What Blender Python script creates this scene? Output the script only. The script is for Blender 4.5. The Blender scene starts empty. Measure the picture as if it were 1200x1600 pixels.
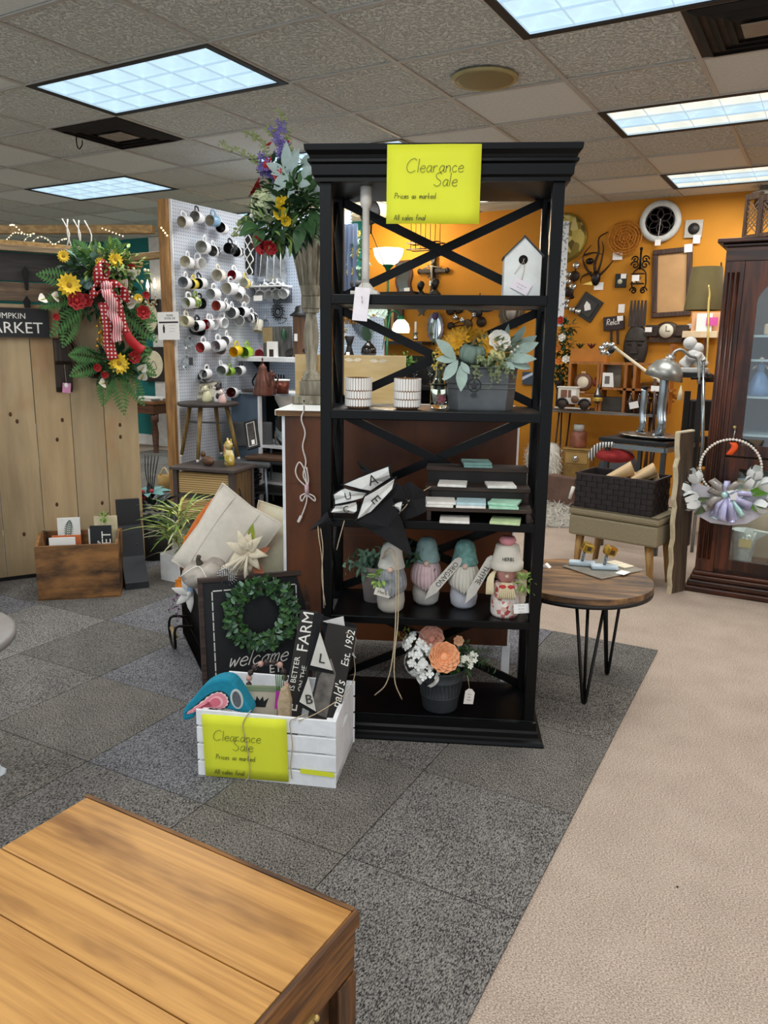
import bpy, math, random
from mathutils import Vector, Matrix, Euler
V = Vector
rad = math.radians
SC = bpy.context.scene
COL = SC.collection
rng = random.Random(7)

# ---------------------------------------------------------------- camera
cam = bpy.data.objects.new('camera', bpy.data.cameras.new('camera'))
COL.objects.link(cam)
SC.camera = cam
cam.data.sensor_fit = 'HORIZONTAL'
cam.data.sensor_width = 36
cam.data.lens = 36 * 1215 / 1200
cam.data.clip_start = 0.02
cam.location = (0, 0, 1.38)
cam.rotation_euler = (1.361572, -0.013920, 0.520535)
# ---------------------------------------------------------------- daylight, exposure
wd = bpy.data.worlds.new('daylight')
SC.world = wd
wd.use_nodes = True
wd.node_tree.nodes['Background'].inputs[0].default_value = (0.80, 0.90, 1.0, 1)
wd.node_tree.nodes['Background'].inputs[1].default_value = 1.0
SC.view_settings.view_transform = 'Standard'
SC.view_settings.look = 'None'
SC.view_settings.gamma = 1
SC.view_settings.use_curve_mapping = False
SC.view_settings.exposure = 0.1
LAMP_W = 23.0

# ---------------------------------------------------------------- materials
def lin(h):
    h = h.lstrip('#')
    o = []
    for i in (0, 2, 4):
        c = int(h[i:i+2], 16) / 255
        o.append(c / 12.92 if c <= .04045 else ((c + .055) / 1.055) ** 2.4)
    return o
MC = {}
def nodes(key):
    m = bpy.data.materials.new(key)
    m.use_nodes = True
    nt = m.node_tree
    return m, nt, nt.nodes['Principled BSDF']
def ramp(nt, a, b, fac, p0=0.0, p1=1.0):
    r = nt.nodes.new('ShaderNodeValToRGB')
    r.color_ramp.elements[0].color = (*a, 1); r.color_ramp.elements[1].color = (*b, 1)
    r.color_ramp.elements[0].position = p0; r.color_ramp.elements[1].position = p1
    nt.links.new(fac, r.inputs[0])
    return r.outputs[0]
def coords(nt, scale=(1, 1, 1), rot=(0, 0, 0)):
    t = nt.nodes.new('ShaderNodeTexCoord'); mp = nt.nodes.new('ShaderNodeMapping')
    mp.inputs['Scale'].default_value = scale
    mp.inputs['Rotation'].default_value = [rad(q) for q in rot]
    nt.links.new(t.outputs['Object'], mp.inputs[0])
    return mp.outputs[0]
def noise(nt, vec, scale, detail=3, rough=.55):
    n = nt.nodes.new('ShaderNodeTexNoise')
    n.inputs['Scale'].default_value = scale; n.inputs['Detail'].default_value = detail
    n.inputs['Roughness'].default_value = rough
    nt.links.new(vec, n.inputs['Vector'])
    return n.outputs[0]
def bumpy(nt, b, h, strength, dist=.01):
    u = nt.nodes.new('ShaderNodeBump')
    u.inputs['Strength'].default_value = strength; u.inputs['Distance'].default_value = dist
    nt.links.new(h, u.inputs['Height']); nt.links.new(u.outputs[0], b.inputs['Normal'])
def mat(col, rough=.6, metal=0, var=.12, scale=14, bump=0, bscale=120, emit=0, spec=.5, sheen=0):
    """plain coloured stuff with a little uneven colour and relief"""
    key = 'paint_%s_%s_%s_%s_%s_%s' % (col, rough, metal, var, bump, emit)
    if key in MC: return MC[key]
    m, nt, b = nodes(key)
    c = lin(col)
    b.inputs['Roughness'].default_value = rough; b.inputs['Metallic'].default_value = metal
    b.inputs['Specular IOR Level'].default_value = spec
    if var:
        n = noise(nt, coords(nt), scale)
        o = ramp(nt, [x * (1 - var) for x in c], [min(1, x * (1 + var)) for x in c], n, .3, .7)
        nt.links.new(o, b.inputs['Base Color'])
    else:
        b.inputs['Base Color'].default_value = (*c, 1)
    if bump:
        bumpy(nt, b, noise(nt, coords(nt), bscale, 2), bump)
    if emit:
        b.inputs['Emission Color'].default_value = (*c, 1); b.inputs['Emission Strength'].default_value = emit
    MC[key] = m
    return m
def wood(c1, c2, c3=None, axis='x', scale=5, rough=.55, stretch=14, bump=.25, dark=.42):
    """wood grain running along one axis"""
    key = 'wood_%s_%s_%s_%s_%s_%s' % (c1, c2, c3, axis, scale, rough)
    if key in MC: return MC[key]
    m, nt, b = nodes(key)
    s = {'x': (1, stretch, stretch), 'y': (stretch, 1, stretch), 'z': (stretch, stretch, 1)}[axis]
    vec = coords(nt, s)
    n1 = noise(nt, vec, scale, 6, .62)
    o = ramp(nt, lin(c1), lin(c2), n1, dark, .62)
    if c3:
        n2 = noise(nt, coords(nt, tuple(1 + (q - 1) * .12 for q in s)), scale * .9, 4)
        mx = nt.nodes.new('ShaderNodeMix'); mx.data_type = 'RGBA'
        k = ramp(nt, (0, 0, 0), (1, 1, 1), n2, .52, .68)
        nt.links.new(k, mx.inputs[0]); nt.links.new(o, mx.inputs[6])
        mx.inputs[7].default_value = (*lin(c3), 1)
        o = mx.outputs[2]
    nt.links.new(o, b.inputs['Base Color'])
    b.inputs['Roughness'].default_value = rough
    if bump: bumpy(nt, b, n1, bump, .004)
    MC[key] = m
    return m
def glass(col='#f4fbfa', rough=.03):
    key = 'glass_' + col
    if key in MC: return MC[key]
    m, nt, b = nodes(key)
    b.inputs['Base Color'].default_value = (*lin(col), 1); b.inputs['Roughness'].default_value = rough
    b.inputs['Transmission Weight'].default_value = 1; b.inputs['IOR'].default_value = 1.3
    MC[key] = m
    return m
def two_tone(ca, cb, scale, axis=0, width=.5, rough=.8):
    """woven or printed stripes across one axis"""
    key = 'stripe_%s_%s_%s_%s_%s' % (ca, cb, scale, axis, width)
    if key in MC: return MC[key]
    m, nt, b = nodes(key)
    sp = nt.nodes.new('ShaderNodeSeparateXYZ'); nt.links.new(coords(nt), sp.inputs[0])
    a = nt.nodes.new('ShaderNodeMath'); a.operation = 'MULTIPLY'; a.inputs[1].default_value = scale
    f = nt.nodes.new('ShaderNodeMath'); f.operation = 'FRACT'
    g = nt.nodes.new('ShaderNodeMath'); g.operation = 'GREATER_THAN'; g.inputs[1].default_value = width
    nt.links.new(sp.outputs[axis], a.inputs[0]); nt.links.new(a.outputs[0], f.inputs[0]); nt.links.new(f.outputs[0], g.inputs[0])
    nt.links.new(ramp(nt, lin(ca), lin(cb), g.outputs[0]), b.inputs['Base Color'])
    b.inputs['Roughness'].default_value = rough
    MC[key] = m
    return m
def dots(ca, cb, pitch, radius, axes=(0, 1), rough=.6, key='dots'):
    """regular round dots: pegboard holes, polka dots"""
    key = '%s_%s_%s_%s_%s' % (key, ca, cb, pitch, axes)
    if key in MC: return MC[key]
    m, nt, b = nodes(key)
    sp = nt.nodes.new('ShaderNodeSeparateXYZ'); nt.links.new(coords(nt), sp.inputs[0])
    sq = []
    for ax in axes:
        a = nt.nodes.new('ShaderNodeMath'); a.operation = 'MULTIPLY'; a.inputs[1].default_value = 1 / pitch
        f = nt.nodes.new('ShaderNodeMath'); f.operation = 'FRACT'
        s = nt.nodes.new('ShaderNodeMath'); s.operation = 'SUBTRACT'; s.inputs[1].default_value = .5
        p = nt.nodes.new('ShaderNodeMath'); p.operation = 'MULTIPLY'
        nt.links.new(sp.outputs[ax], a.inputs[0]); nt.links.new(a.outputs[0], f.inputs[0]); nt.links.new(f.outputs[0], s.inputs[0])
        nt.links.new(s.outputs[0], p.inputs[0]); nt.links.new(s.outputs[0], p.inputs[1]); sq.append(p.outputs[0])
    q = nt.nodes.new('ShaderNodeMath'); q.operation = 'ADD'
    nt.links.new(sq[0], q.inputs[0]); nt.links.new(sq[1], q.inputs[1])
    nt.links.new(ramp(nt, lin(cb), lin(ca), q.outputs[0], radius ** 2 * .7, radius ** 2 * 1.4), b.inputs['Base Color'])
    b.inputs['Roughness'].default_value = rough
    MC[key] = m
    return m
def carpet(ca, cb, rot=0, sx=160, sy=60, bump=.8, sheen=.2):
    key = 'carpet_%s_%s_%s_%s' % (ca, cb, rot, sy)
    if key in MC: return MC[key]
    m, nt, b = nodes(key)
    vec = coords(nt, (1, sy / sx, 1), (0, 0, rot))
    n1 = noise(nt, vec, sx, 2, .6)
    n2 = noise(nt, coords(nt), 6, 3)
    ma = nt.nodes.new('ShaderNodeMath'); ma.operation = 'MULTIPLY_ADD'; ma.inputs[1].default_value = .12
    nt.links.new(n2, ma.inputs[0]); nt.links.new(n1, ma.inputs[2])
    nt.links.new(ramp(nt, lin(ca), lin(cb), ma.outputs[0], .42, .70), b.inputs['Base Color'])
    b.inputs['Roughness'].default_value = .95; b.inputs['Specular IOR Level'].default_value = .15
    bumpy(nt, b, n1, bump, .006)
    MC[key] = m
    return m

# ---------------------------------------------------------------- mesh building
def TR(loc=(0, 0, 0), rot=(0, 0, 0), sc=(1, 1, 1)):
    if not hasattr(sc, '__len__'): sc = (sc, sc, sc)
    return Matrix.Translation(loc) @ Euler([rad(a) for a in rot]).to_matrix().to_4x4() @ Matrix.Diagonal((*sc, 1))
def aim(p, d, up=(0, 0, 1), roll=0):
    """frame at p whose z axis points along d"""
    z = V(d).normalized(); u = V(up)
    if abs(z.dot(u)) > .97: u = V((0, 1, 0)) if abs(z.y) < .9 else V((1, 0, 0))
    x = u.cross(z).normalized(); y = z.cross(x)
    m = Matrix((x, y, z)).transposed().to_4x4()
    return Matrix.Translation(p) @ m @ Matrix.Rotation(rad(roll), 4, 'Z')
def smooth_path(pts, k=4, closed=False):
    P = [V(p) for p in pts]; n = len(P); o = []
    for i in range(n if closed else n - 1):
        a, b = P[i], P[(i + 1) % n]
        p = P[i - 1] if (closed or i) else a * 2 - b
        q = P[(i + 2) % n] if (closed or i + 2 < n) else b * 2 - a
        for j in range(k):
            t = j / k
            o.append(.5 * ((2 * a) + (b - p) * t + (2 * p - 5 * a + 4 * b - q) * t * t + (3 * a - p - 3 * b + q) * t ** 3))
    if not closed: o.append(P[-1])
    return o
class MB:
    def __init__(s): s.v = []; s.f = []; s.sm = []
    def add(s, vs, fs, M=None, smooth=False):
        o = len(s.v)
        s.v += [(M @ V(p)) if M else V(p) for p in vs]
        s.f += [[i + o for i in f] for f in fs]; s.sm += [smooth] * len(fs)
        return s
    def box(s, x0, x1, y0, y1, z0, z1, M=None):
        return s.add([(x0, y0, z0), (x1, y0, z0), (x1, y1, z0), (x0, y1, z0), (x0, y0, z1), (x1, y0, z1), (x1, y1, z1), (x0, y1, z1)],
                     [(3, 2, 1, 0), (4, 5, 6, 7), (0, 1, 5, 4), (1, 2, 6, 5), (2, 3, 7, 6), (3, 0, 4, 7)], M)
    def bar(s, a, b, w, h, up=(0, 0, 1)):
        a = V(a); b = V(b); L = (b - a).length
        return s.box(-w / 2, w / 2, -h / 2, h / 2, 0, L, aim(a, b - a, up))
    def prism(s, poly, z0, z1, M=None):
        n = len(poly)
        return s.add([(x, y, z0) for x, y in poly] + [(x, y, z1) for x, y in poly],
                     [list(range(n))[::-1], list(range(n, 2 * n))] + [(i, (i + 1) % n, n + (i + 1) % n, n + i) for i in range(n)], M)
    def lathe(s, prof, n=16, M=None, caps=True, flute=0):
        vs = []
        for r, z in prof:
            for i in range(n):
                a = 2 * math.pi * i / n
                q = r * (1 - flute * (i % 2))
                vs.append((q * math.cos(a), q * math.sin(a), z))
        fs = [(j * n + i, j * n + (i + 1) % n, (j + 1) * n + (i + 1) % n, (j + 1) * n + i) for j in range(len(prof) - 1) for i in range(n)]
        s.add(vs, fs, M, True)
        if caps:
            o = len(s.v) - len(vs); k = len(prof) - 1
            if prof[0][0] > 1e-5: s.f.append([o + i for i in range(n)][::-1]); s.sm.append(False)
            if prof[-1][0] > 1e-5: s.f.append([o + k * n + i for i in range(n)]); s.sm.append(False)
        return s
    def ball(s, c, r, n=10, m=7, M=None):
        if not hasattr(r, '__len__'): r = (r, r, r)
        T = (M if M else Matrix.Identity(4)) @ Matrix.Translation(c) @ Matrix.Diagonal((*r, 1))
        return s.lathe([(math.sin(math.pi * j / m) + 1e-6, -math.cos(math.pi * j / m)) for j in range(m + 1)], n, T, False)
    def tube(s, pts, r, n=6, closed=False, flat=1.0):
        P = [V(p) for p in pts]; k = len(P)
        rs = r if hasattr(r, '__len__') else [r] * k
        up = V((0, 0, 1)); vs = []; px = None
        for i in range(k):
            a = P[i - 1] if (i or closed) else P[i]; b = P[(i + 1) % k] if (i + 1 < k or closed) else P[i]
            d = (b - a)
            if d.length < 1e-9: d = V((0, 0, 1))
            d.normalize()
            if px is None:
                u = up if abs(d.z) < .9 else V((1, 0, 0)); x = u.cross(d).normalized()
            else:
                x = (px - d * px.dot(d))
                x = x.normalized() if x.length > 1e-6 else up.cross(d).normalized()
            px = x; y = d.cross(x)
            for j in range(n):
                t = 2 * math.pi * j / n
                vs.append(P[i] + x * (rs[i] * math.cos(t)) + y * (rs[i] * flat * math.sin(t)))
        K = k if closed else k - 1
        fs = [(i * n + j, i * n + (j + 1) % n, ((i + 1) % k) * n + (j + 1) % n, ((i + 1) % k) * n + j) for i in range(K) for j in range(n)]
        if not closed: fs += [list(range(n))[::-1], [(k - 1) * n + j for j in range(n)]]
        return s.add(vs, fs, None, True)
    def sheet(s, rows, smooth=True):
        a, b = len(rows), len(rows[0])
        return s.add([p for r in rows for p in r], [(i * b + j, i * b + j + 1, (i + 1) * b + j + 1, (i + 1) * b + j) for i in range(a - 1) for j in range(b - 1)], None, smooth)
    def leaf(s, p, d, nrm, L, W, bend=.3, k=4, fold=.25, tip=1.0):
        """leaf blade from p along d, lying across nrm, folded at the midrib and drooping"""
        d = V(d).normalized(); nrm = V(nrm); x = d.cross(nrm)
        if x.length < 1e-4: x = d.orthogonal()
        x.normalize(); u = x.cross(d); rows = []
        for i in range(k + 1):
            t = i / k
            w = W * .5 * math.sin(math.pi * min(1, (t * .93 + .05)) ** tip)
            c = V(p) + d * (L * t) - u * (bend * L * t * t)
            rows.append([c - x * w + u * (w * fold), c, c + x * w + u * (w * fold)])
        return s.sheet(rows)
    def ribbon(s, pts, w, side):
        side = V(side).normalized() * (w / 2)
        return s.sheet([[V(p) - side, V(p) + side] for p in pts])
    def mesh(s, name, mt, T=None):
        me = bpy.data.meshes.new(name)
        me.from_pydata([tuple(T @ p) if T else tuple(p) for p in s.v], [], s.f)
        me.polygons.foreach_set('use_smooth', s.sm)
        if mt: me.materials.append(mt)
        me.update()
        return me
def mw(o):
    m = o.matrix_basis.copy()
    while o.parent: o = o.parent; m = o.matrix_basis @ m
    return m
def part(name, mb, mt, parent=None, world=False, bevel=0, solid=0, sub=0, loc=None, rot=None, label=None, stuff=False):
    """one mesh object; world=True when its shape is given in room coordinates"""
    T = mw(parent).inverted() if (world and parent) else None
    o = bpy.data.objects.new(name, mb if isinstance(mb, bpy.types.Mesh) else mb.mesh(name, mt, T))
    COL.objects.link(o)
    if parent: o.parent = parent
    if loc is not None: o.location = loc
    if rot is not None: o.rotation_euler = [rad(a) for a in rot]
    if solid: q = o.modifiers.new('thickness', 'SOLIDIFY'); q.thickness = solid; q.offset = 0
    if bevel: q = o.modifiers.new('bevel', 'BEVEL'); q.width = bevel; q.segments = 2; q.limit_method = 'ANGLE'
    if sub: q = o.modifiers.new('rounding', 'SUBSURF'); q.levels = sub; q.render_levels = sub
    if label: o['label'] = label
    if stuff: o['kind'] = 'stuff'
    return o
def tag(o, label, cat, group=None):
    o['label'] = label; o['category'] = cat
    if group: o['group'] = group
    return o
def thing(name, label, cat, loc=(0, 0, 0), rz=0, group=None, rot=None):
    o = bpy.data.objects.new(name, None); COL.objects.link(o)
    o.empty_display_size = .05; o.location = loc
    o.rotation_euler = [rad(a) for a in rot] if rot else (0, 0, rad(rz))
    return tag(o, label, cat, group)
def one(name, label, cat, mb, mt, loc=None, rz=0, group=None, rot=None, **k):
    """a thing that is a single mesh"""
    r = rot if rot else (0, 0, rz)
    return tag(part(name, mb, mt, None, loc=loc, rot=r, **k), label, cat, group)
def struct(name, mb, mt, **k):
    o = part(name, mb, mt, **k); o['kind'] = 'structure'; return o
def dup(root, loc, rot, label=None, group=None):
    r = root.copy(); COL.objects.link(r); r.location = loc; r.rotation_euler = [rad(a) for a in rot]
    if label: r['label'] = label
    if group: r['group'] = group
    for ch in list(root.children):
        c = ch.copy(); COL.objects.link(c); c.parent = r
        for g in list(ch.children):
            d = g.copy(); COL.objects.link(d); d.parent = c
    return r

# ---------------------------------------------------------------- writing
def printed(name, text, size, mt, parent, M, sx=1.0, thick=.0004, align='CENTER', shear=0):
    """raised printed lettering; M maps the flat text into the parent's space"""
    cu = bpy.data.curves.new(name, 'FONT')
    cu.body = text; cu.size = size; cu.extrude = thick; cu.align_x = align; cu.align_y = 'CENTER'; cu.shear = shear
    cu.resolution_u = 2
    t = bpy.data.objects.new(name, cu); COL.objects.link(t)
    bpy.context.view_layer.update()
    me = bpy.data.meshes.new_from_object(t.evaluated_get(bpy.context.evaluated_depsgraph_get()))
    bpy.data.objects.remove(t); bpy.data.curves.remove(cu)
    me.transform(M @ Matrix.Diagonal((sx, 1, 1, 1)))
    me.materials.clear(); me.materials.append(mt)
    o = bpy.data.objects.new(name, me); COL.objects.link(o); o.parent = parent
    return o
INK = {
 'C': [[(1.5, 1.75), (1.1, 2.05), (.4, 1.7), (.05, .9), (.3, .15), (.9, 0), (1.45, .3)]], 'l': [[(.15, 2), (.1, 0)]],
 'e': [[(.05, .5), (.75, .6), (.7, .9), (.4, 1), (.05, .6), (.15, .15), (.5, 0), (.85, .2)]],
 'a': [[(.8, .9), (.4, 1), (.05, .5), (.3, 0), (.7, .4), (.8, .95), (.75, .2), (.95, 0)]],
 'r': [[(.1, 1), (.12, 0)], [(.12, .6), (.4, .98), (.7, .9)]], 'n': [[(.1, 1), (.1, 0)], [(.1, .6), (.4, 1), (.7, .8), (.75, 0)]],
 'c': [[(.75, .8), (.4, 1), (.05, .5), (.35, 0), (.8, .2)]],
 'S': [[(1.1, 1.8), (.7, 2), (.2, 1.7), (.4, 1.2), (.95, .8), (1.0, .3), (.5, 0), (0, .3)]],
 'P': [[(.1, 0), (.15, 2)], [(0, 1.7), (.5, 2), (1, 1.6), (.7, 1.1), (.1, 1.0)]], 'i': [[(.1, 1), (.1, 0)], [(.1, 1.4), (.14, 1.5)]],
 's': [[(.6, .9), (.3, 1), (.1, .75), (.5, .4), (.5, .1), (.05, .05)]],
 'm': [[(.1, 1), (.1, 0)], [(.1, .6), (.35, 1), (.5, .8), (.5, 0)], [(.5, .6), (.8, 1), (.95, .8), (.95, 0)]],
 'k': [[(.1, 2), (.1, 0)], [(.6, 1), (.1, .45), (.65, 0)]], 'd': [[(.7, .9), (.35, 1), (.05, .5), (.3, 0), (.7, .4)], [(.75, 2), (.75, 0)]],
 'A': [[(0, 0), (.5, 1.9), (1, 0)], [(.2, .7), (.8, .7)]], 'f': [[(.7, 1.9), (.4, 2), (.25, 1.6), (.25, 0)], [(0, 1), (.55, 1)]],
 'w': [[(.05, 1), (.2, 0), (.5, .8), (.7, 0), (1.0, 1.0)]], 'o': [[(.5, 1), (.1, .6), (.2, .05), (.6, .1), (.75, .7), (.5, 1), (.9, .9)]],
 'R': [[(.1, 0), (.15, 2)], [(0, 1.7), (.5, 2), (1, 1.6), (.7, 1.1), (.15, 1.0), (1, 0)]], 'x': [[(.1, 1), (.7, 0)], [(.7, 1), (.1, 0)]]}
WID = {'C': 1.75, 'S': 1.35, 'm': 1.25, 'l': .45, 'i': .45, 'P': 1.2, 'A': 1.25, 'w': 1.2, 'R': 1.2, ' ': .8, 'f': .8}
def handwritten(name, lines, mt, parent, M, pen=.0018):
    """pen strokes on paper: lines of (text, x, y, x-height) in the paper's own plane"""
    mb = MB()
    for text, x, y, h in lines:
        for ch in text:
            for st in INK.get(ch, []):
                pts = smooth_path([(x + px * h + py * h * .12, y + py * h, 0) for px, py in st], 3)
                rows = []
                for i, p in enumerate(pts):
                    d = (pts[min(i + 1, len(pts) - 1)] - pts[max(i - 1, 0)])
                    nrm = V((-d.y, d.x, 0)); nrm = nrm.normalized() * pen / 2 if nrm.length else V((pen / 2, 0, 0))
                    rows.append([p + nrm, p - nrm])
                mb.sheet(rows, False)
            x += WID.get(ch, 1.0) * h
    mb.v = [M @ p for p in mb.v]
    return part(name, mb, mt, parent, stuff=True)

# ---------------------------------------------------------------- plants
def rose(mb, c, n, r, k=5, layers=4, open_=.9):
    F = aim(c, n)
    mb.ball(F @ V((0, 0, r * .32)), r * .3, 8, 6)
    for l in range(layers):
        t = (l + 1) / layers; rr = r * (.25 + .75 * t); tilt = 15 + 50 * t * open_
        for i in range(k + l):
            a = 2 * math.pi * (i + .5 * l) / (k + l)
            M = F @ Matrix.Rotation(a, 4, 'Z') @ TR((rr * .12, 0, 0), (0, tilt, 0))
            w = rr * (.75 if l else .8); rows = []
            for j in range(4):
                u = j / 3
                hw = w * math.sin(math.pi * (.18 + .62 * u)) * .62
                cur = -.25 * rr * math.sin(u * 2.6) + .1 * rr
                rows.append([M @ V((cur - .18 * rr, -hw, rr * u)), M @ V((cur, 0, rr * u * 1.02)), M @ V((cur - .18 * rr, hw, rr * u))])
            mb.sheet(rows)
    return mb
def daisy(mb, c, n, r, k=12, cup=.2, w=.5, layers=1):
    F = aim(c, n)
    for l in range(layers):
        for i in range(k):
            a = 2 * math.pi * (i + .5 * l) / k
            d = F.to_3x3() @ V((math.cos(a), math.sin(a), cup + .5 * l))
            mb.leaf(F @ V((0, 0, .002)), d, F.to_3x3() @ V((0, 0, 1)), r * (1 - .2 * l), r * w, .12, 3, .15, 1.6)
    return mb
def sprig(mb, p, d, L, nleaf, ll, lw, droop=.2, spread=55, r=rng):
    """a curved stem carrying paired leaves"""
    d = V(d).normalized(); pts = []
    for i in range(7):
        t = i / 6; pts.append(V(p) + d * (L * t) + V((0, 0, -droop * L * t * t)))
    mb.tube(pts, max(.0008, lw * .05), 4)
    for i in range(nleaf):
        t = .12 + .88 * (i + 1) / nleaf; k = min(5, int(t * 6)); q = pts[k].lerp(pts[k + 1], t * 6 - k)
        ax = (pts[k + 1] - pts[k]).normalized()
        side = ax.orthogonal(); side.rotate(Matrix.Rotation(i * 2.4 + r.random() * .5, 3, ax))
        dd = ax * math.cos(rad(spread)) + side * math.sin(rad(spread))
        mb.leaf(q, dd, ax + V((0, 0, .6)), ll * r.uniform(.75, 1.1), lw * r.uniform(.8, 1.1), .25, 3)
    return mb
def bush(mb, c, rad3, n, ll, lw, out=1.0, r=rng, up=.3, bend=.35):
    """loose cushion of leaves around c pointing outwards"""
    for i in range(n):
        z = r.uniform(-1, 1); a = r.uniform(0, 2 * math.pi); q = math.sqrt(1 - z * z)
        d = V((q * math.cos(a), q * math.sin(a), z)); s = r.uniform(.45, 1.0)
        p = V(c) + V((d.x * rad3[0], d.y * rad3[1], d.z * rad3[2])) * s
        dd = d * out + V((r.uniform(-.6, .6), r.uniform(-.6, .6), r.uniform(-.5, .5) + up))
        mb.leaf(p, dd, V((r.uniform(-.4, .4), r.uniform(-.4, .4), 1)), ll * r.uniform(.7, 1.2), lw * r.uniform(.7, 1.2), bend, 3)
    return mb
def fern(mb, p, d, L, W, n=14, droop=.35, nrm=(0, 0, 1)):
    d = V(d).normalized(); x = d.cross(V(nrm))
    x = x.normalized() if x.length > .01 else d.orthogonal().normalized()
    for i in range(n):
        t = (i + .6) / n; q = V(p) + d * (L * t) + V((0, 0, -droop * L * t * t))
        w = W * math.sin(math.pi * (.12 + .86 * t)) * .6
        for sg in (-1, 1):
            mb.leaf(q, x * sg + d * .55, nrm, w, W * .16, .15, 2)
    mb.tube([V(p) + d * (L * t / 5) + V((0, 0, -droop * L * (t / 5) ** 2)) for t in range(6)], .0012, 4)
    return mb
def tag_card(parent, p, mt, n=(0, -1, 0), w=.03, h=.045, roll=0, string=None, name='price_tag'):
    """paper price tag hanging on a thread, given in room coordinates"""
    M = aim(p, n, (0, 0, 1), roll)
    o = part(name, MB().box(-w / 2, w / 2, -h / 2, h / 2, -.0006, .0006, M), mt, parent, world=True)
    if string: part('thread', MB().tube([string, V(p) + V((0, 0, h / 2))], .0008, 4), mat('#d8d2c4', .9), parent, world=True)
    return o
WHITE = mat('#f0efe9', .7, var=.03)
CARD = mat('#f4f2ee', .8, var=.02)
BLACK = mat('#0d0e10', .5, var=.2)
IRON = mat('#131110', .45, .6, .2)
INKM = mat('#2b2a22', .7, var=0)
TWINE = mat('#b9a98c', .95, var=.2, scale=200)
GREEN = mat('#3f6a33', .6, var=.35, scale=40)
DKGREEN = mat('#26482b', .6, var=.35, scale=40)
LTGREEN = mat('#7d9a4a', .6, var=.3, scale=40)
SAGE = mat('#9fb5ab', .8, var=.12, scale=40)
# ================================================================ THE ROOM
FX0, FX1, FY0, FY1 = -12.0, 3.6, -2.6, 7.8
TAN = carpet('#897869', '#d0bfb0', 0, 200, 330, .5)
floor = struct('floor', MB().box(FX0, FX1, FY0, FY1, -.06, 0), TAN)
RUG = [carpet('#232223', '#9a9691', 8, 330, 140), carpet('#282725', '#97928a', -35, 330, 120), carpet('#232427', '#9a9a9e', 40, 340, 150),
       carpet('#272625', '#8f8c86', 95, 320, 150), carpet('#292724', '#96918a', 20, 300, 150), carpet('#222222', '#a5a29d', -10, 260, 140)]
ts = .503
tile_me = {}
def rug_tile(i, j, x0, y0, turn):
    k = rng.choice((0, 0, 1, 2, 2, 3, 4, 5))
    if k not in tile_me:
        tile_me[k] = MB().prism([(.004, .002), (ts - .004, .002), (ts - .002, .004), (ts - .002, ts - .004), (ts - .004, ts - .002), (.004, ts - .002), (.002, ts - .004), (.002, .004)], .0005, .007).mesh('carpet_tile', RUG[k])
    o = part('carpet_tile', tile_me[k], None, floor)
    p = V((x0 - (i + 1) * ts, y0 - (j + 1) * ts, 0)); p.rotate(Matrix.Rotation(rad(turn), 3, 'Z'))
    o.location = V((-.575, 3.63, 0)) + p; o.rotation_euler = (0, 0, rad(turn))
for i in range(9):
    for j in range(8): rug_tile(i, j, 0, 0, 1.6)
for i in range(4, 14):
    for j in range(-8, 0): rug_tile(i, j, 0, 0, 1.6)
struct('wall_back', MB().box(-4.70, FX1, 7.8, 7.9, 0, 2.9), mat('#ca861c', .75, var=.05, scale=3, bump=.08))
struct('wall_rear_left', MB().box(FX0, -4.70, 7.8, 7.9, 0, 2.9), mat('#0e6f6c', .7, var=.06, scale=3))
struct('wall_left', MB().box(FX0 - .1, FX0, FY0, FY1, 0, 2.9), mat('#d8d2c6', .8))
struct('wall_right', MB().box(FX1, FX1 + .1, 2.0, FY1, 0, 2.9), mat('#ca861c', .75, var=.05, scale=3, bump=.08))
struct('trim_1', MB().box(-8.02, -7.77, 7.74, 7.8, 0, 2.74), mat('#d9d6cf', .6), bevel=.006)
struct('baseboard_back', MB().box(FX0, -8.03, 7.76, 7.8, 0, .14).box(-7.76, -4.72, 7.76, 7.8, 0, .14), mat('#e4e2dc', .6), bevel=.004)

# ---------------------------------------------------------------- ceiling: lay-in panels in a white grid
CZ = 2.74
GX = [-1.39 + .653 * k for k in range(-16, 8)]
GY = [3.65 + .625 * k for k in range(-10, 8)]
CT = mat('#a39c92', .9, var=.04, scale=3)
def ceil_mat(key, base, bump):
    m, nt, b = nodes(key)
    vec = coords(nt)
    h = noise(nt, vec, 48, 3, .6)
    r = ramp(nt, (0, 0, 0), (1, 1, 1), h, .48, .62)
    c = lin(base)
    nt.links.new(ramp(nt, [q * .93 for q in c], c, r), b.inputs['Base Color'])
    b.inputs['Roughness'].default_value = .95; b.inputs['Specular IOR Level'].default_value = .1
    if bump: bumpy(nt, b, r, bump * 1.8, .012)
    return m
CM = [ceil_mat('pitted_ceiling_panel', '#dfe2dc', .55), ceil_mat('smooth_ceiling_panel', '#d9ddd9', .03)]
ceiling = struct('ceiling', MB().box(FX0, FX1, FY0, FY1, 2.86, 2.92), CM[1])
LIGHTS = [(-4.002, 3.025), (-1.39, 3.025), (-6.614, 4.9), (-4.002, 4.9), (-1.39, 4.9), (-1.39, 6.775), (1.222, 4.9), (1.222, 3.025),
          (-4.002, .525), (-1.39, .525), (1.222, .525), (-6.614, 1.775), (-1.39, -1.975), (-4.002, -1.975), (-6.614, 6.775), (-9.226, 4.9), (-9.226, 3.025)]
VENTS = [(-4.655, 3.65), (-.737, 3.65)]
def covered(x, y):
    return any(a - .01 < x < a + 1.3 and abs(b - y) < .02 for a, b in LIGHTS) or any(abs(a - x) < .02 and abs(b - y) < .02 for a, b in VENTS)
cme = [MB().prism([(.012, .012), (.641, .012), (.641, .613), (.012, .613)], 0, .018).mesh('ceiling_tile', CM[k]) for k in (0, 1)]
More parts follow.
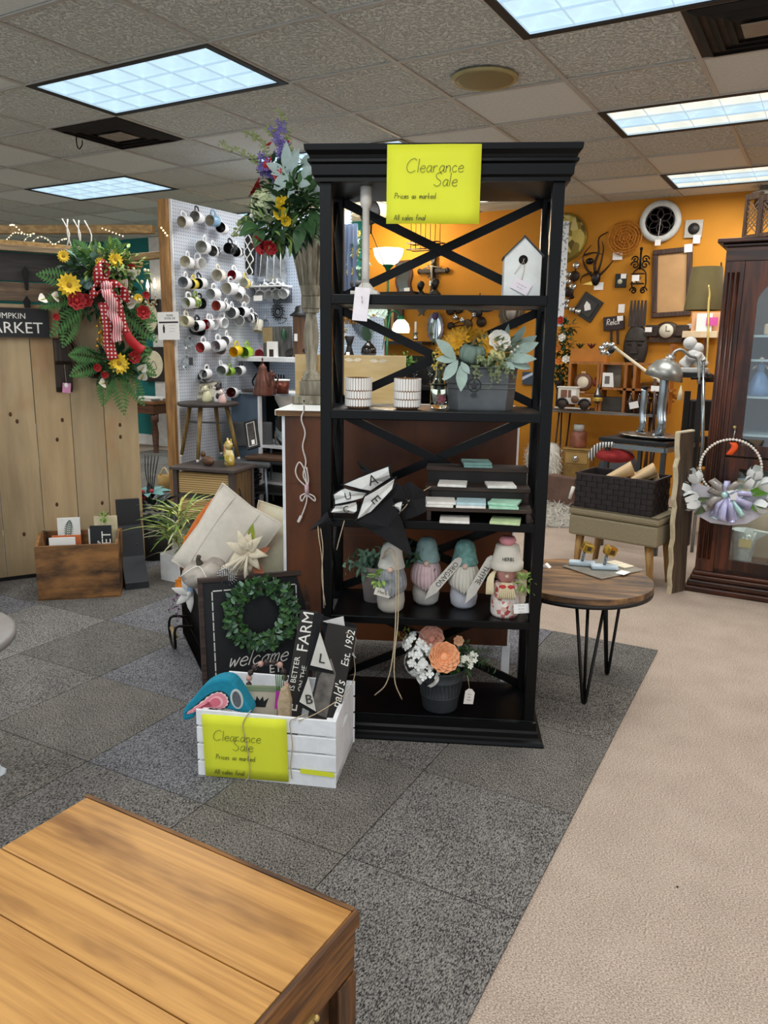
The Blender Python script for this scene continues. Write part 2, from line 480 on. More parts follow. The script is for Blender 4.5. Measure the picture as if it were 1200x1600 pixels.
for x in GX[:-1]:
    for y in GY[:-1]:
        if covered(x, y): continue
        o = part('ceiling_tile', cme[1 if rng.random() < .28 else 0], None, ceiling)
        o.location = (x, y, CZ + .006 + rng.uniform(0, .002))
RAIL = mat('#b7b5ae', .6, var=.05)
rail_me = {}
for x in GX:
    stops = sorted((b, b + .625) for a, b in LIGHTS if a + .1 < x < a + 1.2); y0 = GY[0]
    for s0, s1 in stops + [(GY[-1], 0)]:
        L = round(s0 - y0, 3)
        if L > .05:
            if L not in rail_me: rail_me[L] = MB().box(-.012, .012, 0, L, 0, .006).box(-.002, .002, 0, L, .006, .03).mesh('grid_rail', RAIL)
            part('grid_rail', rail_me[L], None, ceiling, loc=(x, y0, CZ))
        y0 = s1
rx = MB().box(.012, .641, -.012, .012, 0, .006).box(.012, .641, -.002, .002, 0, .03).mesh('cross_rail', RAIL)
for x in GX[:-1]:
    for y in GY:
        if not any(a + .1 < x < a + 1.2 and b + .1 < y < b + .5 for a, b in LIGHTS): part('cross_rail', rx, None, ceiling, loc=(x, y, CZ))

# ---------------------------------------------------------------- ceiling lights
def cell_mat(key, col, s):
    m, nt, b = nodes(key)
    b.inputs['Base Color'].default_value = (*lin('#cfe3ee'), 1); b.inputs['Roughness'].default_value = .35
    vec = coords(nt)
    n = noise(nt, vec, 9, 2)
    c = lin(col)
    nt.links.new(ramp(nt, [q * .8 for q in c], [q * 1.05 for q in c], n, .3, .7), b.inputs['Emission Color'])
    b.inputs['Emission Strength'].default_value = s
    return m
CELL = cell_mat('lit_lens', '#b4d6ea', .98)
CELLW = cell_mat('lit_lens_warm', '#e2e2d2', 1.0)
def cell_mesh(m):
    b = MB(); w, h = .2, .178
    b.add([(0, 0, 0), (w, 0, 0), (w, h, 0), (0, h, 0), (w / 2, h / 2, .03)], [(1, 0, 4), (2, 1, 4), (3, 2, 4), (0, 3, 4)])
    return b.mesh('lens_cell', m)
cellm = cell_mesh(CELL); cellw = cell_mesh(CELLW)
louv = MB()
for i in range(7): louv.box(i * .2035 - .0008, i * .2035 + .0008, 0, .545, -.004, .012)
for j in range(4): louv.box(0, 1.221, j * .1815 - .0008, j * .1815 + .0008, -.004, .012)
louv = louv.mesh('louvre_grid', mat('#c3d6e2', .4, var=0, emit=.35))  # weak glow in the material stands in for light on the blades
frm = MB().box(.0, 1.306, 0, .03, 0, .02).box(0, 1.306, .595, .625, 0, .02).box(0, .04, .03, .595, 0, .02).box(1.266, 1.306, .03, .595, 0, .02)
frm = frm.mesh('frame', mat('#1c1a18', .6))
box = MB().box(.01, 1.296, .01, .615, .06, .075).mesh('housing', mat('#e8ecee', .5))
lname = {0: 'fluorescent ceiling light nearest the top left of the picture, above the mug pegboard', 1: 'fluorescent ceiling light cut off by the top edge of the picture',
         2: 'fluorescent ceiling light far at the left, lower than the dark air vent', 3: 'fluorescent ceiling light mostly hidden behind the crown of the black bookcase',
         4: 'warm-tinted fluorescent ceiling light at the right edge, upper of the two there', 5: 'smallest fluorescent ceiling light just before the orange wall'}
for n, (x, y) in enumerate(LIGHTS):
    t = thing('ceiling_light', lname.get(n, 'unseen fluorescent ceiling light added out of the picture to light the shop'), 'ceiling light', (x, y, CZ - .004), 0, 'recessed fluorescent ceiling lights')  # fixtures outside the view are added for illumination
    part('frame', frm, None, t); part('louvre_grid', louv, None, t, loc=(.043, .04, .008)); part('housing', box, None, t)
    for i in range(6):
        for j in range(3):
            o = part('lens_cell', cellw if (n in (4, 5) and j != 1) else cellm, None, t, loc=(.044 + i * .2035, .042 + j * .1815, .014))
    la = bpy.data.lights.new('fluorescent_tubes', 'AREA'); la.shape = 'RECTANGLE'; la.size = 1.2; la.size_y = .5
    la.energy = LAMP_W; la.color = (1.0, .985, .955)
    lo = bpy.data.objects.new('fluorescent_tubes', la); COL.objects.link(lo); lo.parent = t; lo.location = (.653, .3125, -.03)
# ---------------------------------------------------------------- vents, speaker, round light, hook, camera
SOOT = mat('#1a1511', .9, var=.5, scale=7)
for n, (x, y) in enumerate(VENTS):
    t = thing('air_vent', ('sooty square ceiling air vent beside the top left light', 'large dark air vent at the top right corner of the picture')[n], 'vent', (x, y, CZ - .003), 0, 'ceiling air vents')
    part('vent_plate', MB().prism([(.012, .012), (.641, .012), (.641, .613), (.012, .613)], .006, .012), mat('#3b3129', .9, var=.55, scale=5), t)
    for k, s in enumerate((.29, .23, .17)):
        b = MB()
        for q in range(4):
            M = TR((.3265, .3125, 0), (0, 0, 90 * q))
            b.add([(-s, -s, .004), (s, -s, .004), (s - .035, -s + .035, -.012), (-s + .035, -s + .035, -.012)], [(0, 1, 2, 3)], M)
        part('vent_blade', b, SOOT, t, solid=.003)
    part('vent_centre', MB().box(.22, .433, .23, .395, -.014, -.010), mat('#8a7f70', .8), t, bevel=.002)
t = thing('ceiling_speaker', 'round tan ceiling speaker above the black bookcase', 'speaker', (-1.742, 4.039, 2.738))
part('grille', MB().lathe([(0.001, -.018), (.13, -.016), (.15, -.012), (.15, .0)], 28), dots('#8a7d52', '#6b6040', .012, .3, key='speaker_grille'), t)
part('rim', MB().lathe([(.15, -.012), (.165, -.014), (.172, -.006), (.172, 0)], 28), mat('#a39768', .5), t)
t = thing('round_ceiling_light', 'round lit ceiling light seen between the bookcase apron and the back wall', 'ceiling light', (-2.940, 6.884, 2.738))
part('dome', MB().lathe([(.001, -.06), (.1, -.05), (.15, -.02), (.16, 0)], 20), mat('#fffdf2', .4, var=0, emit=3), t)
part('rim', MB().lathe([(.16, -.01), (.175, -.006), (.175, 0)], 20), WHITE, t)
one('ceiling_hook', 'small wire hook hanging under the ceiling by the sooty vent', 'hook', MB().tube(smooth_path([(0, 0, .0), (0, 0, -.07), (.02, 0, -.1), (.05, 0, -.08), (.055, 0, -.05)], 3), .004, 5), IRON, (-4.569, 3.815, 2.742))
t = thing('security_camera', 'small dark security camera high on the orange wall at right edge', 'camera', (-0.698, 7.620, 2.618))
part('dome', MB().ball((0, 0, 0), .075, 12, 8), BLACK, t); part('mount', MB().lathe([(.1, 0), (.1, .03), (.04, .05), (.04, .13)], 14, TR((0, 0, .05))).box(-.04, .04, 0, .17, .16, .22), mat('#8b857c', .6), t)
# ================================================================ THE BLACK BOOKCASE
SB = V((-.751, 2.475, 0)); SR = 25
def sh(u, v, z):
    p = V((u, v, z)); p.rotate(Matrix.Rotation(rad(SR), 3, 'Z')); return SB + p
BK = mat('#030405', .34, var=.25, scale=5, bump=.03, bscale=300, spec=.24)
bc = thing('bookcase', 'tall black open bookcase with crossed back braces in the middle of the floor', 'bookcase', SB, SR)
UL, UR = -.793, -.031
for u in (UL, UR - .038):
    for v in (.015, .285):
        part('post', MB().box(u, u + .038, v, v + .04, .09, 1.9), BK, bc, bevel=.003)
for z0, z1 in ((1.513, 1.545), (1.143, 1.175), (.775, .805), (.43, .458)):
    part('shelf', MB().box(UL + .036, UR - .036, .012, .325, z0, z1), BK, bc, bevel=.003)
part('bottom_shelf', MB().box(UL, UR, .012, .325, .06, .093), BK, bc, bevel=.003)
part('top_panel', MB().box(UL - .005, UR + .005, .012, .33, 1.882, 1.896), BK, bc)
def moulding(prof):
    """ring of moulding around three sides: prof = (projection, z)"""
    b = MB(); rows = []
    for q, z in prof:
        x0, x1, y0, y1 = UL - q, UR + q, .012 - q, .33 + q
        rows.append([(x0, y1, z), (x0, y0, z), (x1, y0, z), (x1, y1, z)])
    n = len(rows)
    b.add([p for r in rows for p in r], [(i * 4 + j, i * 4 + (j + 1) % 4, (i + 1) * 4 + (j + 1) % 4, (i + 1) * 4 + j) for i in range(n - 1) for j in range(4)])
    b.f.append([(n - 1) * 4 + j for j in range(4)]); b.sm.append(False)
    b.f.append([3, 2, 1, 0]); b.sm.append(False)
    return b
part('crown_moulding', moulding([(.001, 1.88), (.012, 1.882), (.012, 1.893), (.02, 1.90), (.022, 1.93), (.032, 1.936), (.032, 1.944), (.026, 1.947), (.029, 1.956), (.036, 1.964), (.04, 1.968), (.042, 1.985)]), BK, bc)
part('base_moulding', moulding([(.034, .0), (.034, .012), (.03, .022), (.02, .028), (.016, .034), (.014, .05), (.008, .058), (.006, .088), (.001, .09)]), BK, bc)
for z0, z1 in ((1.545, 1.878), (1.175, 1.51), (.805, 1.14), (.458, .77), (.093, .425)):
    part('back_brace', MB().bar((UL + .035, .318, z0 + .01), (UR - .035, .318, z1 - .005), .03, .012, (0, 1, 0)), BK, bc)
    part('back_brace', MB().bar((UL + .035, .306, z1 - .005), (UR - .035, .306, z0 + .01), .03, .012, (0, 1, 0)), BK, bc)
for u in (UL + .014, UR - .014):
    for z0, z1 in ((1.545, 1.87), (1.175, 1.51), (.805, 1.14), (.458, .77), (.093, .425)):
        part('side_brace', MB().bar((u, .05, z0), (u, .29, z1), .008, .016, (1, 0, 0)).bar((u + .006, .05, z1), (u + .006, .29, z0), .008, .016, (1, 0, 0)), BK, bc)

# ---------------------------------------------------------------- yellow sale sheets
YEL = mat('#e4ea35', .75, var=.03, scale=6)
def sale_sheet(label, loc, rz, w, h, lines, roll=0):
    t = thing('sale_sign', label, 'sign', loc, rz, 'yellow clearance sale sheets', rot=(90, roll, rz))
    b = MB(); rows = []
    for j in range(7):
        rows.append([(w * i / 6, h * j / 6, .0016 * math.sin(i * 1.1 + j * .6) * (.3 + j / 6)) for i in range(7)])
    b.sheet(rows); part('paper', b, YEL, t, solid=.0006)
    handwritten('handwriting', lines, INKM, t, TR((0, 0, .0035)), .0015)
    return t
sale_sheet('large yellow handwritten sale sheet taped to the crown of the black bookcase', sh(-.577, -.034, 1.752), SR, .285, .228,
    [('Clearance', .058, .148, .0192), ('Sale', .143, .108, .0195), ('Prices as marked', .024, .073, .0082), ('All sales final', .024, .010, .0082)], 0)

# ---------------------------------------------------------------- top compartment
t = thing('candlestick', 'tall white turned candlestick with flared foot on the upper shelf', 'candlestick', sh(-.652, .075, 1.545), SR)
part('column', MB().lathe([(.013, .03), (.012, .1), (.0115, .27), (.016, .275), (.019, .285), (.019, .335), (.014, .337)], 12), mat('#dcd9d2', .6, var=.06, scale=30), t)
b = MB()
for k in range(4):
    M = TR((0, 0, 0), (0, 0, 45 + 90 * k))
    b.prism([(0, -.02), (.035, -.012), (.06, -.003), (.062, 0), (.06, .003), (.035, .012), (0, .02)], 0, .012, M)
b.lathe([(.045, .0), (.03, .02), (.018, .035), (.012, .04)], 8)
part('foot', b, mat('#e9e6df', .6, var=.05, scale=30), t, bevel=.002)
part('price_tag', MB().box(-.024, .024, -.001, .001, -.085, .018, TR((0, -.09, 0), (-4, 5, 0))), mat('#efe9ee', .7, var=.04, scale=60), t)
printed('tag_print', 'II III II\nI II III', .013, INKM, t, TR((.0, -.0935, -.02), (86, 0, 95)), 1)
part('thread', MB().tube([(0, -.012, .05), (-.004, -.05, .04), (0, -.088, .015)], .001, 4), TWINE, t)
t = thing('birdhouse', 'white pointed wooden birdhouse with round hole on the upper shelf', 'birdhouse', sh(-.143, .13, 1.545), SR)
b = MB().prism([(-.059, 0), (.059, 0), (.059, .128), (0, .186), (-.059, .128)], -.05, .05, TR((0, 0, 0), (90, 0, 0)))
part('body', b, mat('#e8ebe8', .75, var=.06, scale=20, bump=.1), t, bevel=.0015)
for s in (-1, 1):
    part('roof_board', MB().box(-.002, .09, -.056, .056, 0, .004, TR((0, 0, .187), (0, 44.5, 0) if s > 0 else (0, 135.5, 0))), mat('#3a3b3c', .7), t)
part('entrance_hole', MB().lathe([(.0145, 0), (.0145, .0015), (.001, .0016)], 20, TR((0, -.05, .115), (90, 0, 0))), mat('#060505', .9, var=0), t)
part('twine', MB().tube(smooth_path([(.004, -.052, .118), (-.006, -.056, .10), (-.026, -.053, .07)], 3), .0009, 4).tube(smooth_path([(0, -.052, .118), (.004, -.056, .09), (-.002, -.055, .052)], 3), .0009, 4), TWINE, t)
part('price_tag', MB().box(-.03, .03, -.018, .018, -.0006, .0006, TR((-.004, -.056, .032), (90, 27, 0))), mat('#f2e9ee', .8, var=.03), t)
printed('tag_print', '- -- --- --\n-- -- -', .01, INKM, t, TR((-.004, -.0572, .032), (90, 27, 0)))

# ---------------------------------------------------------------- candle holders, vase, tub
RIBW = mat('#efece6', .55, var=.04); RIBC = mat('#8d6a4d', .45, .3)
def ribbed_cup(label, u, v):
    t = thing('candle_holder', label, 'candle holder', sh(u, v, 1.175), SR, 'ribbed candle holders')
    part('inner_cup', MB().lathe([(.001, .004), (.036, .0), (.0415, .008), (.0425, .104), (.038, .104), (.036, .02), (.001, .02)], 28), RIBC, t)
    for row, (z0, z1) in enumerate(((.008, .033), (.034, .06), (.061, .103))):
        b = MB(); n = 30
        for i in range(n):
            M = TR((0, 0, 0), (0, 0, 360 / n * (i + .5 * (row % 2))))
            b.prism([(-.0037, z0 + .003), (0, z0), (.0037, z0 + .003), (.0037, z1 - .003), (0, z1), (-.0037, z1 - .003)], -.0456, -.0425, M @ TR((0, 0, 0), (90, 0, 0), (1, 1, -1)))
        part('rib_band', b, RIBW, t)
    return t
ribbed_cup('left one of two white ribbed candle holders on the middle shelf', -.672, .075)
ribbed_cup('right one of two white ribbed candle holders, next to the glass vase', -.507, .085)
t = thing('bud_vase', 'clear glass bottle vase holding yellow berries beside the metal tub', 'vase', sh(-.402, .16, 1.175), SR)
part('bottle', MB().lathe([(.001, .002), (.028, .0), (.03, .01), (.03, .075), (.02, .10), (.014, .115), (.0135, .15), (.016, .152), (.012, .15), (.0115, .115), (.026, .075), (.026, .012), (.001, .01)], 16), glass(), t)
b = MB()
for i in range(5): b.tube(smooth_path([(.004 * i - .008, 0, .012), (.002 * i - .004, .002, .1), (.014 * (i - 2), .004 * (i % 2), .185)], 3), .0012, 4)
part('stems', b, mat('#6c7a3a', .6), t)
b = MB()
for i in range(44): b.ball((rng.gauss(0, .017), rng.gauss(-.002, .012), rng.uniform(.13, .2)), rng.uniform(.0035, .005), 6, 5)
part('berries', b, mat('#d9c25a', .4, var=.2, scale=60), t, stuff=True)
part('pink_flower', daisy(MB(), V((.008, -.012, .03)), (0, -1, .3), .018, 9, .4, .6, 2), mat('#c9707c', .7), t)
part('wire_band', MB().lathe([(.0305, .078), (.0315, .08), (.0305, .082)], 16), IRON, t)

ZINC = mat('#5f6365', .45, .55, .22, scale=9, bump=.05)
t = thing('metal_tub', 'grey galvanised tub with embossed star emblem holding pumpkins and flowers', 'tub', sh(-.262, .15, 1.175), SR + 4)
oct_ = lambda a, b_, c: [(-a + c, -b_), (a - c, -b_), (a, -b_ + c), (a, b_ - c), (a - c, b_), (-a + c, b_), (-a, b_ - c), (-a, -b_ + c)]
b = MB(); z = 0
rows = [(.107, .072, 0), (.108, .073, .004), (.113, .077, .07), (.1145, .0785, .073), (.113, .077, .076), (.1135, .0775, .086), (.115, .079, .089), (.1135, .0775, .092), (.117, .08, .137), (.12, .083, .14), (.12, .083, .146), (.115, .078, .146), (.105, .07, .05)]
vs = []
for a, b_, z in rows: vs += [(x, y, z) for x, y in oct_(a, b_, .03)]
n = len(rows)
b.add(vs, [(i * 8 + j, i * 8 + (j + 1) % 8, (i + 1) * 8 + (j + 1) % 8, (i + 1) * 8 + j) for i in range(n - 1) for j in range(8)])
b.f.append(list(range(8))[::-1]); b.sm.append(False); b.f.append([(n - 1) * 8 + j for j in range(8)]); b.sm.append(False)
part('tub_body', b, ZINC, t)
b = MB(); F = TR((-.028, -.0785, .085), (90, 0, 0))
star = lambda r, q, n=5: [((r if i % 2 == 0 else r * q) * math.sin(math.pi * i / n), (r if i % 2 == 0 else r * q) * math.cos(math.pi * i / n)) for i in range(2 * n)]
b.prism(star(.016, .45), 0, .004, F); b.lathe([(.019, 0), (.021, .003), (.023, 0)], 24, F, False)
for dz in (.032, -.032): b.prism([(-.011, dz - .004), (0, dz - .009), (.011, dz - .004), (.006, dz + .006), (-.006, dz + .006)], 0, .003, F)
part('emblem', b, mat('#3a3c3d', .5, .5), t)
T0 = mw(t)
def tub(x, y, z): return V((x, y, z))
PUMPG = mat('#71867a', .55, var=.25, scale=30); PUMPY = mat('#d6c987', .6, var=.2, scale=30)
def pumpkin(name, parent, c, r, h, mt, n=9, tilt=(0, 0, 0), stemc='#6b5a3a'):
    F = TR(c, tilt)
    for_ = MB(); N = n * 6; prof = []
    for j in range(11):
        th = math.pi * j / 10; prof.append((math.sin(th) ** .8 + .02, -math.cos(th) * (1 - .25 * (abs(math.cos(th)) > .9))))
    vs = []
    for rr, zz in prof:
        for i in range(N):
            a = 2 * math.pi * i / N; g = 1 - .13 * (1 - abs(math.sin(a * n / 2))) ** 2
            vs.append((r * rr * g * math.cos(a), r * rr * g * math.sin(a), h * zz))
    for_.add(vs, [(j * N + i, j * N + (i + 1) % N, (j + 1) * N + (i + 1) % N, (j + 1) * N + i) for j in range(10) for i in range(N)], F, True)
    o = part(name, for_, mt, parent)
    s = MB().tube([F @ V(p) for p in smooth_path([(0, 0, h * .7), (0, 0, h * 1.15), (r * .12, 0, h * 1.5)], 3)], [r * .16, r * .15, r * .13, r * .11, r * .1, r * .1, r * .11][:7], 6)
    part('stem', s, mat(stemc, .8), o)
    return o
pumpkin('green_pumpkin', t, (-.036, -.045, .188), .045, .037, PUMPG, 10, (12, 6, 0))
pumpkin('pale_pumpkin', t, (.045, -.06, .185), .028, .017, PUMPY, 8, (20, 10, 0))
part('white_rose', rose(MB(), V((.052, -.02, .222)), (.1, -1, .5), .04), mat('#f2efe4', .7, var=.04), t)
b = MB()
for c_, n_ in (((-.105, .0, .20), (-.5, -.8, .4)), ((-.06, .01, .232), (-.2, -.8, .6)), ((-.01, .02, .225), (.2, -.8, .7)), ((-.085, -.02, .222), (-.4, -.9, .3)), ((.015, -.03, .2), (0, -1, .4))):
    daisy(b, V(c_), n_, .052, 16, .35, .35, 2)
part('yellow_mums', b, mat('#c8931d', .7, var=.3, scale=60), t, stuff=True)
for p, d, L, W in (((-.09, -.07, .165), (-.5, -.3, .55), .085, .035), ((-.09, -.075, .165), (-.8, -.3, .1), .06, .026), ((-.085, -.08, .165), (-.45, -.5, -.55), .075, .032), ((-.07, -.08, .16), (-.05, -.5, -.85), .085, .034), ((-.075, -.08, .16), (.4, -.5, -.5), .045, .02),
                   ((.07, -.06, .17), (.8, -.4, .1), .09, .032), ((.08, -.06, .165), (.9, -.3, -.2), .07, .03), ((.09, -.03, .18), (.8, 0, .45), .095, .034), ((.06, -.06, .16), (.3, -.6, -.1), .06, .026), ((.09, .02, .19), (.5, .1, .8), .1, .026), ((.1, .03, .19), (.75, .1, .55), .1, .03), ((.075, .02, .2), (.2, .1, 1), .08, .018)):
    part('lambs_ear_leaf', MB().leaf(p, d, (0, -1, .45), L * 1.15, W * 1.15, .2, 5, .12, 1.2), SAGE, t)
b = MB(); r2 = random.Random(3)
for i in range(26): sprig(b, V((r2.uniform(-.03, .09), r2.uniform(-.08, -.05), .155)), (r2.uniform(-.3, .6), r2.uniform(-.9, -.2), r2.uniform(-.5, .6)), r2.uniform(.05, .09), 9, .012, .007, .3, 60, r2)
bush(b, (.02, .0, .18), (.115, .065, .06), 260, .04, .016, r=r2)
part('fine_foliage', b, mat('#7d8a60', .7, var=.3, scale=60), t, stuff=True)
b = MB()
for i in range(14): b.ball((.085 + r2.gauss(0, .022), -.03 + r2.gauss(0, .02), .2 + r2.gauss(0, .025)), .005, 6, 5)
part('white_berries', b, mat('#ece7da', .5), t, stuff=True)

# ---------------------------------------------------------------- coaster stand
DKWOOD = wood('#1d130d', '#3c281a', None, 'x', 4, .55)
t = thing('stepped_riser', 'dark brown three-step display riser on the shelf of stone coasters', 'display riser', sh(-.255, .03, .805), SR)
for k, (v, z) in enumerate(((.0, .045), (.085, .102), (.17, .158))):
    part('step', MB().box(-.185, .178, v, v + .095, z - .014, z), DKWOOD, t, bevel=.002)
    part('riser_board', MB().box(-.18, .173, v + .09, v + .098, z - .0, z + .043) if k < 2 else MB().box(-.18, .173, v + .085, v + .093, 0, z - .014), mat('#120c09', .7), t)
for u in (-.175, .16): part('leg', MB().box(u, u + .014, .0, .26, 0, .031).box(u, u + .014, .09, .26, .031, .088), DKWOOD, t)
cme_ = MB().box(-.05, .05, -.05, .05, 0, .009)
CO = {'white': mat('#e9e6de', .5, var=.1, scale=40), 'blue': mat('#b9d6dc', .5, var=.14, scale=40), 'green': mat('#a9d8bd', .5, var=.14, scale=40), 'teal': mat('#7fa9a2', .5, var=.15, scale=40), 'lime': mat('#c3d9a4', .5, var=.15, scale=40)}
cg = 'stone coasters on the stepped riser'
def coaster(label, col, u, v, z, rz=0, tilt=0):
    one('coaster', label, 'coaster', MB().box(-.05, .05, -.05, .05, 0, .009), CO[col], loc=sh(u, v, z), group=cg, rot=(tilt, 0, SR + rz), bevel=.0018)
coaster('teal stone coaster alone on the top step of the riser', 'teal', -.258, .245, .9635, 2)
coaster('second teal coaster under the top one on the riser', 'teal', -.262, .245, .973, 5)
coaster('white coaster at the left of the riser middle step', 'white', -.345, .155, .9075, -3)
coaster('white coaster at the right of the riser middle step', 'white', -.178, .155, .9075, 4)
coaster('white stone coaster at the left end of the riser lower step', 'white', -.39, .075, .8505, -2)
coaster('white coaster stacked on the left end of the lower step', 'white', -.385, .077, .860, 3)
coaster('white coaster under the pale blue one, lower step middle', 'white', -.283, .075, .8505, 1)
coaster('pale blue coaster in the middle of the riser lower step', 'blue', -.28, .078, .860, -2)
coaster('mint green coaster under another at the right of the lower step', 'green', -.172, .075, .8505, 0)
coaster('mint green coaster lying askew on top at the right of the lower step', 'green', -.165, .085, .860, -14)
coaster('white coaster flat on the shelf before the riser', 'white', -.335, -.02 + .052, .806, -1, 0)
coaster('pale lime coaster flat on the shelf before the riser', 'lime', -.163, .035, .806, -8)

# ---------------------------------------------------------------- pennant bunting heap
t = thing('pennant_bunting', 'heap of black and white letter pennants spilling over the left shelf edge', 'bunting', sh(-.66, .06, .806), SR)
BF = mat('#101013', .95, var=.2, scale=30, bump=.2, bscale=400); WF = mat('#dcdcd8', .9, var=.05, scale=40, bump=.15, bscale=400)
O_ = V((-.66, .06, .806))
def flag(pts, v, letter=None, roll=0, white=True, size=.06):
    """cloth flag outlined in the plane of the bookcase front, set back by v"""
    q = [V(p) - O_ for p in pts]; c = sum(q, V((0, 0, 0))) / len(q)
    def face(k, y, nm, par, m, th):
        r_ = [c + (p - c) * k for p in q]; r_ = [r_[i].lerp(r_[(i + 1) % len(r_)], j / 3) for i in range(len(r_)) for j in range(3)]; n = len(r_); b = MB()
        b.add([c + V((0, y - .006, 0))] + [p + V((0, y + .012 * math.sin(i * 1.1), 0)) for i, p in enumerate(r_)], [(0, 1 + i, 1 + (i + 1) % n) for i in range(n)])
        return part(nm, b, m, par, solid=th)
    o = face(1.14 if white else 1, 0, 'pennant', t, BF, .004)
    if white: face(1, -.004, 'white_panel', o, WF, .002)
    if letter: printed('letter', letter, size, INKM, o, TR(c + V((0, -.0165, 0)), (90, roll, 0)))
flag([(-0.678, 0.100, 0.987), (-0.655, 0.100, 0.952), (-0.584, 0.100, 0.932)], .1, white=False)
flag([(-0.715, 0.040, 0.918), (-0.565, 0.050, 0.982), (-0.558, 0.050, 0.945), (-0.624, 0.040, 0.901)], .04, 'A', -18, size=.05)
flag([(-0.537, 0.020, 0.900), (-0.490, 0.020, 0.939), (-0.438, 0.020, 0.905), (-0.434, 0.010, 0.839), (-0.506, -0.000, 0.806)], .0, white=False)
flag([(-0.596, -0.000, 0.900), (-0.522, -0.000, 0.935), (-0.488, -0.000, 0.859), (-0.574, 0.000, 0.835)], .0, white=False)
flag([(-0.822, -0.030, 0.769), (-0.763, -0.020, 0.835), (-0.745, -0.020, 0.794)], .0, white=False)
flag([(-0.744, -0.000, 0.889), (-0.707, 0.000, 0.912), (-0.635, 0.000, 0.897), (-0.646, -0.000, 0.883), (-0.740, -0.000, 0.856)], .0, 'U', -12, size=.035)
flag([(-0.674, -0.030, 0.807), (-0.547, -0.020, 0.888), (-0.513, -0.030, 0.817), (-0.474, -0.035, 0.696), (-0.585, -0.035, 0.758)], 0, white=False)
flag([(-0.659, -0.035, 0.817), (-0.636, -0.030, 0.891), (-0.540, -0.020, 0.951), (-0.546, -0.020, 0.920), (-0.616, -0.030, 0.840)], 0, 'E', 48, size=.045)
flag([(-0.748, -0.030, 0.835), (-0.735, -0.030, 0.856), (-0.666, -0.030, 0.871), (-0.662, -0.030, 0.845), (-0.675, -0.030, 0.833)], 0, 'C', -14, size=.032)
flag([(-0.542, -0.030, 0.864), (-0.512, -0.030, 0.878), (-0.516, -0.030, 0.843)], 0)
for pts in ([(-.135, -.088, -.02), (-.13, -.098, -.06), (-.12, -.095, -.14), (-.115, -.09, -.31)], [(-.045, -.085, -.0), (-.06, -.1, -.06), (-.07, -.095, -.1)], [(.13, -.07, .02), (.165, -.06, .06), (.15, -.05, .08), (.14, -.06, .05), (.2, -.04, .09), (.24, .0, .11)], [(.09, -.085, .0), (.1, -.09, -.06)],
            [(-.125, -.09, -.03), (-.116, -.1, -.1), (-.122, -.09, -.2), (-.11, -.09, -.3)]):
    part('twine', MB().tube(smooth_path(pts, 4), .0016, 5), TWINE, t)
# ================================================================ LOWER SHELVES
def frame3(bl, br, tl):
    o = V(bl); x = (V(br) - o); w = x.length; x.normalize(); y = V(tl) - o; h = y.length; z = x.cross(y).normalized(); y = z.cross(x)
    m = Matrix((x, y, z)).transposed().to_4x4(); m.translation = o
    return m, w, h
def plate(name, label, cat, bl, br, tl, group=None):
    """thing whose own frame lies in a flat rectangle: x right, y up, z towards the viewer"""
    m, w, h = frame3(bl, br, tl)
    t = thing(name, label, cat, group=group); t.matrix_basis = m
    return t, w, h
STONE = mat('#b9b5ad', .8, var=.12, scale=30, bump=.15)
TEALC = mat('#88a3a0', .8, var=.2, scale=30)
PINKC = mat('#c9aeb0', .8, var=.15, scale=30)
GREYC = mat('#8a8d90', .85, var=.3, scale=40)
def gnome(label, u, v, hat, beard, body, word=None, lean=0, stick=1):
    t = thing('gnome_figurine', label, 'figurine', sh(u, v, .458), SR, 'herb gnome figurines')
    part('body', MB().lathe([(.001, 0), (.034, 0), (.046, .012), (.05, .04), (.047, .075), (.04, .11), (.03, .14), (.02, .16)], 18), body, t, label='rounded stone body')
    b = MB()
    for i in range(11):
        a = rad(-78 + 156 * i / 10)
        L = .105 - .02 * abs(i - 5) / 5
        pts = [V((math.sin(a) * .03, -math.cos(a) * .034, .165)), V((math.sin(a) * .044, -math.cos(a) * .05, .135)), V((math.sin(a) * .048, -math.cos(a) * .058, .09)), V((math.sin(a) * .03, -math.cos(a) * .056, .165 - L))]
        b.tube(smooth_path(pts, 3), [.009, .0095, .010, .0105, .011, .0105, .0095, .008, .006, .003], 7)
    part('beard', b, beard, t)
    part('nose', MB().ball((0, -.048, .163), .011, 10, 8), mat('#cfb3a2', .7), t)
    hat_ = MB().lathe([(.047, .160), (.049, .166), (.045, .178), (.04, .2), (.037, .222), (.03, .238), (.018, .248), (.001, .25)], 18)
    part('hat', hat_, hat, t)
    if word:
        s = part('plant_marker', MB().prism([(-.0165, .012), (-.015, .15), (-.008, .164), (0, .168), (.008, .164), (.015, .15), (.0165, .012), (.0, -.035)], -.003, .003, TR((.02 * stick, -.066, .062), (90, 38 if word[0] == 'O' else 27, 0))), mat('#cfcac0', .7, var=.08, scale=40), t, bevel=.001)
        printed('marker_word', word, .027, INKM, s, TR((.02 * stick, -.066, .062), (90, 38 if word[0] == 'O' else 27, 0)) @ TR((0, .088, .0034), (0, 0, -90)), .85)
    return t
gnome('gnome figurine with teal cap holding a marker reading OREGANO', -.43, .185, TEALC, PINKC, STONE, 'OREGANO')
gnome('gnome figurine with speckled teal cap and white beard beside THYME marker', -.292, .165, mat('#6f9a93', .8, var=.35, scale=60), mat('#cbc6ba', .85, var=.1), mat('#b9bac2', .8, var=.1), 'THYME')
LEAFB = mat('#8fae58', .6, var=.3, scale=40)
t = gnome('bent grey gnome figurine with flower-pot hat and green sprig, left on the shelf', -.552, .085, mat('#c9c6be', .8, var=.1), GREYC, mat('#b3ada2', .8, var=.12))
part('green_sprig', bush(MB(), (-.038, -.045, .13), (.026, .022, .024), 46, .024, .012, r=random.Random(4)), LEAFB, t)
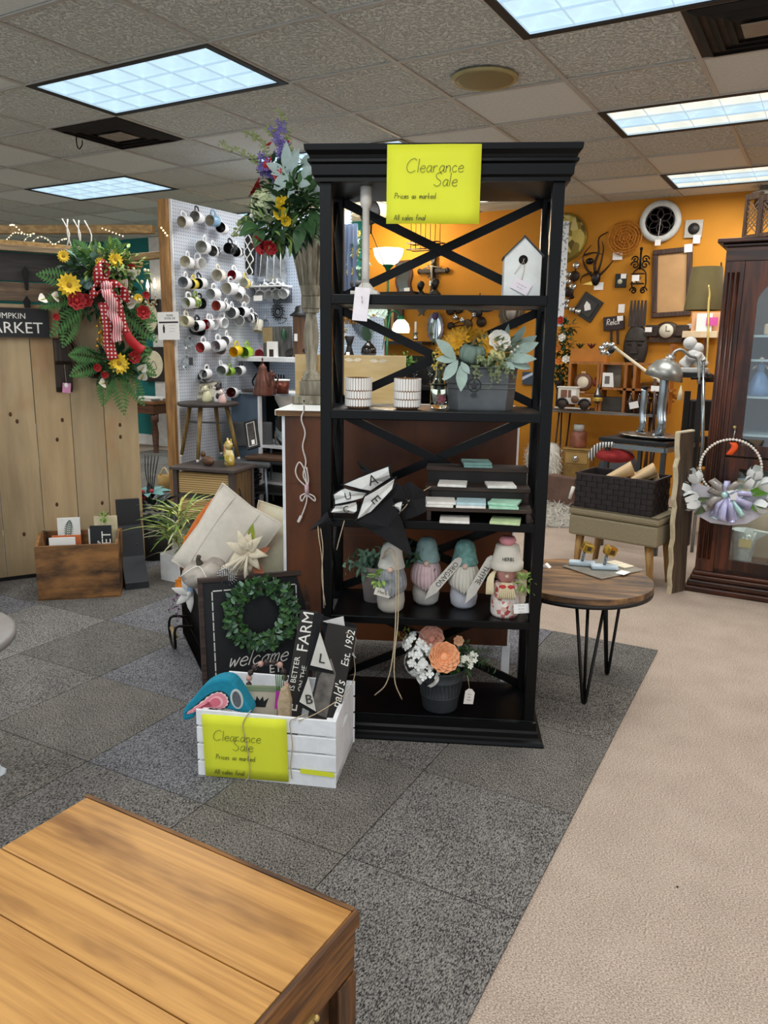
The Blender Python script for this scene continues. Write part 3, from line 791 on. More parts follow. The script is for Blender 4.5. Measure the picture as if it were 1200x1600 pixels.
part('wood_tag', MB().box(-.028, .028, -.002, .002, -.014, .014, TR((-.025, -.062, .085), (0, 14, 0))), mat('#d9d3c6', .8), t)
printed('tag_word', 'Herb', .017, INKM, t, TR((-.025, -.0642, .085), (90, 14, 0)))
for pts in ([(-.03, -.03, .2), (-.01, -.075, .24), (.02, -.1, .2), (.025, -.1, .0), (.02, -.15, -.12), (.0, -.16, -.21), (-.04, -.15, -.26)], [(-.03, -.04, .2), (.0, -.08, .25), (.03, -.105, .2), (.033, -.1, .0), (.027, -.15, -.1), (.03, -.16, -.2), (.055, -.15, -.27)]):
    part('twine_strand', MB().tube(smooth_path(pts, 5), .0022, 5), TWINE, t)
t = thing('potted_plant', 'pale terracotta pot of dusty grey-green leaves behind the left gnome', 'plant', sh(-.618, .2, .458), SR)
part('pot', MB().lathe([(.001, 0), (.043, 0), (.056, .115), (.06, .118), (.06, .135), (.05, .135), (.047, .115), (.001, .11)], 20), mat('#a99b96', .85, var=.15, scale=20), t)
b = MB(); r3 = random.Random(8)
for i in range(20): sprig(b, (r3.uniform(-.03, .03), r3.uniform(-.02, .02), .12), (r3.uniform(-.9, .9), r3.uniform(-.8, .2), r3.uniform(.1, 1)), r3.uniform(.08, .14), 9, .035, .017, .35, 55, r3)
part('foliage', b, mat('#60806a', .7, var=.3, scale=40), t, stuff=True)
b = MB()
for i in range(9): sprig(b, (r3.uniform(.12, .2), r3.uniform(.0, .04), .16), (r3.uniform(-.6, .9), r3.uniform(-.8, .2), r3.uniform(.1, .8)), .09, 8, .036, .018, .4, 55, r3)
part('trailing_foliage', b, DKGREEN, t, stuff=True)
t = thing('flowerpot_figurine', 'country figurine in upturned flower-pot hat with pink knob holding a sprig', 'figurine', sh(-.148, .09, .458), SR)
def cloth_pattern(key, cols, sc):
    m, nt, b = nodes(key); vo = nt.nodes.new('ShaderNodeTexVoronoi'); vo.inputs['Scale'].default_value = sc
    nt.links.new(coords(nt), vo.inputs['Vector'])
    sp = nt.nodes.new('ShaderNodeSeparateColor'); nt.links.new(vo.outputs['Color'], sp.inputs[0])
    r = nt.nodes.new('ShaderNodeValToRGB'); r.color_ramp.interpolation = 'CONSTANT'
    while len(r.color_ramp.elements) < len(cols): r.color_ramp.elements.new(.5)
    for i, c in enumerate(cols): r.color_ramp.elements[i].position = i / len(cols); r.color_ramp.elements[i].color = (*lin(c), 1)
    nt.links.new(sp.outputs[0], r.inputs[0]); nt.links.new(r.outputs[0], b.inputs['Base Color']); b.inputs['Roughness'].default_value = .75
    return m
PATCH = cloth_pattern('patchwork_glaze', ['#e4d8cf', '#c9746c', '#e7dfd6', '#a94a46', '#d8b3a4', '#efe7dc'], 70)
part('body', MB().lathe([(.001, 0), (.045, 0), (.05, .01), (.05, .06), (.046, .09), (.038, .12)], 18), PATCH, t)
part('head', MB().ball((0, 0, .155), (.034, .034, .04), 14, 10), mat('#c98f86', .7, var=.15), t)
part('nose', MB().ball((0, -.036, .152), .009, 8, 6), mat('#d9b79f', .6), t)
part('pot_hat', MB().lathe([(.056, .172), (.058, .175), (.058, .196), (.052, .198), (.04, .255), (.001, .256)], 20), mat('#d7cfc0', .8, var=.08, bump=.1), t)
printed('hat_word', 'HERBS', .018, INKM, t, TR((0, -.0505, .215), (78, 0, 0)), .8)
part('pink_knob', MB().lathe([(.014, .255), (.026, .262), (.03, .272), (.024, .284), (.01, .286), (.001, .286)], 14), mat('#d98f94', .6), t)
b = MB()
for s in (-1, 1):
    for i in range(7): b.tube(smooth_path([(s * .034, -.012, .17), (s * (.046 + .003 * i), -.028, .14), (s * (.044 + .004 * i), -.04, .085)], 3), .0035, 5)
for i in range(9): b.tube(smooth_path([((i - 4) * .004, -.045, .13), ((i - 4) * .006, -.056, .105), ((i - 4) * .0075, -.056, .075)], 3), .0038, 5)
part('raffia_hair', b, mat('#d9caa6', .9, var=.15), t)
part('bow', MB().ball((-.014, -.052, .116), (.014, .006, .009), 8, 6).ball((.014, -.052, .116), (.014, .006, .009), 8, 6), mat('#b8322f', .7), t)
part('green_sprig', bush(MB(), (.066, -.045, .135), (.03, .022, .03), 60, .026, .013, r=random.Random(5)), LEAFB, t)
part('paper_card', MB().box(-.026, .026, -.001, .001, -.017, .017, TR((.052, -.062, .045), (0, -6, 0))), CARD, t)
printed('card_print', '--- --\n-- ---\n--- -', .011, INKM, t, TR((.052, -.0635, .045), (90, -6, 0)))
t = thing('jar_candle', 'glass jar candle with wooden lid behind the flower-pot figurine', 'candle', sh(-.1, .235, .458), SR)
part('jar', MB().lathe([(.001, .0), (.036, 0), (.04, .006), (.04, .1), (.038, .103)], 18), mat('#c9c2b6', .3, var=.1), t)
part('lid', MB().lathe([(.001, .103), (.043, .103), (.043, .118), (.001, .118)], 20), wood('#8d7350', '#b89a70', None, 'x', 8), t)
t = thing('flower_bucket', 'ribbed grey metal bucket of peach roses and white hydrangea on the bottom shelf', 'flower pot', sh(-.366, .09, .093), SR)
GALV = mat('#474c50', .5, .5, .25, scale=12, bump=.1)
part('bucket', MB().lathe([(.001, .003), (.06, .0), (.064, .006), (.071, .055), (.073, .058), (.071, .061), (.079, .115), (.082, .118), (.08, .122), (.084, .152), (.088, .158), (.085, .16), (.08, .152), (.07, .05), (.001, .04)], 28), GALV, t)
b = MB()
for i in range(34):
    a = 2 * math.pi * i / 34; b.bar((.0715 * math.cos(a), .0715 * math.sin(a), .063), (.0785 * math.cos(a), .0785 * math.sin(a), .113), .006, .004, (math.cos(a), math.sin(a), 0))
part('ribs', b, GALV, t)
part('large_peach_rose', rose(MB(), V((.008, -.05, .212)), (.1, -1, .45), .06, 6, 6, .8), mat('#f5a878', .7, var=.18, scale=20), t)
part('back_peach_rose', rose(MB(), V((-.035, .0, .255)), (-.1, -.8, .7), .05, 5, 5, .85), mat('#d99a84', .7, var=.15, scale=20), t)
part('small_peach_rose', rose(MB(), V((.058, -.01, .262)), (.2, -1, .4), .02, 5, 3), mat('#e3b088', .7), t)
b = MB(); r4 = random.Random(6)
for cx, cy, cz, rr, n in ((-.075, -.045, .19, .05, 40), (-.095, -.02, .245, .04, 22), (-.045, -.07, .15, .035, 20), (-.06, -.03, .225, .035, 14)):
    for i in range(n):
        d = V((r4.gauss(0, 1), r4.gauss(0, 1) - .6, r4.gauss(0, 1))).normalized()
        p = V((cx, cy, cz)) + d * rr
        daisy(b, p, d, .016, 4, .3, .95)
part('white_hydrangea', b, mat('#e9ebe6', .75, var=.06), t, stuff=True)
b = MB()
for i in range(26): daisy(b, V((.1 + r4.gauss(0, .02), -.035 + r4.gauss(0, .015), .20 + r4.gauss(0, .016))), (r4.uniform(-.3, .6), -1, .5), .011, 5, .3, .7)
part('small_white_blossom', b, mat('#eeeede', .7), t, stuff=True)
b = MB(); bush(b, (.01, .0, .185), (.09, .06, .06), 210, .036, .016, r=r4)
for i in range(8): sprig(b, (r4.uniform(.02, .1), r4.uniform(-.03, .03), .2), (r4.uniform(.2, 1), r4.uniform(-.5, .3), r4.uniform(-.2, 1)), r4.uniform(.06, .12), 10, .022, .01, .25, 55, r4)
part('foliage', b, mat('#3d5c31', .6, var=.35, scale=40), t, stuff=True)
b = MB()
for x, z in ((-.12, .28), (-.1, .27), (-.13, .26)): sprig(b, (-.05, .0, .2), (x + .05, 0, z - .2), .13, 10, .02, .009, .1, 50, r4)
part('yellow_green_sprigs', b, mat('#a9a83c', .6), t, stuff=True)
part('price_tag', MB().prism([(-.017, -.03), (.017, -.026), (.017, .018), (.006, .03), (-.006, .031), (-.017, .02)], -.0006, .0006, TR((.104, -.055, .07), (90, 6, 0))), mat('#e3dcd3', .8, var=.04), t)
printed('tag_print', '----\n---\n----', .011, INKM, t, TR((.104, -.0565, .07), (90, 6, 0)))
part('thread', MB().tube([(.095, -.05, .15), (.104, -.055, .097)], .0009, 4), TWINE, t)
# ================================================================ FOREGROUND: CRATE, SIGN, BASKET, PILLOWS, CHEST
PAINTW = mat('#f1f3f6', .6, var=.07, scale=16, bump=.12, bscale=60)
CR = 20.8; CB = V((-1.226, 1.87, 0))
def cr(u, v, z):
    p = V((u, v, z)); p.rotate(Matrix.Rotation(rad(CR), 3, 'Z')); return CB + p
t = thing('wooden_crate', 'white slatted wooden crate full of sale goods with a yellow sheet on its front', 'crate', CB, CR)
L, D, H = .459, .31, .237
for v in (0, D - .009):
    for k in range(4): part('slat', MB().box(-L, 0, v, v + .009, k * .0605 + .002, k * .0605 + .055), PAINTW, t, bevel=.0015)
for k in range(5): part('floor_slat', MB().box(-L + .01, -.01, .011 + k * .058, .064 + k * .058, .004, .012), PAINTW, t)
for u in (-L + .004, -.018):
    b = MB(); prof = [(.009, 0), (D - .009, 0), (D - .009, H - .002), (.009, H - .002)]
    hole = [(D / 2 + .045 * math.cos(a) * 1, .165 + .013 * math.sin(a)) for a in [2 * math.pi * q / 16 for q in range(16)]]
    n = 16; outer = []
    for q in range(16):
        a = 2 * math.pi * q / 16; dx, dz = math.cos(a), math.sin(a); s = min((D / 2 - .009) / abs(dx) if abs(dx) > 1e-6 else 9, (H - .167 if dz > 0 else .165) / abs(dz) if abs(dz) > 1e-6 else 9)
        outer.append((D / 2 + dx * s, .165 + dz * s))
    outer += []
    vs = [(x, y, z) for x in (0, .014) for (y, z) in hole + outer]
    fs = []
    for q in range(16):
        r = (q + 1) % 16
        fs += [(q, r, 16 + r, 16 + q), (32 + q, 48 + q, 48 + r, 32 + r), (q, 32 + q, 32 + r, r), (16 + q, 16 + r, 48 + r, 48 + q)]
    b.add(vs, fs, TR((u, 0, 0)))
    for y, z in ((.009, 0), (D - .009, 0), (.009, H - .002), (D - .009, H - .002)): pass
    part('end_panel', b, PAINTW, t)
    part('corner_fill', MB().box(u, u + .014, .009, D - .009, 0, .03), PAINTW, t)
    for v in (.009, D - .035): part('corner_post', MB().box(u + (.012 if u < -.1 else -.016), u + (.03 if u < -.1 else .002), v, v + .02, .006, H - .004), PAINTW, t)
sale_sheet('yellow handwritten sale sheet tied with twine to the front of the white crate', cr(-.432, -.0045, .008), CR, .279, .216,
    [('Clearance', .034, .13, .0175), ('Sale', .098, .098, .0185), ('Prices as marked', .04, .065, .0085), ('All sales final', .033, .012, .0085)], -1.5)
one('paper_scrap', 'narrow strip of yellow paper caught in the lower gap of the crate', 'paper', MB().box(-.115, -.005, -.0015, -.0005, .0, .016), YEL, loc=cr(-.0, -.002, .046), rot=(0, 2, CR))
def strand(label, pts, r=.0017):
    m = MB().tube(smooth_path([cr(*p) for p in pts], 5), r, 5); o = V(cr(*pts[0])); m.v = [p - o for p in m.v]
    one('twine', label, 'twine', m, TWINE, loc=o)
strand('twine hanging down over the yellow sheet on the crate', [(-.28, .015, .243), (-.285, -.006, .235), (-.3, -.009, .2), (-.287, -.009, .13), (-.28, -.009, .06), (-.285, -.01, .02), (-.3, -.012, .0025)])
strand('twine hanging down the crate front right of the yellow sheet', [(-.1, .03, .24), (-.13, -.004, .238), (-.147, -.0055, .22), (-.139, -.0055, .15), (-.146, -.0055, .08), (-.142, -.0055, .03)])
strand('twine running from the crate rim up over the black cloth', [(-.12, -.006, .23), (-.06, .03, .25), (.0, .15, .262), (.012, .24, .29), (.004, .26, .36), (.012, .25, .42), (-.01, .2, .455)])
# felt pouch hanging over the left end
t = thing('felt_pouch', 'teal felt pouch with pink scalloped paisley hanging over the crate end', 'pouch', cr(-.459, .06, .24), CR)
outl = [(-.06, -.062), (-.054, -.022), (-.02, .02), (.02, .068), (.07, .094), (.11, .09), (.14, .05), (.175, -.02), (.11, -.014), (.05, -.005), (.0, -.018), (-.028, -.055)]
outl = [(p.x, p.y) for p in smooth_path([(x, y, 0) for x, y in outl], 3, True)]
part('pouch_body', MB().prism(outl, -.03, .03, TR((0, 0, 0), (90, 0, 0))), mat('#1187a3', .9, var=.1, scale=60, bump=.3, bscale=500), t, bevel=.014)
pais = [(-.045, -.035), (-.005, .0), (.035, .035), (.07, .05), (.095, .038), (.1, .012), (.08, -.008), (.04, -.012), (.0, -.02), (-.03, -.035)]
def off(poly, d):
    c = V((sum(p[0] for p in poly) / len(poly), sum(p[1] for p in poly) / len(poly))); o = []
    for p in poly: q = V(p) - c; o.append(tuple(c + q * (1 + d / q.length)))
    return o
ps = [(p.x, p.y) for p in smooth_path([(x, y, 0) for x, y in pais], 4, True)]
for k, (d, c, z) in enumerate(((.004, '#16343b', .0305), (.0, '#f0d5d3', .0315), (-.006, '#e58f9c', .0325), (-.02, '#f3b9bf', .0335), (-.028, '#d96f80', .0345))):
    pp = [(x, y) if k or i % 2 else (x, y) for i, (x, y) in enumerate(off(ps, d))]
    if k == 1: pp = off([(x * (1 + .0), y) for x, y in ps], 0); pp = [p if i % 2 else off(ps, -.004)[i] for i, p in enumerate(pp)]
    part('paisley_layer', MB().prism(pp, z - .002, z, TR((0, 0, 0), (90, 0, 0))), mat(c, .9, var=.06), t)
ell = lambda a, b_, n=24: [(a * math.cos(2 * math.pi * i / n), b_ * math.sin(2 * math.pi * i / n)) for i in range(n)]
part('pale_oval', MB().prism(ell(.021, .034), .0295, .0325, TR((.128, 0, .03), (90, -8, 0))), mat('#c3ccc8', .9), t)
part('grey_oval', MB().prism(ell(.014, .027), .032, .0345, TR((.128, 0, .03), (90, -8, 0))), mat('#5d6166', .9, var=.2, scale=90), t)
# bead garland
t = thing('bead_garland', 'loop of dark and pink wooden beads standing up inside the crate', 'garland', cr(-.27, .2, .19), CR)
arc = [(-.075, 0, .03), (-.08, 0, .06), (-.07, 0, .1), (-.04, 0, .128), (0, .0, .14), (.035, 0, .13), (.05, -.01, .1), (.06, -.02, .07), (.072, -.03, .03)]
pa = smooth_path(arc, 8); dist = 0; last = pa[0]; k = 0
for p in pa[1:]:
    dist += (p - last).length; last = p
    if dist > .0215: part('bead', MB().ball(p, .0108 if k % 2 else .0102, 10, 8), mat('#3a2b29', .5) if k % 3 != 1 else mat('#c49a8c', .6), t); dist = 0; k += 1
part('cord', MB().tube(pa, .0015, 5), TWINE, t)
t, w, h = plate('small_wood_sign', 'small cream block sign with a black crown and green top edge inside the crate', 'sign', cr(-.335, .1, .165), cr(-.225, .11, .165), cr(-.335, .12, .26))
part('block', MB().box(0, w, 0, h, -.018, 0), mat('#bdb3a0', .8, var=.12), t); part('green_edge', MB().box(-.002, w + .002, h - .002, h + .012, -.02, .002), mat('#7c8a6a', .8), t)
part('crown', MB().prism([(.028, .03), (.068, .03), (.07, .04), (.078, .062), (.062, .05), (.058, .066), (.048, .052), (.038, .066), (.034, .05), (.018, .062), (.026, .04)], 0, .0012, TR((.004, .012, 0))), BLACK, t)
one('purple_tag', 'bright purple paper tag with green stems inside the crate', 'tag', MB().box(-.013, .013, -.001, .001, -.03, .03), mat('#a3218f', .6), loc=cr(-.208, .085, .25), rot=(-8, 3, CR))
one('lavender_stems', 'bundle of thin green lavender stems beside the purple tag', 'flowers', (lambda b: [b.tube([(i * .004 - .008, 0, 0), (i * .007 - .014, .004, .1)], .0018, 4) for i in range(5)] and b)(MB()), GREEN, loc=cr(-.21, .1, .23), rz=CR)
one('kraft_pouch', 'crumpled tan kraft paper pouch next to the purple tag in the crate', 'bag', MB().prism([(-.02, 0), (.02, 0), (.024, .09), (.012, .14), (-.01, .13), (-.022, .08)], -.012, .012, TR((0, 0, 0), (90, 0, 0))), mat('#b8a283', .9, var=.2, scale=50, bump=.5, bscale=50), loc=cr(-.19, .085, .165), rz=CR, bevel=.005)
# boards leaning in the crate
BOARD = mat('#17130f', .7, var=.25, scale=30)
PRINTW = mat('#e9e6de', .7, var=.04)
t, w, h = plate('farm_sign', 'long dark board lettered FE IS BETTER ON THE FARM standing in the crate', 'sign', (-1.498, 1.927, 0.087), (-1.438, 1.950, 0.082), (-1.552, 2.123, 0.470))
part('board', MB().box(0, w, 0, h, -.014, 0), BOARD, t, bevel=.001)
RZ = TR((0, 0, 0), (0, 0, 90))
printed('lettering', 'FE', .055, PRINTW, t, TR((w * .5, h * .2, .0006)) @ RZ, 1.0)
printed('lettering', 'IS BETTER', .027, PRINTW, t, TR((w * .3, h * .49, .0006)) @ RZ, 1.0)
printed('lettering', 'ON THE', .024, PRINTW, t, TR((w * .76, h * .46, .0006)) @ RZ, 1.0)
printed('lettering', 'FARM', .057, PRINTW, t, TR((w * .5, h * .83, .0006)) @ RZ, 1.0)
t, w, h = plate('old_farm_sign', 'dark plank sign lettered nald\'s Est. 1952 leaning out of the crate', 'sign', (-1.368, 1.902, 0.157), (-1.275, 1.937, 0.144), (-1.393, 2.058, 0.473))
part('board', MB().box(0, w, 0, h, -.012, 0), BOARD, t, bevel=.001)
printed('lettering', "nald's", .045, PRINTW, t, TR((w * .85, h * .37, .0006)) @ RZ, .9, shear=.25)
printed('lettering', 'Est. 1952', .036, PRINTW, t, TR((w * .85, h * .8, .0006)) @ RZ, .9, shear=.2)
BARN = mat('#6a6560', .8, var=.5, scale=25)
part('barn_print', MB().prism([(.004, .06), (w * .62, .05), (w * .62, h * .55), (w * .35, h * .68), (.01, h * .5)], 0, .0008), BARN, t)
t = thing('letter_bunting', 'black bunting with white pennants L and B draped over the boards in the crate', 'bunting', cr(-.08, .1, .3), CR)
T_ = mw(t).inverted()
def wp(name, pts, mt, th=.003, up=0):
    q = [T_ @ V(p) for p in pts]; n = (q[1] - q[0]).cross(q[2] - q[0]).normalized()
    if n.y > 0: n = -n
    b = MB(); k = len(q)
    b.add([p + n * up for p in q] + [p + n * (up + th) for p in q], [list(range(k)), [k + i for i in range(k)][::-1]] + [(i, (i + 1) % k, k + (i + 1) % k, k + i) for i in range(k)])
    return part(name, b, mt, t), (sum(q, V((0, 0, 0))) / k + n * (up + th + .0008)), n
BL = (-1.236, 1.897, 20.8)
for tri, tri2, let, roll in (([(-1.310, 1.896, 0.539), (-1.344, 1.883, 0.379), (-1.262, 1.914, 0.371)], [(-1.302, 1.895, 0.508), (-1.331, 1.884, 0.397), (-1.264, 1.909, 0.385)], 'L', -8),
                             ([(-1.334, 1.859, 0.381), (-1.362, 1.849, 0.271), (-1.296, 1.874, 0.238)], [(-1.322, 1.860, 0.367), (-1.350, 1.850, 0.282), (-1.300, 1.869, 0.254)], 'B', 8)):
    o, c, n = wp('pennant', tri, BF)
    o2, c, n = wp('white_panel', tri2, mat('#d5d2c9', .9, var=.08, scale=20))
    printed('letter', let, .045, INKM, t, aim(c + n * .002 + V((.004, 0, -.008)), n, (0, 0, 1), roll))
for tri in ([(-1.410, 2.018, 0.513), (-1.382, 1.923, 0.346), (-1.379, 2.030, 0.511)], [(-1.437, 2.072, 0.488), (-1.310, 2.120, 0.463), (-1.314, 2.095, 0.345), (-1.382, 2.069, 0.362)], [(-1.336, 2.116, 0.436), (-1.312, 2.125, 0.322), (-1.339, 2.081, 0.270), (-1.356, 2.079, 0.410)]):
    wp('black_cloth', tri, BF, .004)
for tri in ([(-1.409, 2.070, 0.471), (-1.343, 2.095, 0.494), (-1.337, 2.097, 0.449)], [(-1.314, 2.082, 0.400), (-1.289, 2.091, 0.358), (-1.310, 2.084, 0.372)]):
    wp('white_panel', tri, WF, .002, .004)

# ---------------------------------------------------------------- welcome sign
WA = 49
t = thing('welcome_sign', 'dark framed board with white dashed border and the word welcome', 'sign', (-2.08, 2.19, .004), rot=(83, 0, WA))
t.rotation_euler = (Matrix.Rotation(rad(WA), 3, 'Z') @ Matrix.Rotation(rad(83), 3, 'X')).to_euler()
W_, H_ = .455, .462
FR = wood('#2a1e18', '#4a3830', None, 'x', 6)
part('board', MB().box(.018, W_ - .018, .018, H_ - .018, -.012, -.004), mat('#15171b', .55, var=.15, scale=6), t)
for a, b_, c, d in ((0, W_, 0, .02), (0, W_, H_ - .02, H_), (0, .02, .02, H_ - .02), (W_ - .02, W_, .02, H_ - .02)): part('frame_bar', MB().box(a, b_, c, d, -.018, .006), FR, t, bevel=.002)
b = MB(); r5 = random.Random(2)
def dash(x0, y0, x1, y1, n):
    for i in range(n):
        a, c = (i + .08) / n, (i + .93) / n
        p, q = V((x0, y0, 0)).lerp(V((x1, y1, 0)), a), V((x0, y0, 0)).lerp(V((x1, y1, 0)), c)
        b.bar(p + V((0, 0, -.0035)), q + V((0, 0, -.0035)), .0012, .0045, (1, 0, 0) if abs(x1 - x0) < .01 else (0, 1, 0))
dash(.055, .03, .055, .405, 9); dash(.055, .405, .40, .405, 8); dash(.40, .405, .40, .03, 9)
part('dashed_border', b, PRINTW, t, stuff=True)
handwritten('script_lettering', [('welcome', .105, .085, .036)], PRINTW, t, TR((0, 0, -.0033)) @ Matrix(((1, .25, 0, -.02), (0, 1, 0, 0), (0, 0, 1, 0), (0, 0, 0, 1))), .0045)
printed('block_lettering', 'ET', .05, PRINTW, t, TR((.30, .055, -.0035)))
SGN = mw(t)
t = thing('boxwood_wreath', 'small round wreath of glossy green leaves on the welcome sign', 'wreath'); t.matrix_basis = SGN @ TR((.245, .30, .012))
part('ring', MB().tube([(.105 * math.cos(a), .105 * math.sin(a), .01) for a in [2 * math.pi * i / 24 for i in range(24)]], .014, 6, True), mat('#2b2418', .9), t)
r6 = random.Random(11)
for k, (m, n) in enumerate(((GREEN, 250), (DKGREEN, 250), (mat('#7fa08a', .45, var=.25, scale=30), 70))):
    b = MB()
    for i in range(n):
        a = r6.uniform(0, 6.283); rr = r6.uniform(.072, .142); c = V((rr * math.cos(a), rr * math.sin(a), r6.uniform(.0, .035)))
        d = V((math.cos(a + r6.uniform(-1.4, 1.4)), math.sin(a + r6.uniform(-1.4, 1.4)), r6.uniform(-.1, .8)))
        b.leaf(c, d, (r6.uniform(-.5, .5), r6.uniform(-.5, .5), 1), r6.uniform(.022, .036), r6.uniform(.013, .019), .2, 3, .2, 1.1)
    part('foliage', b, m, t, stuff=True)

# ---------------------------------------------------------------- wire basket and what is in it
BA = V((-2.115, 2.255, 0)); BD = 143
t = thing('wire_basket', 'black wire basket half hidden behind the welcome sign', 'basket', BA, BD)
BLn, BW, BH = .62, .40, .33
def rect(z, g=0): return [(-g, g * 0 - 0 + g, z), (BLn + g, g, z), (BLn + g, -BW - g, z), (-g, -BW - g, z)]
WIRE = mat('#15110f', .4, .7, .1)
for z, r in ((.006, .004), (.11, .0025), (.22, .0025), (BH, .005)): part('rim_wire', MB().tube(rect(z), r, 5, True), WIRE, t)
b = MB()
for i in range(32): x = BLn * i / 31; b.tube([(x, 0, .006), (x, 0, BH)], .0022, 4).tube([(x, -BW, .006), (x, -BW, BH)], .0022, 4)
for i in range(1, 22): y = -BW * i / 22; b.tube([(0, y, .006), (0, y, BH)], .0022, 4).tube([(BLn, y, .006), (BLn, y, BH)], .0022, 4)
for i in range(16): x = BLn * i / 15; b.tube([(x, 0, .006), (x, -BW, .006)], .0022, 4)
part('upright_wires', b, WIRE, t, stuff=True)
part('handle', MB().tube(smooth_path([(BLn * .52, .0, .14), (BLn * .52, .075, .145), (BLn * .52, .08, .05), (BLn * .75, .08, .04), (BLn * .75, .078, .145), (BLn * .75, .0, .14)], 4), .0065, 6), WIRE, t)
part('wooden_grip', MB().tube([(BLn * .54, .075, .1), (BLn * .73, .075, .1)], .011, 8), mat('#9a8560', .7), t)
T0 = mw(t)
def ba(x, y, z): return T0 @ V((x, -y, z))
CLOTHW = mat('#e4e2dc', .9, var=.06, scale=20, bump=.25, bscale=300)
def cushion(name, label, c, w, h, d, rot, mt, group=None, pinch=.1, extra=None, N=14):
    t = thing(name, label, 'pillow', c, group=group); t.rotation_euler = [rad(a) for a in rot]
    vs = []; rows = {1: [], -1: []}
    def P(i, j, s):
        u, v = i / N * 2 - 1, j / N * 2 - 1
        e = max(0, (1 - abs(u) ** 2.6)) * max(0, (1 - abs(v) ** 2.6))
        k = 1 - pinch * (1 - abs(u * v)) * (abs(u) ** 4 + abs(v) ** 4) * .6
        return V((u * w / 2 * k, s * d / 2 * e ** .55, v * h / 2 * k))
    for s in (1, -1): rows[s] = [[P(i, j, s) for i in range(N + 1)] for j in range(N + 1)]
    part('front_cover', MB().sheet(rows[-1]), mt, t); part('back_cover', MB().sheet([r[::-1] for r in rows[1]]), extra or mt, t)
    edge = [P(i, 0, 0) for i in range(N)] + [P(N, j, 0) for j in range(N)] + [P(N - i, N, 0) for i in range(N)] + [P(0, N - j, 0) for j in range(N)]
    part('piping', MB().tube(edge, .0045, 5, True), mt, t)
    return t
b = MB()
def ball_thing(name, label, cat, c, r, m, **k): return one(name, label, cat, MB().ball((0, 0, 0), r, 14, 10), m, loc=c, **k)
ball_thing('stuffed_ball', 'white puffed fabric ball at the top of the wire basket', 'ball', ba(.1, .10, .345), (.075, .06, .085), CLOTHW)
ball_thing('stuffed_ball', 'white fabric ball lower in the wire basket behind the bars', 'ball', ba(.1, .10, .16), (.09, .085, .1), CLOTHW)
ball_thing('stuffed_ball', 'dark plaid fabric ball in the wire basket behind the bars', 'ball', ba(.28, .09, .12), (.08, .08, .09), cloth_pattern('buffalo_check', ['#1b1b1d', '#e6e4df', '#6d6c6c', '#111112'], 40))
ball_thing('stuffed_ball', 'cream fabric ball at the far end of the wire basket', 'ball', ba(.45, .1, .13), (.09, .09, .1), mat('#d8d0c0', .9, var=.1))
one('orange_flower', 'cluster of orange silk petals sticking out of the wire basket', 'flower', (lambda b: [daisy(b, V((r6.gauss(0, .03), r6.gauss(0, .02), r6.gauss(0, .05))), (r6.gauss(.4, .5), r6.gauss(-.8, .3), r6.gauss(.2, .5)), .05, 7, .4, .7, 2) for _ in range(7)] and b)(MB()), mat('#e39412', .7, var=.2, scale=40), loc=ba(.43, .04, .37))
one('orange_flower', 'orange silk bloom against the left rim of the wire basket', 'flower', (lambda b: [daisy(b, V((r6.gauss(0, .02), r6.gauss(0, .02), r6.gauss(0, .04))), (r6.gauss(.4, .5), r6.gauss(-.8, .3), r6.gauss(.2, .5)), .045, 7, .4, .7, 2) for _ in range(5)] and b)(MB()), mat('#e0861a', .7, var=.2, scale=40), loc=ba(.48, .02, .29))
t = thing('fabric_bow', 'cream and blue star-shaped fabric bow on the basket rim', 'bow', ba(.3, .0, .31), 20)
b = MB()
for k in range(7):
    a = rad(k * 52 + 10); b.leaf((0, -.015, 0), (math.cos(a), -.35, math.sin(a)), (0, -1, .1), .085, .034, .25, 4, .35, .9)
part('loops', b, CLOTHW, t, solid=.003); part('blue_loop', MB().leaf((0, -.02, .0), (.2, -.5, .8), (0, -1, .2), .06, .03, .2, 4, .3), mat('#8ea7c6', .9), t, solid=.003); part('knot', MB().ball((0, -.03, 0), .013, 8, 6), CLOTHW, t)
one('purple_sprig', 'dried purple flower sprig hanging on the left of the wire basket', 'flower', sprig(sprig(MB(), (0, 0, 0), (.2, -.4, -.8), .12, 12, .022, .012), (.02, 0, .02), (-.5, -.3, -.8), .12, 12, .022, .012), mat('#7a5672', .8, var=.4, scale=60), loc=ba(.45, -.03, .28))
PLAID = two_tone('#8e8982', '#cfcac2', 26, 0, .5)
t = thing('fabric_pumpkin', 'silvery plaid fabric pumpkin with dark stem in front of the pillow', 'pumpkin', (-2.219, 2.366, 0.443), 15, rot=(18, -14, 15))
pumpkin('body', t, (0, 0, 0), .095, .05, mat('#b3aaa0', .6, .15, .25, scale=18), 8, stemc='#4d443a')
part('lace', MB().tube(smooth_path([(-.08, -.05, .02), (-.03, -.085, .05), (.03, -.06, .06), (.06, -.09, .0)], 4), .003, 5), mat('#e8e2d6', .8), t)
t = thing('silk_flower', 'large cream silk flower with green leaves between the two pillows', 'flower', (-2.013, 2.412, 0.532), 20)
b = MB()
for k in range(9):
    a = rad(k * 40); b.leaf((0, 0, .02), (math.cos(a) * .7, -.55, math.sin(a)), (0, -1, .2), .085, .045, .5, 5, .4, .8)
part('petals', b, mat('#e4d6ba', .85, var=.12, scale=30), t, solid=.002)
b = MB()
for dx, dz in ((-.09, -.09), (-.06, -.12), (-.11, -.055), (.01, -.12)): b.ribbon(smooth_path([(0, -.02, 0), (dx * .5, -.05, dz * .45), (dx, -.03, dz)], 4), .028, (.4, .3, .8))
part('ribbon_tails', b, mat('#d9cdb6', .85, var=.1), t, solid=.002)
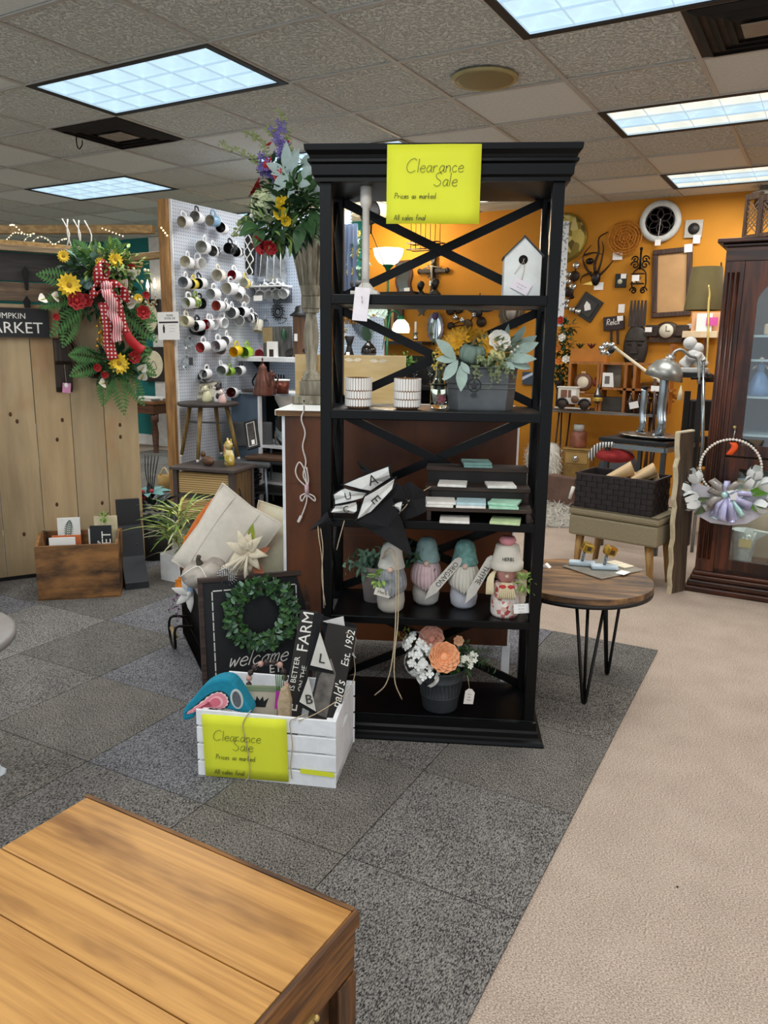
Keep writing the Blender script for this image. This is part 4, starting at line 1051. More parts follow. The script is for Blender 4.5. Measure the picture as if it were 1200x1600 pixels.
part('green_leaf', MB().leaf((.01, 0, .04), (.15, -.2, .9), (0, -1, .2), .1, .035, .1, 4).leaf((.02, 0, .03), (.5, -.3, .6), (0, -1, .2), .06, .025, .1, 4), mat('#9aa635', .7, var=.2), t)
part('rust_leaf', MB().leaf((.03, -.01, .0), (.8, -.2, .55), (0, -1, .2), .085, .03, .1, 4).leaf((.03, 0, -.02), (.35, -.2, -.9), (0, -1, .2), .1, .045, .1, 4), mat('#9a5a3c', .8, var=.2), t)
t = thing('spiky_ball', 'blue grey striped pinwheel rosette under the silk flower', 'decoration', (-2.042, 2.321, 0.471), 25)
b = MB()
for k in range(22): b.leaf((0, 0, 0), (math.cos(k * .2856), -.45, math.sin(k * .2856)), (math.sin(k * .2856), 0, -math.cos(k * .2856)), .05, .012, .1, 3)
part('rosette', b, two_tone('#e8e6e2', '#5b6a7c', 120, 0), t)
CREAM = mat('#d8d0c2', .95, var=.05, scale=30, bump=.25, bscale=260)
SEAM = mat('#a8a196', .9)
t = cushion('throw_pillow', 'large cream linen pillow with orange back tipped on the basket', (-2.201, 2.495, 0.543), .31, .41, .17, (-8, 33, 22), CREAM, None, .12, mat('#c9692c', .95, var=.15, scale=50, bump=.3))
b = MB()
for x in (-.09, .07): b.tube([(x * .8, -.17 / 2 * .985 * max(.02, (1 - abs(z / .205) ** 2.6)) ** .55 * (1 - abs(x * .8 / .155) ** 2.6) ** .55 - .0005, z) for z in [-.19 + .02 * i for i in range(20)]], .0013, 4)
part('seams', b, SEAM, t)
part('orange_edge', MB().tube([(-.148 + .012 * (abs(z / .2) ** 4), .02, z) for z in [-.185 + .0185 * i for i in range(21)]], [.004 + .02 * math.sin(math.pi * i / 20) for i in range(21)], 8), mat('#c9692c', .95, var=.15, scale=50), t)
t = cushion('throw_pillow', 'pale yellow pillow standing on end against the brown dresser', (-2.065, 2.724, 0.489), .32, .36, .14, (-4, 14, 30), mat('#cfccb2', .95, var=.06, scale=20, bump=.2, bscale=300), None, .12)
# ---------------------------------------------------------------- chest at the front left
OAK = wood('#99692f', '#c6934f', '#7b5022', 'x', 2.2, .42, 30, .2, .3)
OAKE = wood('#4a2c10', '#86551f', '#2d1a09', 'y', 4, .55, 14, .3)
OAKD = wood('#3d240d', '#744819', '#24140a', 'z', 4, .55, 12, .3)
t = thing('blanket_chest', 'worn golden oak plank chest cut off at the bottom left', 'chest', (-1.264, .15, 0))
Y1 = .825; Z = .45
ys = [0.0, .27, .515, .625, .822]
for a, b_ in zip(ys[:-1], ys[1:]):
    part('top_plank', MB().box(.004, .66, a + .0012, b_ - .0012, Z - .024, Z - rng.uniform(0, .0012)), OAK, t, bevel=.002)
part('edge_strip', MB().box(.6605, .672, 0, Y1 + .004, Z - .03, Z - .001), OAKE, t, bevel=.003)
part('edge_strip', MB().box(-.006, .66, Y1 - .0025, Y1 + .008, Z - .03, Z - .001), wood('#4a2c10', '#8f5f28', '#2d1a09', 'x', 4), t, bevel=.003)
part('rail', MB().box(.64, .664, .0, Y1, Z - .115, Z - .032), wood('#4f3012', '#8a5a24', '#2d1a09', 'y', 5), t, bevel=.002)
part('corner_post', MB().box(.615, .668, Y1 - .055, Y1, .0, Z - .118), OAKD, t, bevel=.003)
part('corner_post', MB().box(.0, .055, Y1 - .055, Y1, .0, Z - .03), OAKD, t, bevel=.003)
part('side_panel', MB().box(.632, .648, .0, Y1 - .056, .05, Z - .117), wood('#41270f', '#7a4d1d', None, 'y', 5), t)
part('back_panel', MB().box(.05, .62, Y1 - .02, Y1 - .006, .05, Z - .03), OAKD, t)
part('latch', MB().box(.664, .669, .61, .7, Z - .112, Z - .1).ball((.67, .7, Z - .106), .006, 8, 6), mat('#cbb274', .35, .8), t)
# ---------------------------------------------------------------- white table at the left edge
t = thing('side_table', 'white curved-leg table with grey top just entering at the left edge', 'table', (-2.275, 1.154, 0), 20)
part('table_top', MB().lathe([(.001, .5), (.3, .5), (.31, .505), (.31, .525), (.3, .53), (.001, .53)], 40), mat('#8f8b88', .4, var=.1), t)
PW = mat('#d8dfe6', .5, var=.03)
def cab_leg(x, y):
    d = V((x, y, 0)).normalized(); pts = [V((x, y, .5)), V((x, y, .42)) + d * .03, V((x, y, .28)) + d * .03, V((x, y, .12)) - d * .0, V((x, y, .03)) + d * .02, V((x, y, .0)) + d * .035]
    part('leg', MB().tube(smooth_path(pts, 4), [.028 - .0004 * i * (20 - i) * .28 for i in range(21)], 8), PW, t)
for k in range(3): cab_leg(.2 * math.cos(rad(k * 120 + 55)), .2 * math.sin(rad(k * 120 + 55)))
part('apron', MB().lathe([(.22, .44), (.24, .44), (.24, .5), (.22, .5)], 30, None, False), PW, t)
# ================================================================ BROWN DRESSER BACK, PEDESTAL AND BOUQUET
DA = 25; DB = V((-1.914, 2.507, 0))
def dr(u, v, z):
    p = V((u, v, z)); p.rotate(Matrix.Rotation(rad(DA), 3, 'Z')); return DB + p
t = thing('dresser', 'white dresser seen from its unpainted brown back behind the black bookcase', 'dresser', DB, DA)
MAS = wood('#4a2408', '#6d3a10', '#3a1c08', 'z', 1.2, .5, 3, .05)
part('back_panel', MB().box(.02, .945, 0, .006, .17, 1.105), MAS, t)
part('body', MB().box(.006, .953, .007, .44, .17, 1.105), PAINTW, t, bevel=.002)
part('top', MB().box(-.018, .97, -.012, .46, 1.106, 1.13), mat('#eef2ee', .4, var=.03), t, bevel=.003)
part('back_rail', MB().box(-.014, .966, -.016, -.0125, 1.106, 1.127), wood('#5a3a1c', '#8a6438', None, 'x', 5), t)
for u in (.01, .925):
    for v in (.01, .4): part('leg', MB().box(u, u + .034, v, v + .034, 0, .169), PAINTW, t, bevel=.002)
for z, x0, x1 in ((.62, .1, .5), (.83, .02, .3)): part('scuff', MB().box(x0, x1, -.0012, -.0002, z, z + .003), mat('#59300f', .6), t)
WEATH = wood('#77705f', '#a79f8c', '#6a6253', 'z', 5, .75, 10, .3)
t = thing('pedestal_urn', 'weathered grey fluted wooden urn on a turned column standing on the dresser', 'urn', (-1.997, 2.847, 1.132), DA)
part('plinth', MB().box(-.074, .074, -.074, .074, 0, .036), WEATH, t, bevel=.003)
part('base_block', MB().box(-.046, .046, -.046, .046, .036, .098), WEATH, t, bevel=.003)
part('column', MB().lathe([(.044, .098), (.046, .106), (.036, .114), (.04, .124), (.032, .132), (.022, .15), (.024, .2), (.032, .26), (.033, .3), (.028, .345), (.023, .37), (.023, .39)], 20), WEATH, t)
part('capital_block', MB().prism([(-.03, -.03), (.03, -.03), (.03, .03), (-.03, .03)], .388, .405).box(-.037, .037, -.037, .037, .405, .455), WEATH, t, bevel=.003)
part('fluted_cup', MB().lathe([(.036, .455), (.042, .46), (.048, .5), (.062, .58), (.08, .66), (.092, .72), (.097, .722), (.097, .735), (.085, .735), (.07, .66)], 44), WEATH, t)
b = MB()
for k in range(22):
    c, s_ = math.cos(k * .2856), math.sin(k * .2856); b.tube([(.047 * c, .047 * s_, .5), (.061 * c, .061 * s_, .58), (.079 * c, .079 * s_, .66), (.091 * c, .091 * s_, .715)], [.004, .006, .008, .009], 6)
part('flutes', b, WEATH, t)
part('cord_hole', MB().lathe([(.004, 0), (.004, .002), (.001, .002)], 10, TR((-.02, -.0742, .014), (90, 0, 0))), BLACK, t)
PK = mat('#e7ddd6', .6, var=.04)
cp = [(-1.794, 2.506, 1.153), (-1.812, 2.530, 1.130), (-1.823, 2.528, 1.094), (-1.810, 2.535, 1.041), (-1.819, 2.530, 0.984), (-1.808, 2.536, 0.923), (-1.818, 2.531, 0.870), (-1.804, 2.537, 0.829), (-1.809, 2.535, 0.784)]
part('power_cord', MB().tube(smooth_path(cp, 5), .0032, 6), PK, t, world=True)
lp = [[(-1.808, 2.534, 0.824), (-1.836, 2.521, 0.854), (-1.845, 2.516, 0.888), (-1.831, 2.523, 0.922), (-1.812, 2.532, 0.889), (-1.803, 2.536, 0.824)],
      [(-1.804, 2.533, 0.811), (-1.797, 2.537, 0.851), (-1.804, 2.534, 0.903)], [(-1.802, 2.534, 0.798), (-1.826, 2.523, 0.784), (-1.821, 2.525, 0.763), (-1.802, 2.534, 0.793), (-1.776, 2.547, 0.783), (-1.774, 2.548, 0.765), (-1.800, 2.535, 0.788)],
      [(-1.802, 2.534, 0.793), (-1.805, 2.533, 0.758), (-1.817, 2.527, 0.718), (-1.826, 2.523, 0.696)]]
for q in lp: part('cord_loop', MB().tube(smooth_path(q, 5), .0032, 6), PK, t, world=True)
part('plug', MB().bar((-1.824, 2.524, 0.702), (-1.836, 2.518, 0.675), .014, .012), PK, t, world=True, bevel=.003)
part('tie_wrap', MB().tube([(-1.803, 2.532, 0.832), (-1.801, 2.533, 0.793)], .009, 8), mat('#d9b7bf', .6), t, world=True)
# the bouquet
t = thing('flower_arrangement', 'big mixed silk bouquet with yellow roses and silver leaves in the grey urn', 'flowers', (-1.777, 2.519, 1.723))
def F(name, b, m, **k): return part(name, b, m, t, world=True, **k)
UP = (-.3, -.6, .75); CAMD = V((.5, -.84, .1)); r7 = random.Random(21)
def fw(lst): return [V(p) for p in lst]
F('yellow_rose', rose(MB(), (-1.827, 2.425, 1.889), CAMD, .026), mat('#e2bf1d', .65, var=.15, scale=40)); F('yellow_rose', rose(MB(), (-1.818, 2.409, 1.853), CAMD + V((-.3, 0, -.2)), .028), mat('#e2bf1d', .65, var=.15, scale=40))
F('yellow_rose', rose(MB(), (-1.801, 2.413, 1.826), CAMD + V((.1, 0, -.6)), .02), mat('#e2bf1d', .65, var=.15, scale=40)); F('yellow_rose', rose(MB(), (-1.816, 2.445, 1.896), CAMD + V((.4, 0, .3)), .018), mat('#d8c93a', .65, var=.15, scale=40))
b = MB()
for i in range(46):
    d = V((r7.gauss(0, 1), r7.gauss(0, 1) - .5, r7.gauss(0, 1))).normalized(); daisy(b, V((-1.909, 2.424, 1.882)) + V((d.x * .05, d.y * .04, d.z * .055)), d, .02, 4, .3, .9)
F('green_hydrangea', b, mat('#d3dcb0', .7, var=.12, scale=30), stuff=True)
RED = mat('#a3151c', .7, var=.25, scale=40)
for c, n, r in (((-1.943, 2.443, 1.943), (-.6, -.6, .5), .04), ((-1.877, 2.373, 1.746), (-.3, -.8, -.4), .038), ((-1.843, 2.378, 1.736), (.2, -.8, -.5), .03)): F('red_rose', rose(MB(), c, n, r), RED)
for c, n, r in (((-1.923, 2.477, 2.037), (-.2, -.9, .3), .03), ((-1.862, 2.454, 1.992), (.2, -.9, .1), .026), ((-1.963, 2.534, 2.120), (-.2, -.6, .8), .02), ((-1.907, 2.568, 2.130), (.3, -.6, .8), .014)): F('red_blossom', daisy(MB(), c, n, r, 6, .4, .6, 2), mat('#c4262b', .7, var=.2))
b = MB()
for c, h in (((-1.921, 2.540, 2.146), .05), ((-1.901, 2.527, 2.094), .05), ((-1.955, 2.483, 2.041), .03), ((-1.918, 2.474, 2.014), .025)):
    for i in range(34):
        p = V(c) + V((r7.gauss(0, .013), r7.gauss(0, .012), r7.gauss(0, h * .55))); d = (r7.gauss(0, 1), -.8 + r7.gauss(0, .6), r7.gauss(0, .7)); daisy(b, p, d, .013, 4, .4, .6)
F('purple_stock', b, mat('#7466ad', .75, var=.25, scale=40), stuff=True)
for p, q, L, W in (((-1.835, 2.470, 1.994), (.15, -.3, .9), .11, .042), ((-1.833, 2.459, 1.995), (-.8, -.4, .5), .085, .038), ((-1.836, 2.459, 2.004), (-.75, -.5, -.1), .055, .03), ((-1.817, 2.456, 1.993), (-.45, -.6, -.75), .085, .05), ((-1.823, 2.476, 1.990), (.5, -.3, .8), .1, .032), ((-1.849, 2.429, 1.955), (-.2, -.4, -.95), .1, .03),
                   ((-1.795, 2.489, 1.979), (.75, -.2, .45), .075, .036), ((-1.784, 2.466, 1.956), (.8, -.3, -.05), .065, .034), ((-1.808, 2.516, 2.025), (.7, .1, .7), .07, .036), ((-1.800, 2.456, 1.952), (.1, -.5, -.8), .07, .026), ((-1.826, 2.493, 1.971), (.1, -.1, 1), .12, .034)):
    F('silver_leaf', MB().leaf(p, q, (.35, -.85, .3), L, W, .15, 5, .18, 1.0), mat('#a9bdb9', .75, var=.1, scale=30))
SPK = mat('#8d9a5c', .75, var=.3, scale=60)
for p0, p1, p2 in (((-1.890, 2.556, 2.040), (-1.920, 2.590, 2.157), (-1.979, 2.618, 2.261)), ((-1.931, 2.482, 1.978), (-2.020, 2.511, 2.067), (-2.177, 2.501, 2.147)), ((-1.944, 2.520, 2.020), (-2.022, 2.563, 2.139), (-2.099, 2.566, 2.187)), ((-1.909, 2.420, 1.865), (-1.947, 2.365, 1.827), (-1.981, 2.332, 1.768)), ((-1.921, 2.550, 2.092), (-1.969, 2.575, 2.159), (-2.012, 2.583, 2.195))):
    pts = smooth_path([p0, p1, p2], 9); b = MB().tube(pts, .002, 4)
    for i in range(4, len(pts)):
        for k in range(5):
            d = V((r7.gauss(0, 1), r7.gauss(0, 1), r7.gauss(.4, .8))); b.leaf(pts[i] + d * .003, d, (r7.gauss(0, 1), -1, .3), r7.uniform(.012, .022), .008, .1, 2)
    F('astilbe_spike', b, SPK)
for c, n, m, L, W, R3 in (((-1.860, 2.464, 1.835), 190, DKGREEN, .06, .028, (.12, .09, .1)), ((-1.848, 2.509, 1.897), 150, GREEN, .05, .02, (.12, .08, .11)), ((-1.789, 2.488, 1.867), 110, mat('#4f7048', .6, var=.3), .06, .022, (.09, .06, .12)), ((-1.851, 2.412, 1.793), 90, mat('#7c9950', .6, var=.3), .045, .014, (.11, .05, .06)), ((-1.907, 2.529, 1.973), 110, DKGREEN, .05, .018, (.08, .06, .1))):
    F('foliage', bush(MB(), c, R3, n, L, W, 1.0, r7), m, stuff=True)
for p, d, L, W in (((-1.897, 2.366, 1.808), (-.5, -.6, -.3), .075, .055), ((-1.868, 2.366, 1.789), (-.2, -.6, -.7), .07, .05), ((-1.735, 2.453, 1.836), (.5, -.5, -.4), .1, .05), ((-1.739, 2.434, 1.816), (.0, -.5, -.8), .11, .05), ((-1.716, 2.457, 1.858), (.4, -.4, -.6), .1, .045), ((-1.919, 2.369, 1.825), (-.8, -.4, .1), .06, .045)):
    F('broad_leaf', MB().leaf(p, d, (.3, -.7, .5), L, W, .3, 5, .2, .9), mat('#33582f', .5, var=.3, scale=20))
F('white_bud', MB().ball((-1.912, 2.353, 1.840), .008, 8, 6), WHITE)
one('clear_wrap', 'crumpled clear plastic sleeve in the back of the bouquet beside the bookcase', 'plastic sleeve', (lambda b: b.sheet([[V((-1.874, 2.633, 2.081)) - V((-1.844, 2.638, 2.028)) + V((.05 * j - .03 + .012 * math.sin(i * 2 + j), .02 * math.sin(j * 2 + i), -.035 * i + .012 * math.cos(3 * j + i))) for j in range(4)] for i in range(5)]))(MB()), mat('#dfeaf0', .25, var=.1, scale=30, spec=.8), loc=(-1.844, 2.638, 2.028), solid=.001)

# ================================================================ LEFT: PLANK WALL AND WHAT HANGS ON IT
PA = 60.7; PB = V((-3.683, 3.406, 0))
def pl(u, v, z):
    p = V((-u, v, z)); p.rotate(Matrix.Rotation(rad(PA), 3, 'Z')); return PB + p
PINE = [wood('#9c8767', '#baa27c', '#a5703f', 'z', 1.3, .65, 7, .06, .3), wood('#988769', '#b59e7b', '#a98559', 'z', 1.2, .65, 7, .06, .3), wood('#a38a66', '#bfa47c', '#9c6d40', 'z', 1.1, .65, 7, .06, .3)]
t = thing('plank_partition', 'tall partition of rough tan pine planks at the left of the shop', 'partition', PB, PA)
xs = [0, .2, .385, .58, .80, 1.02, 1.25]
for k in range(6):
    part('plank', MB().box(-xs[k + 1] + .002, -xs[k] - .002, 0, .022 + .003 * (k % 2), .03, 1.585), PINE[k % 3], t, bevel=.002)
    for j in range(3):
        kx, kz = -rng.uniform(xs[k] + .04, xs[k + 1] - .04), rng.uniform(.2, 1.4)
        part('knot', MB().lathe([(.009, 0), (.006, .0015), (.001, .002)], 8, TR((kx, 0, kz), (90, 0, 0), (1, 1.5, 1))), mat('#4f3018', .8), t)
DKP = wood('#1a1512', '#2d2520', None, 'x', 4); BRP = wood('#4d3b2a', '#6f573e', '#3a2b1e', 'x', 3)
part('cap_board', MB().box(-1.25, .0, -.02, .03, 1.60, 1.70), BRP, t, bevel=.003); part('dark_upper_board', MB().box(-1.25, .0, .01, .03, 1.71, 1.86), DKP, t); part('base_board', MB().box(-1.25, 0, .005, .02, 0, .028), BLACK, t)  # dark wood board fixed above the brown cap board
part('top_strip', MB().box(-1.25, .0, -.025, .02, 1.865, 1.895), wood('#7c674c', '#a08a68', None, 'x', 4), t, bevel=.002)
for u in (.58, .575): part('strap_hinge', MB().prism([(-.008, 0), (.008, 0), (.012, .05), (.02, .1), (.0, .13), (-.02, .1), (-.012, .05)], 0, .006, TR((-u, -.021, 1.5 if u > .577 else 1.66), (90, 0, 0))), IRON, t)
one('price_slip', 'small white paper slip pinned at the top of the plank partition', 'paper', MB().box(-.03, .03, -.001, 0, -.03, .03), CARD, loc=pl(.79, -.03, 1.535), rz=PA)
# pergola beams with fairy lights
BEAM = wood('#8a6a3c', '#b08d55', None, 'x', 3)
for lab, a, b_, w in (('pale wooden beam crossing above the plank partition to the pegboard post', (-6.9, 3.42, 2.215), (-4.56, 4.46, 2.215), .075), ('second wooden beam behind the wreath, lower and further back', (-6.0, 5.2, 2.12), (-4.58, 5.0, 2.12), .07),
                      ('brown slanting beam strung with fairy lights at the left edge', (-4.75, 3.0, 1.985), (-4.15, 3.75, 1.955), .05), ('lower slanting beam above the dark top of the plank partition', (-4.7, 3.05, 1.90), (-4.05, 3.85, 1.885), .04)):
    a, b_ = V(a), V(b_); one('beam', lab, 'beam', MB().bar((0, 0, 0), b_ - a, w, w * .8), BEAM, loc=a, bevel=.004)
t = thing('fairy_lights', 'string of warm fairy lights looped along the beams at the left edge', 'string lights', (-4.4, 3.3, 1.98))
pts = [(-4.800, 3.307, 2.029), (-4.726, 3.322, 2.012), (-4.697, 3.345, 2.036), (-4.672, 3.366, 2.065), (-4.632, 3.388, 2.061), (-4.579, 3.404, 2.053), (-4.533, 3.408, 2.058), (-4.535, 3.335, 2.007), (-4.502, 3.351, 1.992), (-4.454, 3.388, 2.032), (-4.406, 3.410, 2.013), (-4.371, 3.424, 1.986), (-4.329, 3.454, 2.015), (-4.320, 3.486, 2.025)]
pth = smooth_path(pts, 5); part('wire', MB().tube(pth, .0015, 4), mat('#d8cfae', .6), t, world=True)
b = MB()
for p in pth[::2]: b.ball(p + V((0, 0, -.004)), .0042, 6, 5)
for p in smooth_path([(-4.340, 3.105, 2.053), (-4.320, 3.116, 2.053), (-4.322, 3.166, 2.020)], 3): b.ball(p, .0045, 6, 5)
for p in smooth_path([(-4.201, 3.666, 2.100), (-4.141, 3.695, 2.076), (-4.081, 3.723, 2.053)], 3): b.ball(p, .0045, 6, 5)
for p in smooth_path([(-4.337, 4.318, 2.196), (-4.295, 4.329, 2.143)], 3): b.ball(p, .007, 6, 5)
part('bulbs', b, mat('#ffe9b8', .5, var=0, emit=1.6), t, world=True, stuff=True)
# pumpkin market sign
t, w, h = plate('market_sign', 'black board sign lettered PUMPKIN MARKET on the plank partition', 'sign', pl(1.10, -.03, 1.405), pl(.475, -.03, 1.405), pl(1.10, -.03, 1.56))
part('board', MB().box(0, w, 0, h, -.018, 0), mat('#16171a', .6, var=.1), t, bevel=.0015); part('edge', MB().box(-.004, w + .004, -.004, .002, -.02, .004).box(-.004, w + .004, h - .002, h + .004, -.02, .004), mat('#3a2d22', .6), t)
printed('lettering', 'PUMPKIN', .044, PRINTW, t, TR((w - .205, h * .73, .0006)), .95); printed('lettering', 'MARKET', .086, PRINTW, t, TR((w - .2, h * .31, .0006)), 1.02)
t = thing('wooden_corbel', 'dark carved wooden corbel hung on the planks with a pink tag', 'corbel', pl(.415, -.03, 1.345), PA)
part('bracket', MB().prism([(0, .0), (.05, -.01), (.058, -.05), (.055, -.13), (.03, -.15), (.026, -.28), (.0, -.31)], -.045, .045, TR((0, .022, .06), (90, 0, -90)) @ TR((0, 0, 0), (0, 0, 0))), wood('#1f1711', '#3d2e22', None, 'z', 5), t, bevel=.004)
part('pink_tag', MB().box(-.022, .022, -.001, .001, -.028, .028, TR((.0, -.06, -.22), (0, 6, 0))), mat('#d48fb4', .7), t); part('tag_face', MB().ball((0, -.062, -.205), (.012, .003, .014), 8, 6), WHITE, t); part('thread', MB().tube([(0, -.04, -.09), (0, -.06, -.195)], .001, 4), TWINE, t)

# the large grapevine wreath
t = thing('grapevine_wreath', 'large grapevine wreath with sunflowers, white lilies and red ribbon on the planks', 'wreath', pl(.19, -.055, 1.485), PA); t.scale = (.95, 1, .98)
GV = mat('#3d2a1d', .9, var=.4, scale=30); r8 = random.Random(5)
for k in range(14):
    ph = r8.uniform(0, 6.28); R0 = .215 + r8.uniform(-.03, .03); b = MB()
    b.tube([((R0 + .02 * math.sin(3 * a + ph)) * math.cos(a), -.01 + .022 * math.cos(4 * a + ph), (R0 + .02 * math.sin(3 * a + ph)) * 1.12 * math.sin(a) - .03) for a in [2 * math.pi * i / 30 for i in range(30)]], r8.uniform(.005, .008), 5, True); part('vine', b, GV, t)
def wrt(x, z, y=-.07): return V((x, y, z))
FERN = mat('#3c6b2f', .65, var=.35, scale=30); r9 = random.Random(3)
b = MB()
for x, z, a, L in ((-.1, .2, 160, .3), (-.12, .16, 190, .26), (-.1, .12, 215, .28), (-.14, .1, 240, .24), (.1, .1, -40, .26), (.13, .08, -70, .32), (.12, .12, -20, .2), (-.05, .3, 120, .22), (.05, .32, 80, .2), (.0, -.22, 190, .24), (.02, -.24, 250, .22), (.05, -.24, 275, .26), (.08, -.24, 300, .24), (.1, -.2, 340, .2), (-.02, -.2, 165, .22), (.1, -.18, 20, .18)):
    fern(b, wrt(x, z, -.06), (math.cos(rad(a)), -.25, math.sin(rad(a))), L, .11, 14, .15, (0, -1, .2))
part('ferns', b, FERN, t, stuff=True)
for nm, c, R3, n, L, W, m in (('foliage', (0, -.06, .3), (.22, .06, .12), 200, .06, .028, GREEN), ('foliage', (.06, -.09, .33), (.21, .06, .13), 260, .05, .02, LTGREEN), ('foliage', (-.08, -.07, .3), (.14, .05, .1), 70, .07, .04, mat('#7f9f95', .7, var=.2)), ('foliage', (.0, -.06, .14), (.22, .05, .1), 150, .06, .024, DKGREEN), ('foliage', (.05, -.06, -.22), (.17, .05, .1), 190, .06, .024, DKGREEN), ('foliage', (.05, -.08, -.24), (.13, .05, .08), 60, .05, .02, GREEN)):
    part(nm, bush(MB(), c, R3, n, L, W, 1, r9), m, t, stuff=True)
YS = mat('#e6c22e', .65, var=.2, scale=40)
for x, z, r in ((-.2, .205, .07), (.055, -.225, .065), (.07, .36, .045), (-.22, .36, .035), (.19, .15, .03), (-.02, .34, .03)):
    o = part('sunflower', daisy(MB(), wrt(x, z, -.12), (.0, -1, .1), r, 14, .25, .42, 2), YS, t); part('flower_centre', MB().ball(wrt(x, z, -.128), (r * .26, r * .15, r * .26), 10, 6), mat('#a5801f', .8, bump=.4, bscale=300), o)
LILY = mat('#eeeade', .55, var=.05)
for x, z, a in ((-.33, .13, 200), (-.26, .135, 170), (.13, .11, 20), (.1, .21, 60), (-.03, -.34, 180), (.185, -.27, 60), (.19, -.32, 80), (.15, .27, 45)):
    o = part('calla_lily', MB().leaf(wrt(x, z, -.1), (math.cos(rad(a)) * .6, -.55, math.sin(rad(a)) * .6), (0, -1, .2), .085, .06, -.25, 5, .55, .7), LILY, t)
    part('spadix', MB().tube([wrt(x, z, -.105), wrt(x + .03 * math.cos(rad(a)), z + .03 * math.sin(rad(a)), -.14)], .004, 5), mat('#b9b464', .6), o)
REDF = mat('#9c1519', .7, var=.25, scale=40)
for x, z, r in ((-.165, .12, .055), (-.11, .125, .04), (.215, .07, .045), (.15, -.19, .04), (-.07, -.25, .025), (-.03, -.29, .025), (-.28, .03, .022), (.16, .32, .028), (.24, .17, .025)): part('red_flower', rose(MB(), wrt(x, z, -.11), (0, -1, .1), r, 5, 3), REDF, t)
b = MB()
for i in range(30): b.ball((r9.uniform(.08, .27), -.12 + r9.uniform(-.02, .03), r9.uniform(.1, .32)), r9.uniform(.007, .012), 6, 5)
part('cream_berries', b, mat('#e6dfb9', .6, var=.1), t, stuff=True)
POLK = dots('#a8131c', '#f2e6e2', .022, .24, (0, 2), .6, 'polka_ribbon'); STRIP = two_tone('#b9434c', '#e6cfcf', 75, 0, .5)
def loop(name, pts, w, m, side=(1, .1, .2)): return part(name, MB().ribbon(smooth_path(pts, 5), w, side), m, t, solid=.002)
loop('bow_loop', [(0, -.13, .22), (-.05, -.19, .25), (-.04, -.17, .33), (.01, -.13, .3), (.0, -.13, .23)], .07, POLK, (.6, -.5, .6)); loop('bow_loop', [(.0, -.13, .22), (.08, -.19, .22), (.1, -.17, .14), (.04, -.14, .18), (0, -.13, .22)], .07, POLK, (.6, -.5, -.6)); loop('bow_loop', [(0, -.13, .23), (-.08, -.18, .2), (-.075, -.18, .15), (-.01, -.14, .2)], .06, POLK, (.4, -.6, .8))
loop('striped_tail', [(0, -.17, .2), (-.01, -.2, .17), (.03, -.185, .1), (.02, -.17, .06), (.05, -.185, -.0), (.04, -.17, -.06), (.045, -.17, -.1)], .06, STRIP); loop('polka_tail', [(.01, -.15, .2), (.06, -.165, .1), (.085, -.15, .0), (.1, -.15, -.05)], .05, POLK, (.8, -.1, .5)); loop('polka_tail', [(-.02, -.15, .12), (.0, -.16, .0), (-.0, -.15, -.12), (.02, -.15, -.2)], .065, POLK)
loop('red_tail', [(.085, -.145, .0), (.12, -.15, -.08), (.17, -.14, -.13), (.2, -.15, -.15)], .055, mat('#b0121c', .6, var=.1), (.6, -.1, .8)); part('knot', MB().ball((0, -.165, .21), (.035, .03, .03), 10, 8), STRIP, t)
b = MB()
for k in range(3):
    pts = [(-.03 + .012 * math.sin(i * 1.1 + k * 2) + .01 * k, -.14 + .012 * math.cos(i * 1.3 + k), .12 - .022 * i) for i in range(12)]; b.ribbon(smooth_path(pts, 3), .012, (1, .2, .3))
for i in range(14): b.ball((-.04 + r9.gauss(0, .015), -.14, r9.uniform(-.15, .12)), .009, 6, 5)
part('gold_curls', b, mat('#b8892a', .35, .5, .2), t, solid=.001)
one('white_twigs', 'pale bare twigs standing up behind the top of the grapevine wreath', 'twigs', (lambda b: [b.tube(smooth_path([(0.03 * i, 0, 0), (.03 * i + .02 * (-1) ** i, 0, .08), (.03 * i - .01, .02, .16)], 3), .004, 5) for i in range(5)] and b)(MB()), mat('#c9c3ba', .8), loc=pl(.35, .0, 1.9), rz=PA)

# ---------------------------------------------------------------- on the floor by the planks
BXA = 42.8; BX = V((-3.609, 2.567, 0))
def bx(u, v, z):
    p = V((u, v, z)); p.rotate(Matrix.Rotation(rad(BXA), 3, 'Z')); return BX + p
t = thing('wooden_box', 'scorched brown wooden box holding small signs on the floor', 'box', BX, BXA)
BURN = wood('#2a1a0d', '#9a6a38', '#140d08', 'x', 3.0, .6, 3.5, .2, .36)
part('front_board', MB().box(0, .425, 0, .016, .01, .31), BURN, t, bevel=.003); part('back_board', MB().box(0, .425, .254, .27, .01, .335), BURN, t, bevel=.003)
for u in (0, .409): part('end_board', MB().prism([(.016, .01), (.254, .01), (.254, .34), (.135, .355), (.016, .31)], u, u + .016, TR((0, 0, 0), (90, 0, 90))), BURN, t, bevel=.002)
part('bottom', MB().box(.0, .425, 0, .27, .0, .0095), BURN, t)
def card(name, label, cat, u, v, z, w, h, m, tilt=-6, rz=0, th=.008): 
    t = thing(name, label, cat, bx(u, v, z)); t.rotation_euler = (Matrix.Rotation(rad(BXA + rz), 3, 'Z') @ Matrix.Rotation(rad(90 + tilt), 3, 'X')).to_euler()
    part('panel', MB().box(0, w, 0, h, -th, 0), m, t, bevel=.001); return t
t = card('botanical_print', 'white plank print with grey green fern leaf standing in the wooden box', 'print', .085, .2, .02, .12, .395, mat('#e4e4df', .8, var=.06), -4, 2)
part('leaf_print', fern(MB(), (.05, .27, .001), (.15, 1, 0), .11, .08, 9, 0, (0, 0, 1)), mat('#56695c', .8), t)
t = card('white_card', 'blank white card leaning at the front of the wooden box', 'card', .065, .06, .02, .135, .32, mat('#ece9e2', .8, var=.03), 0)
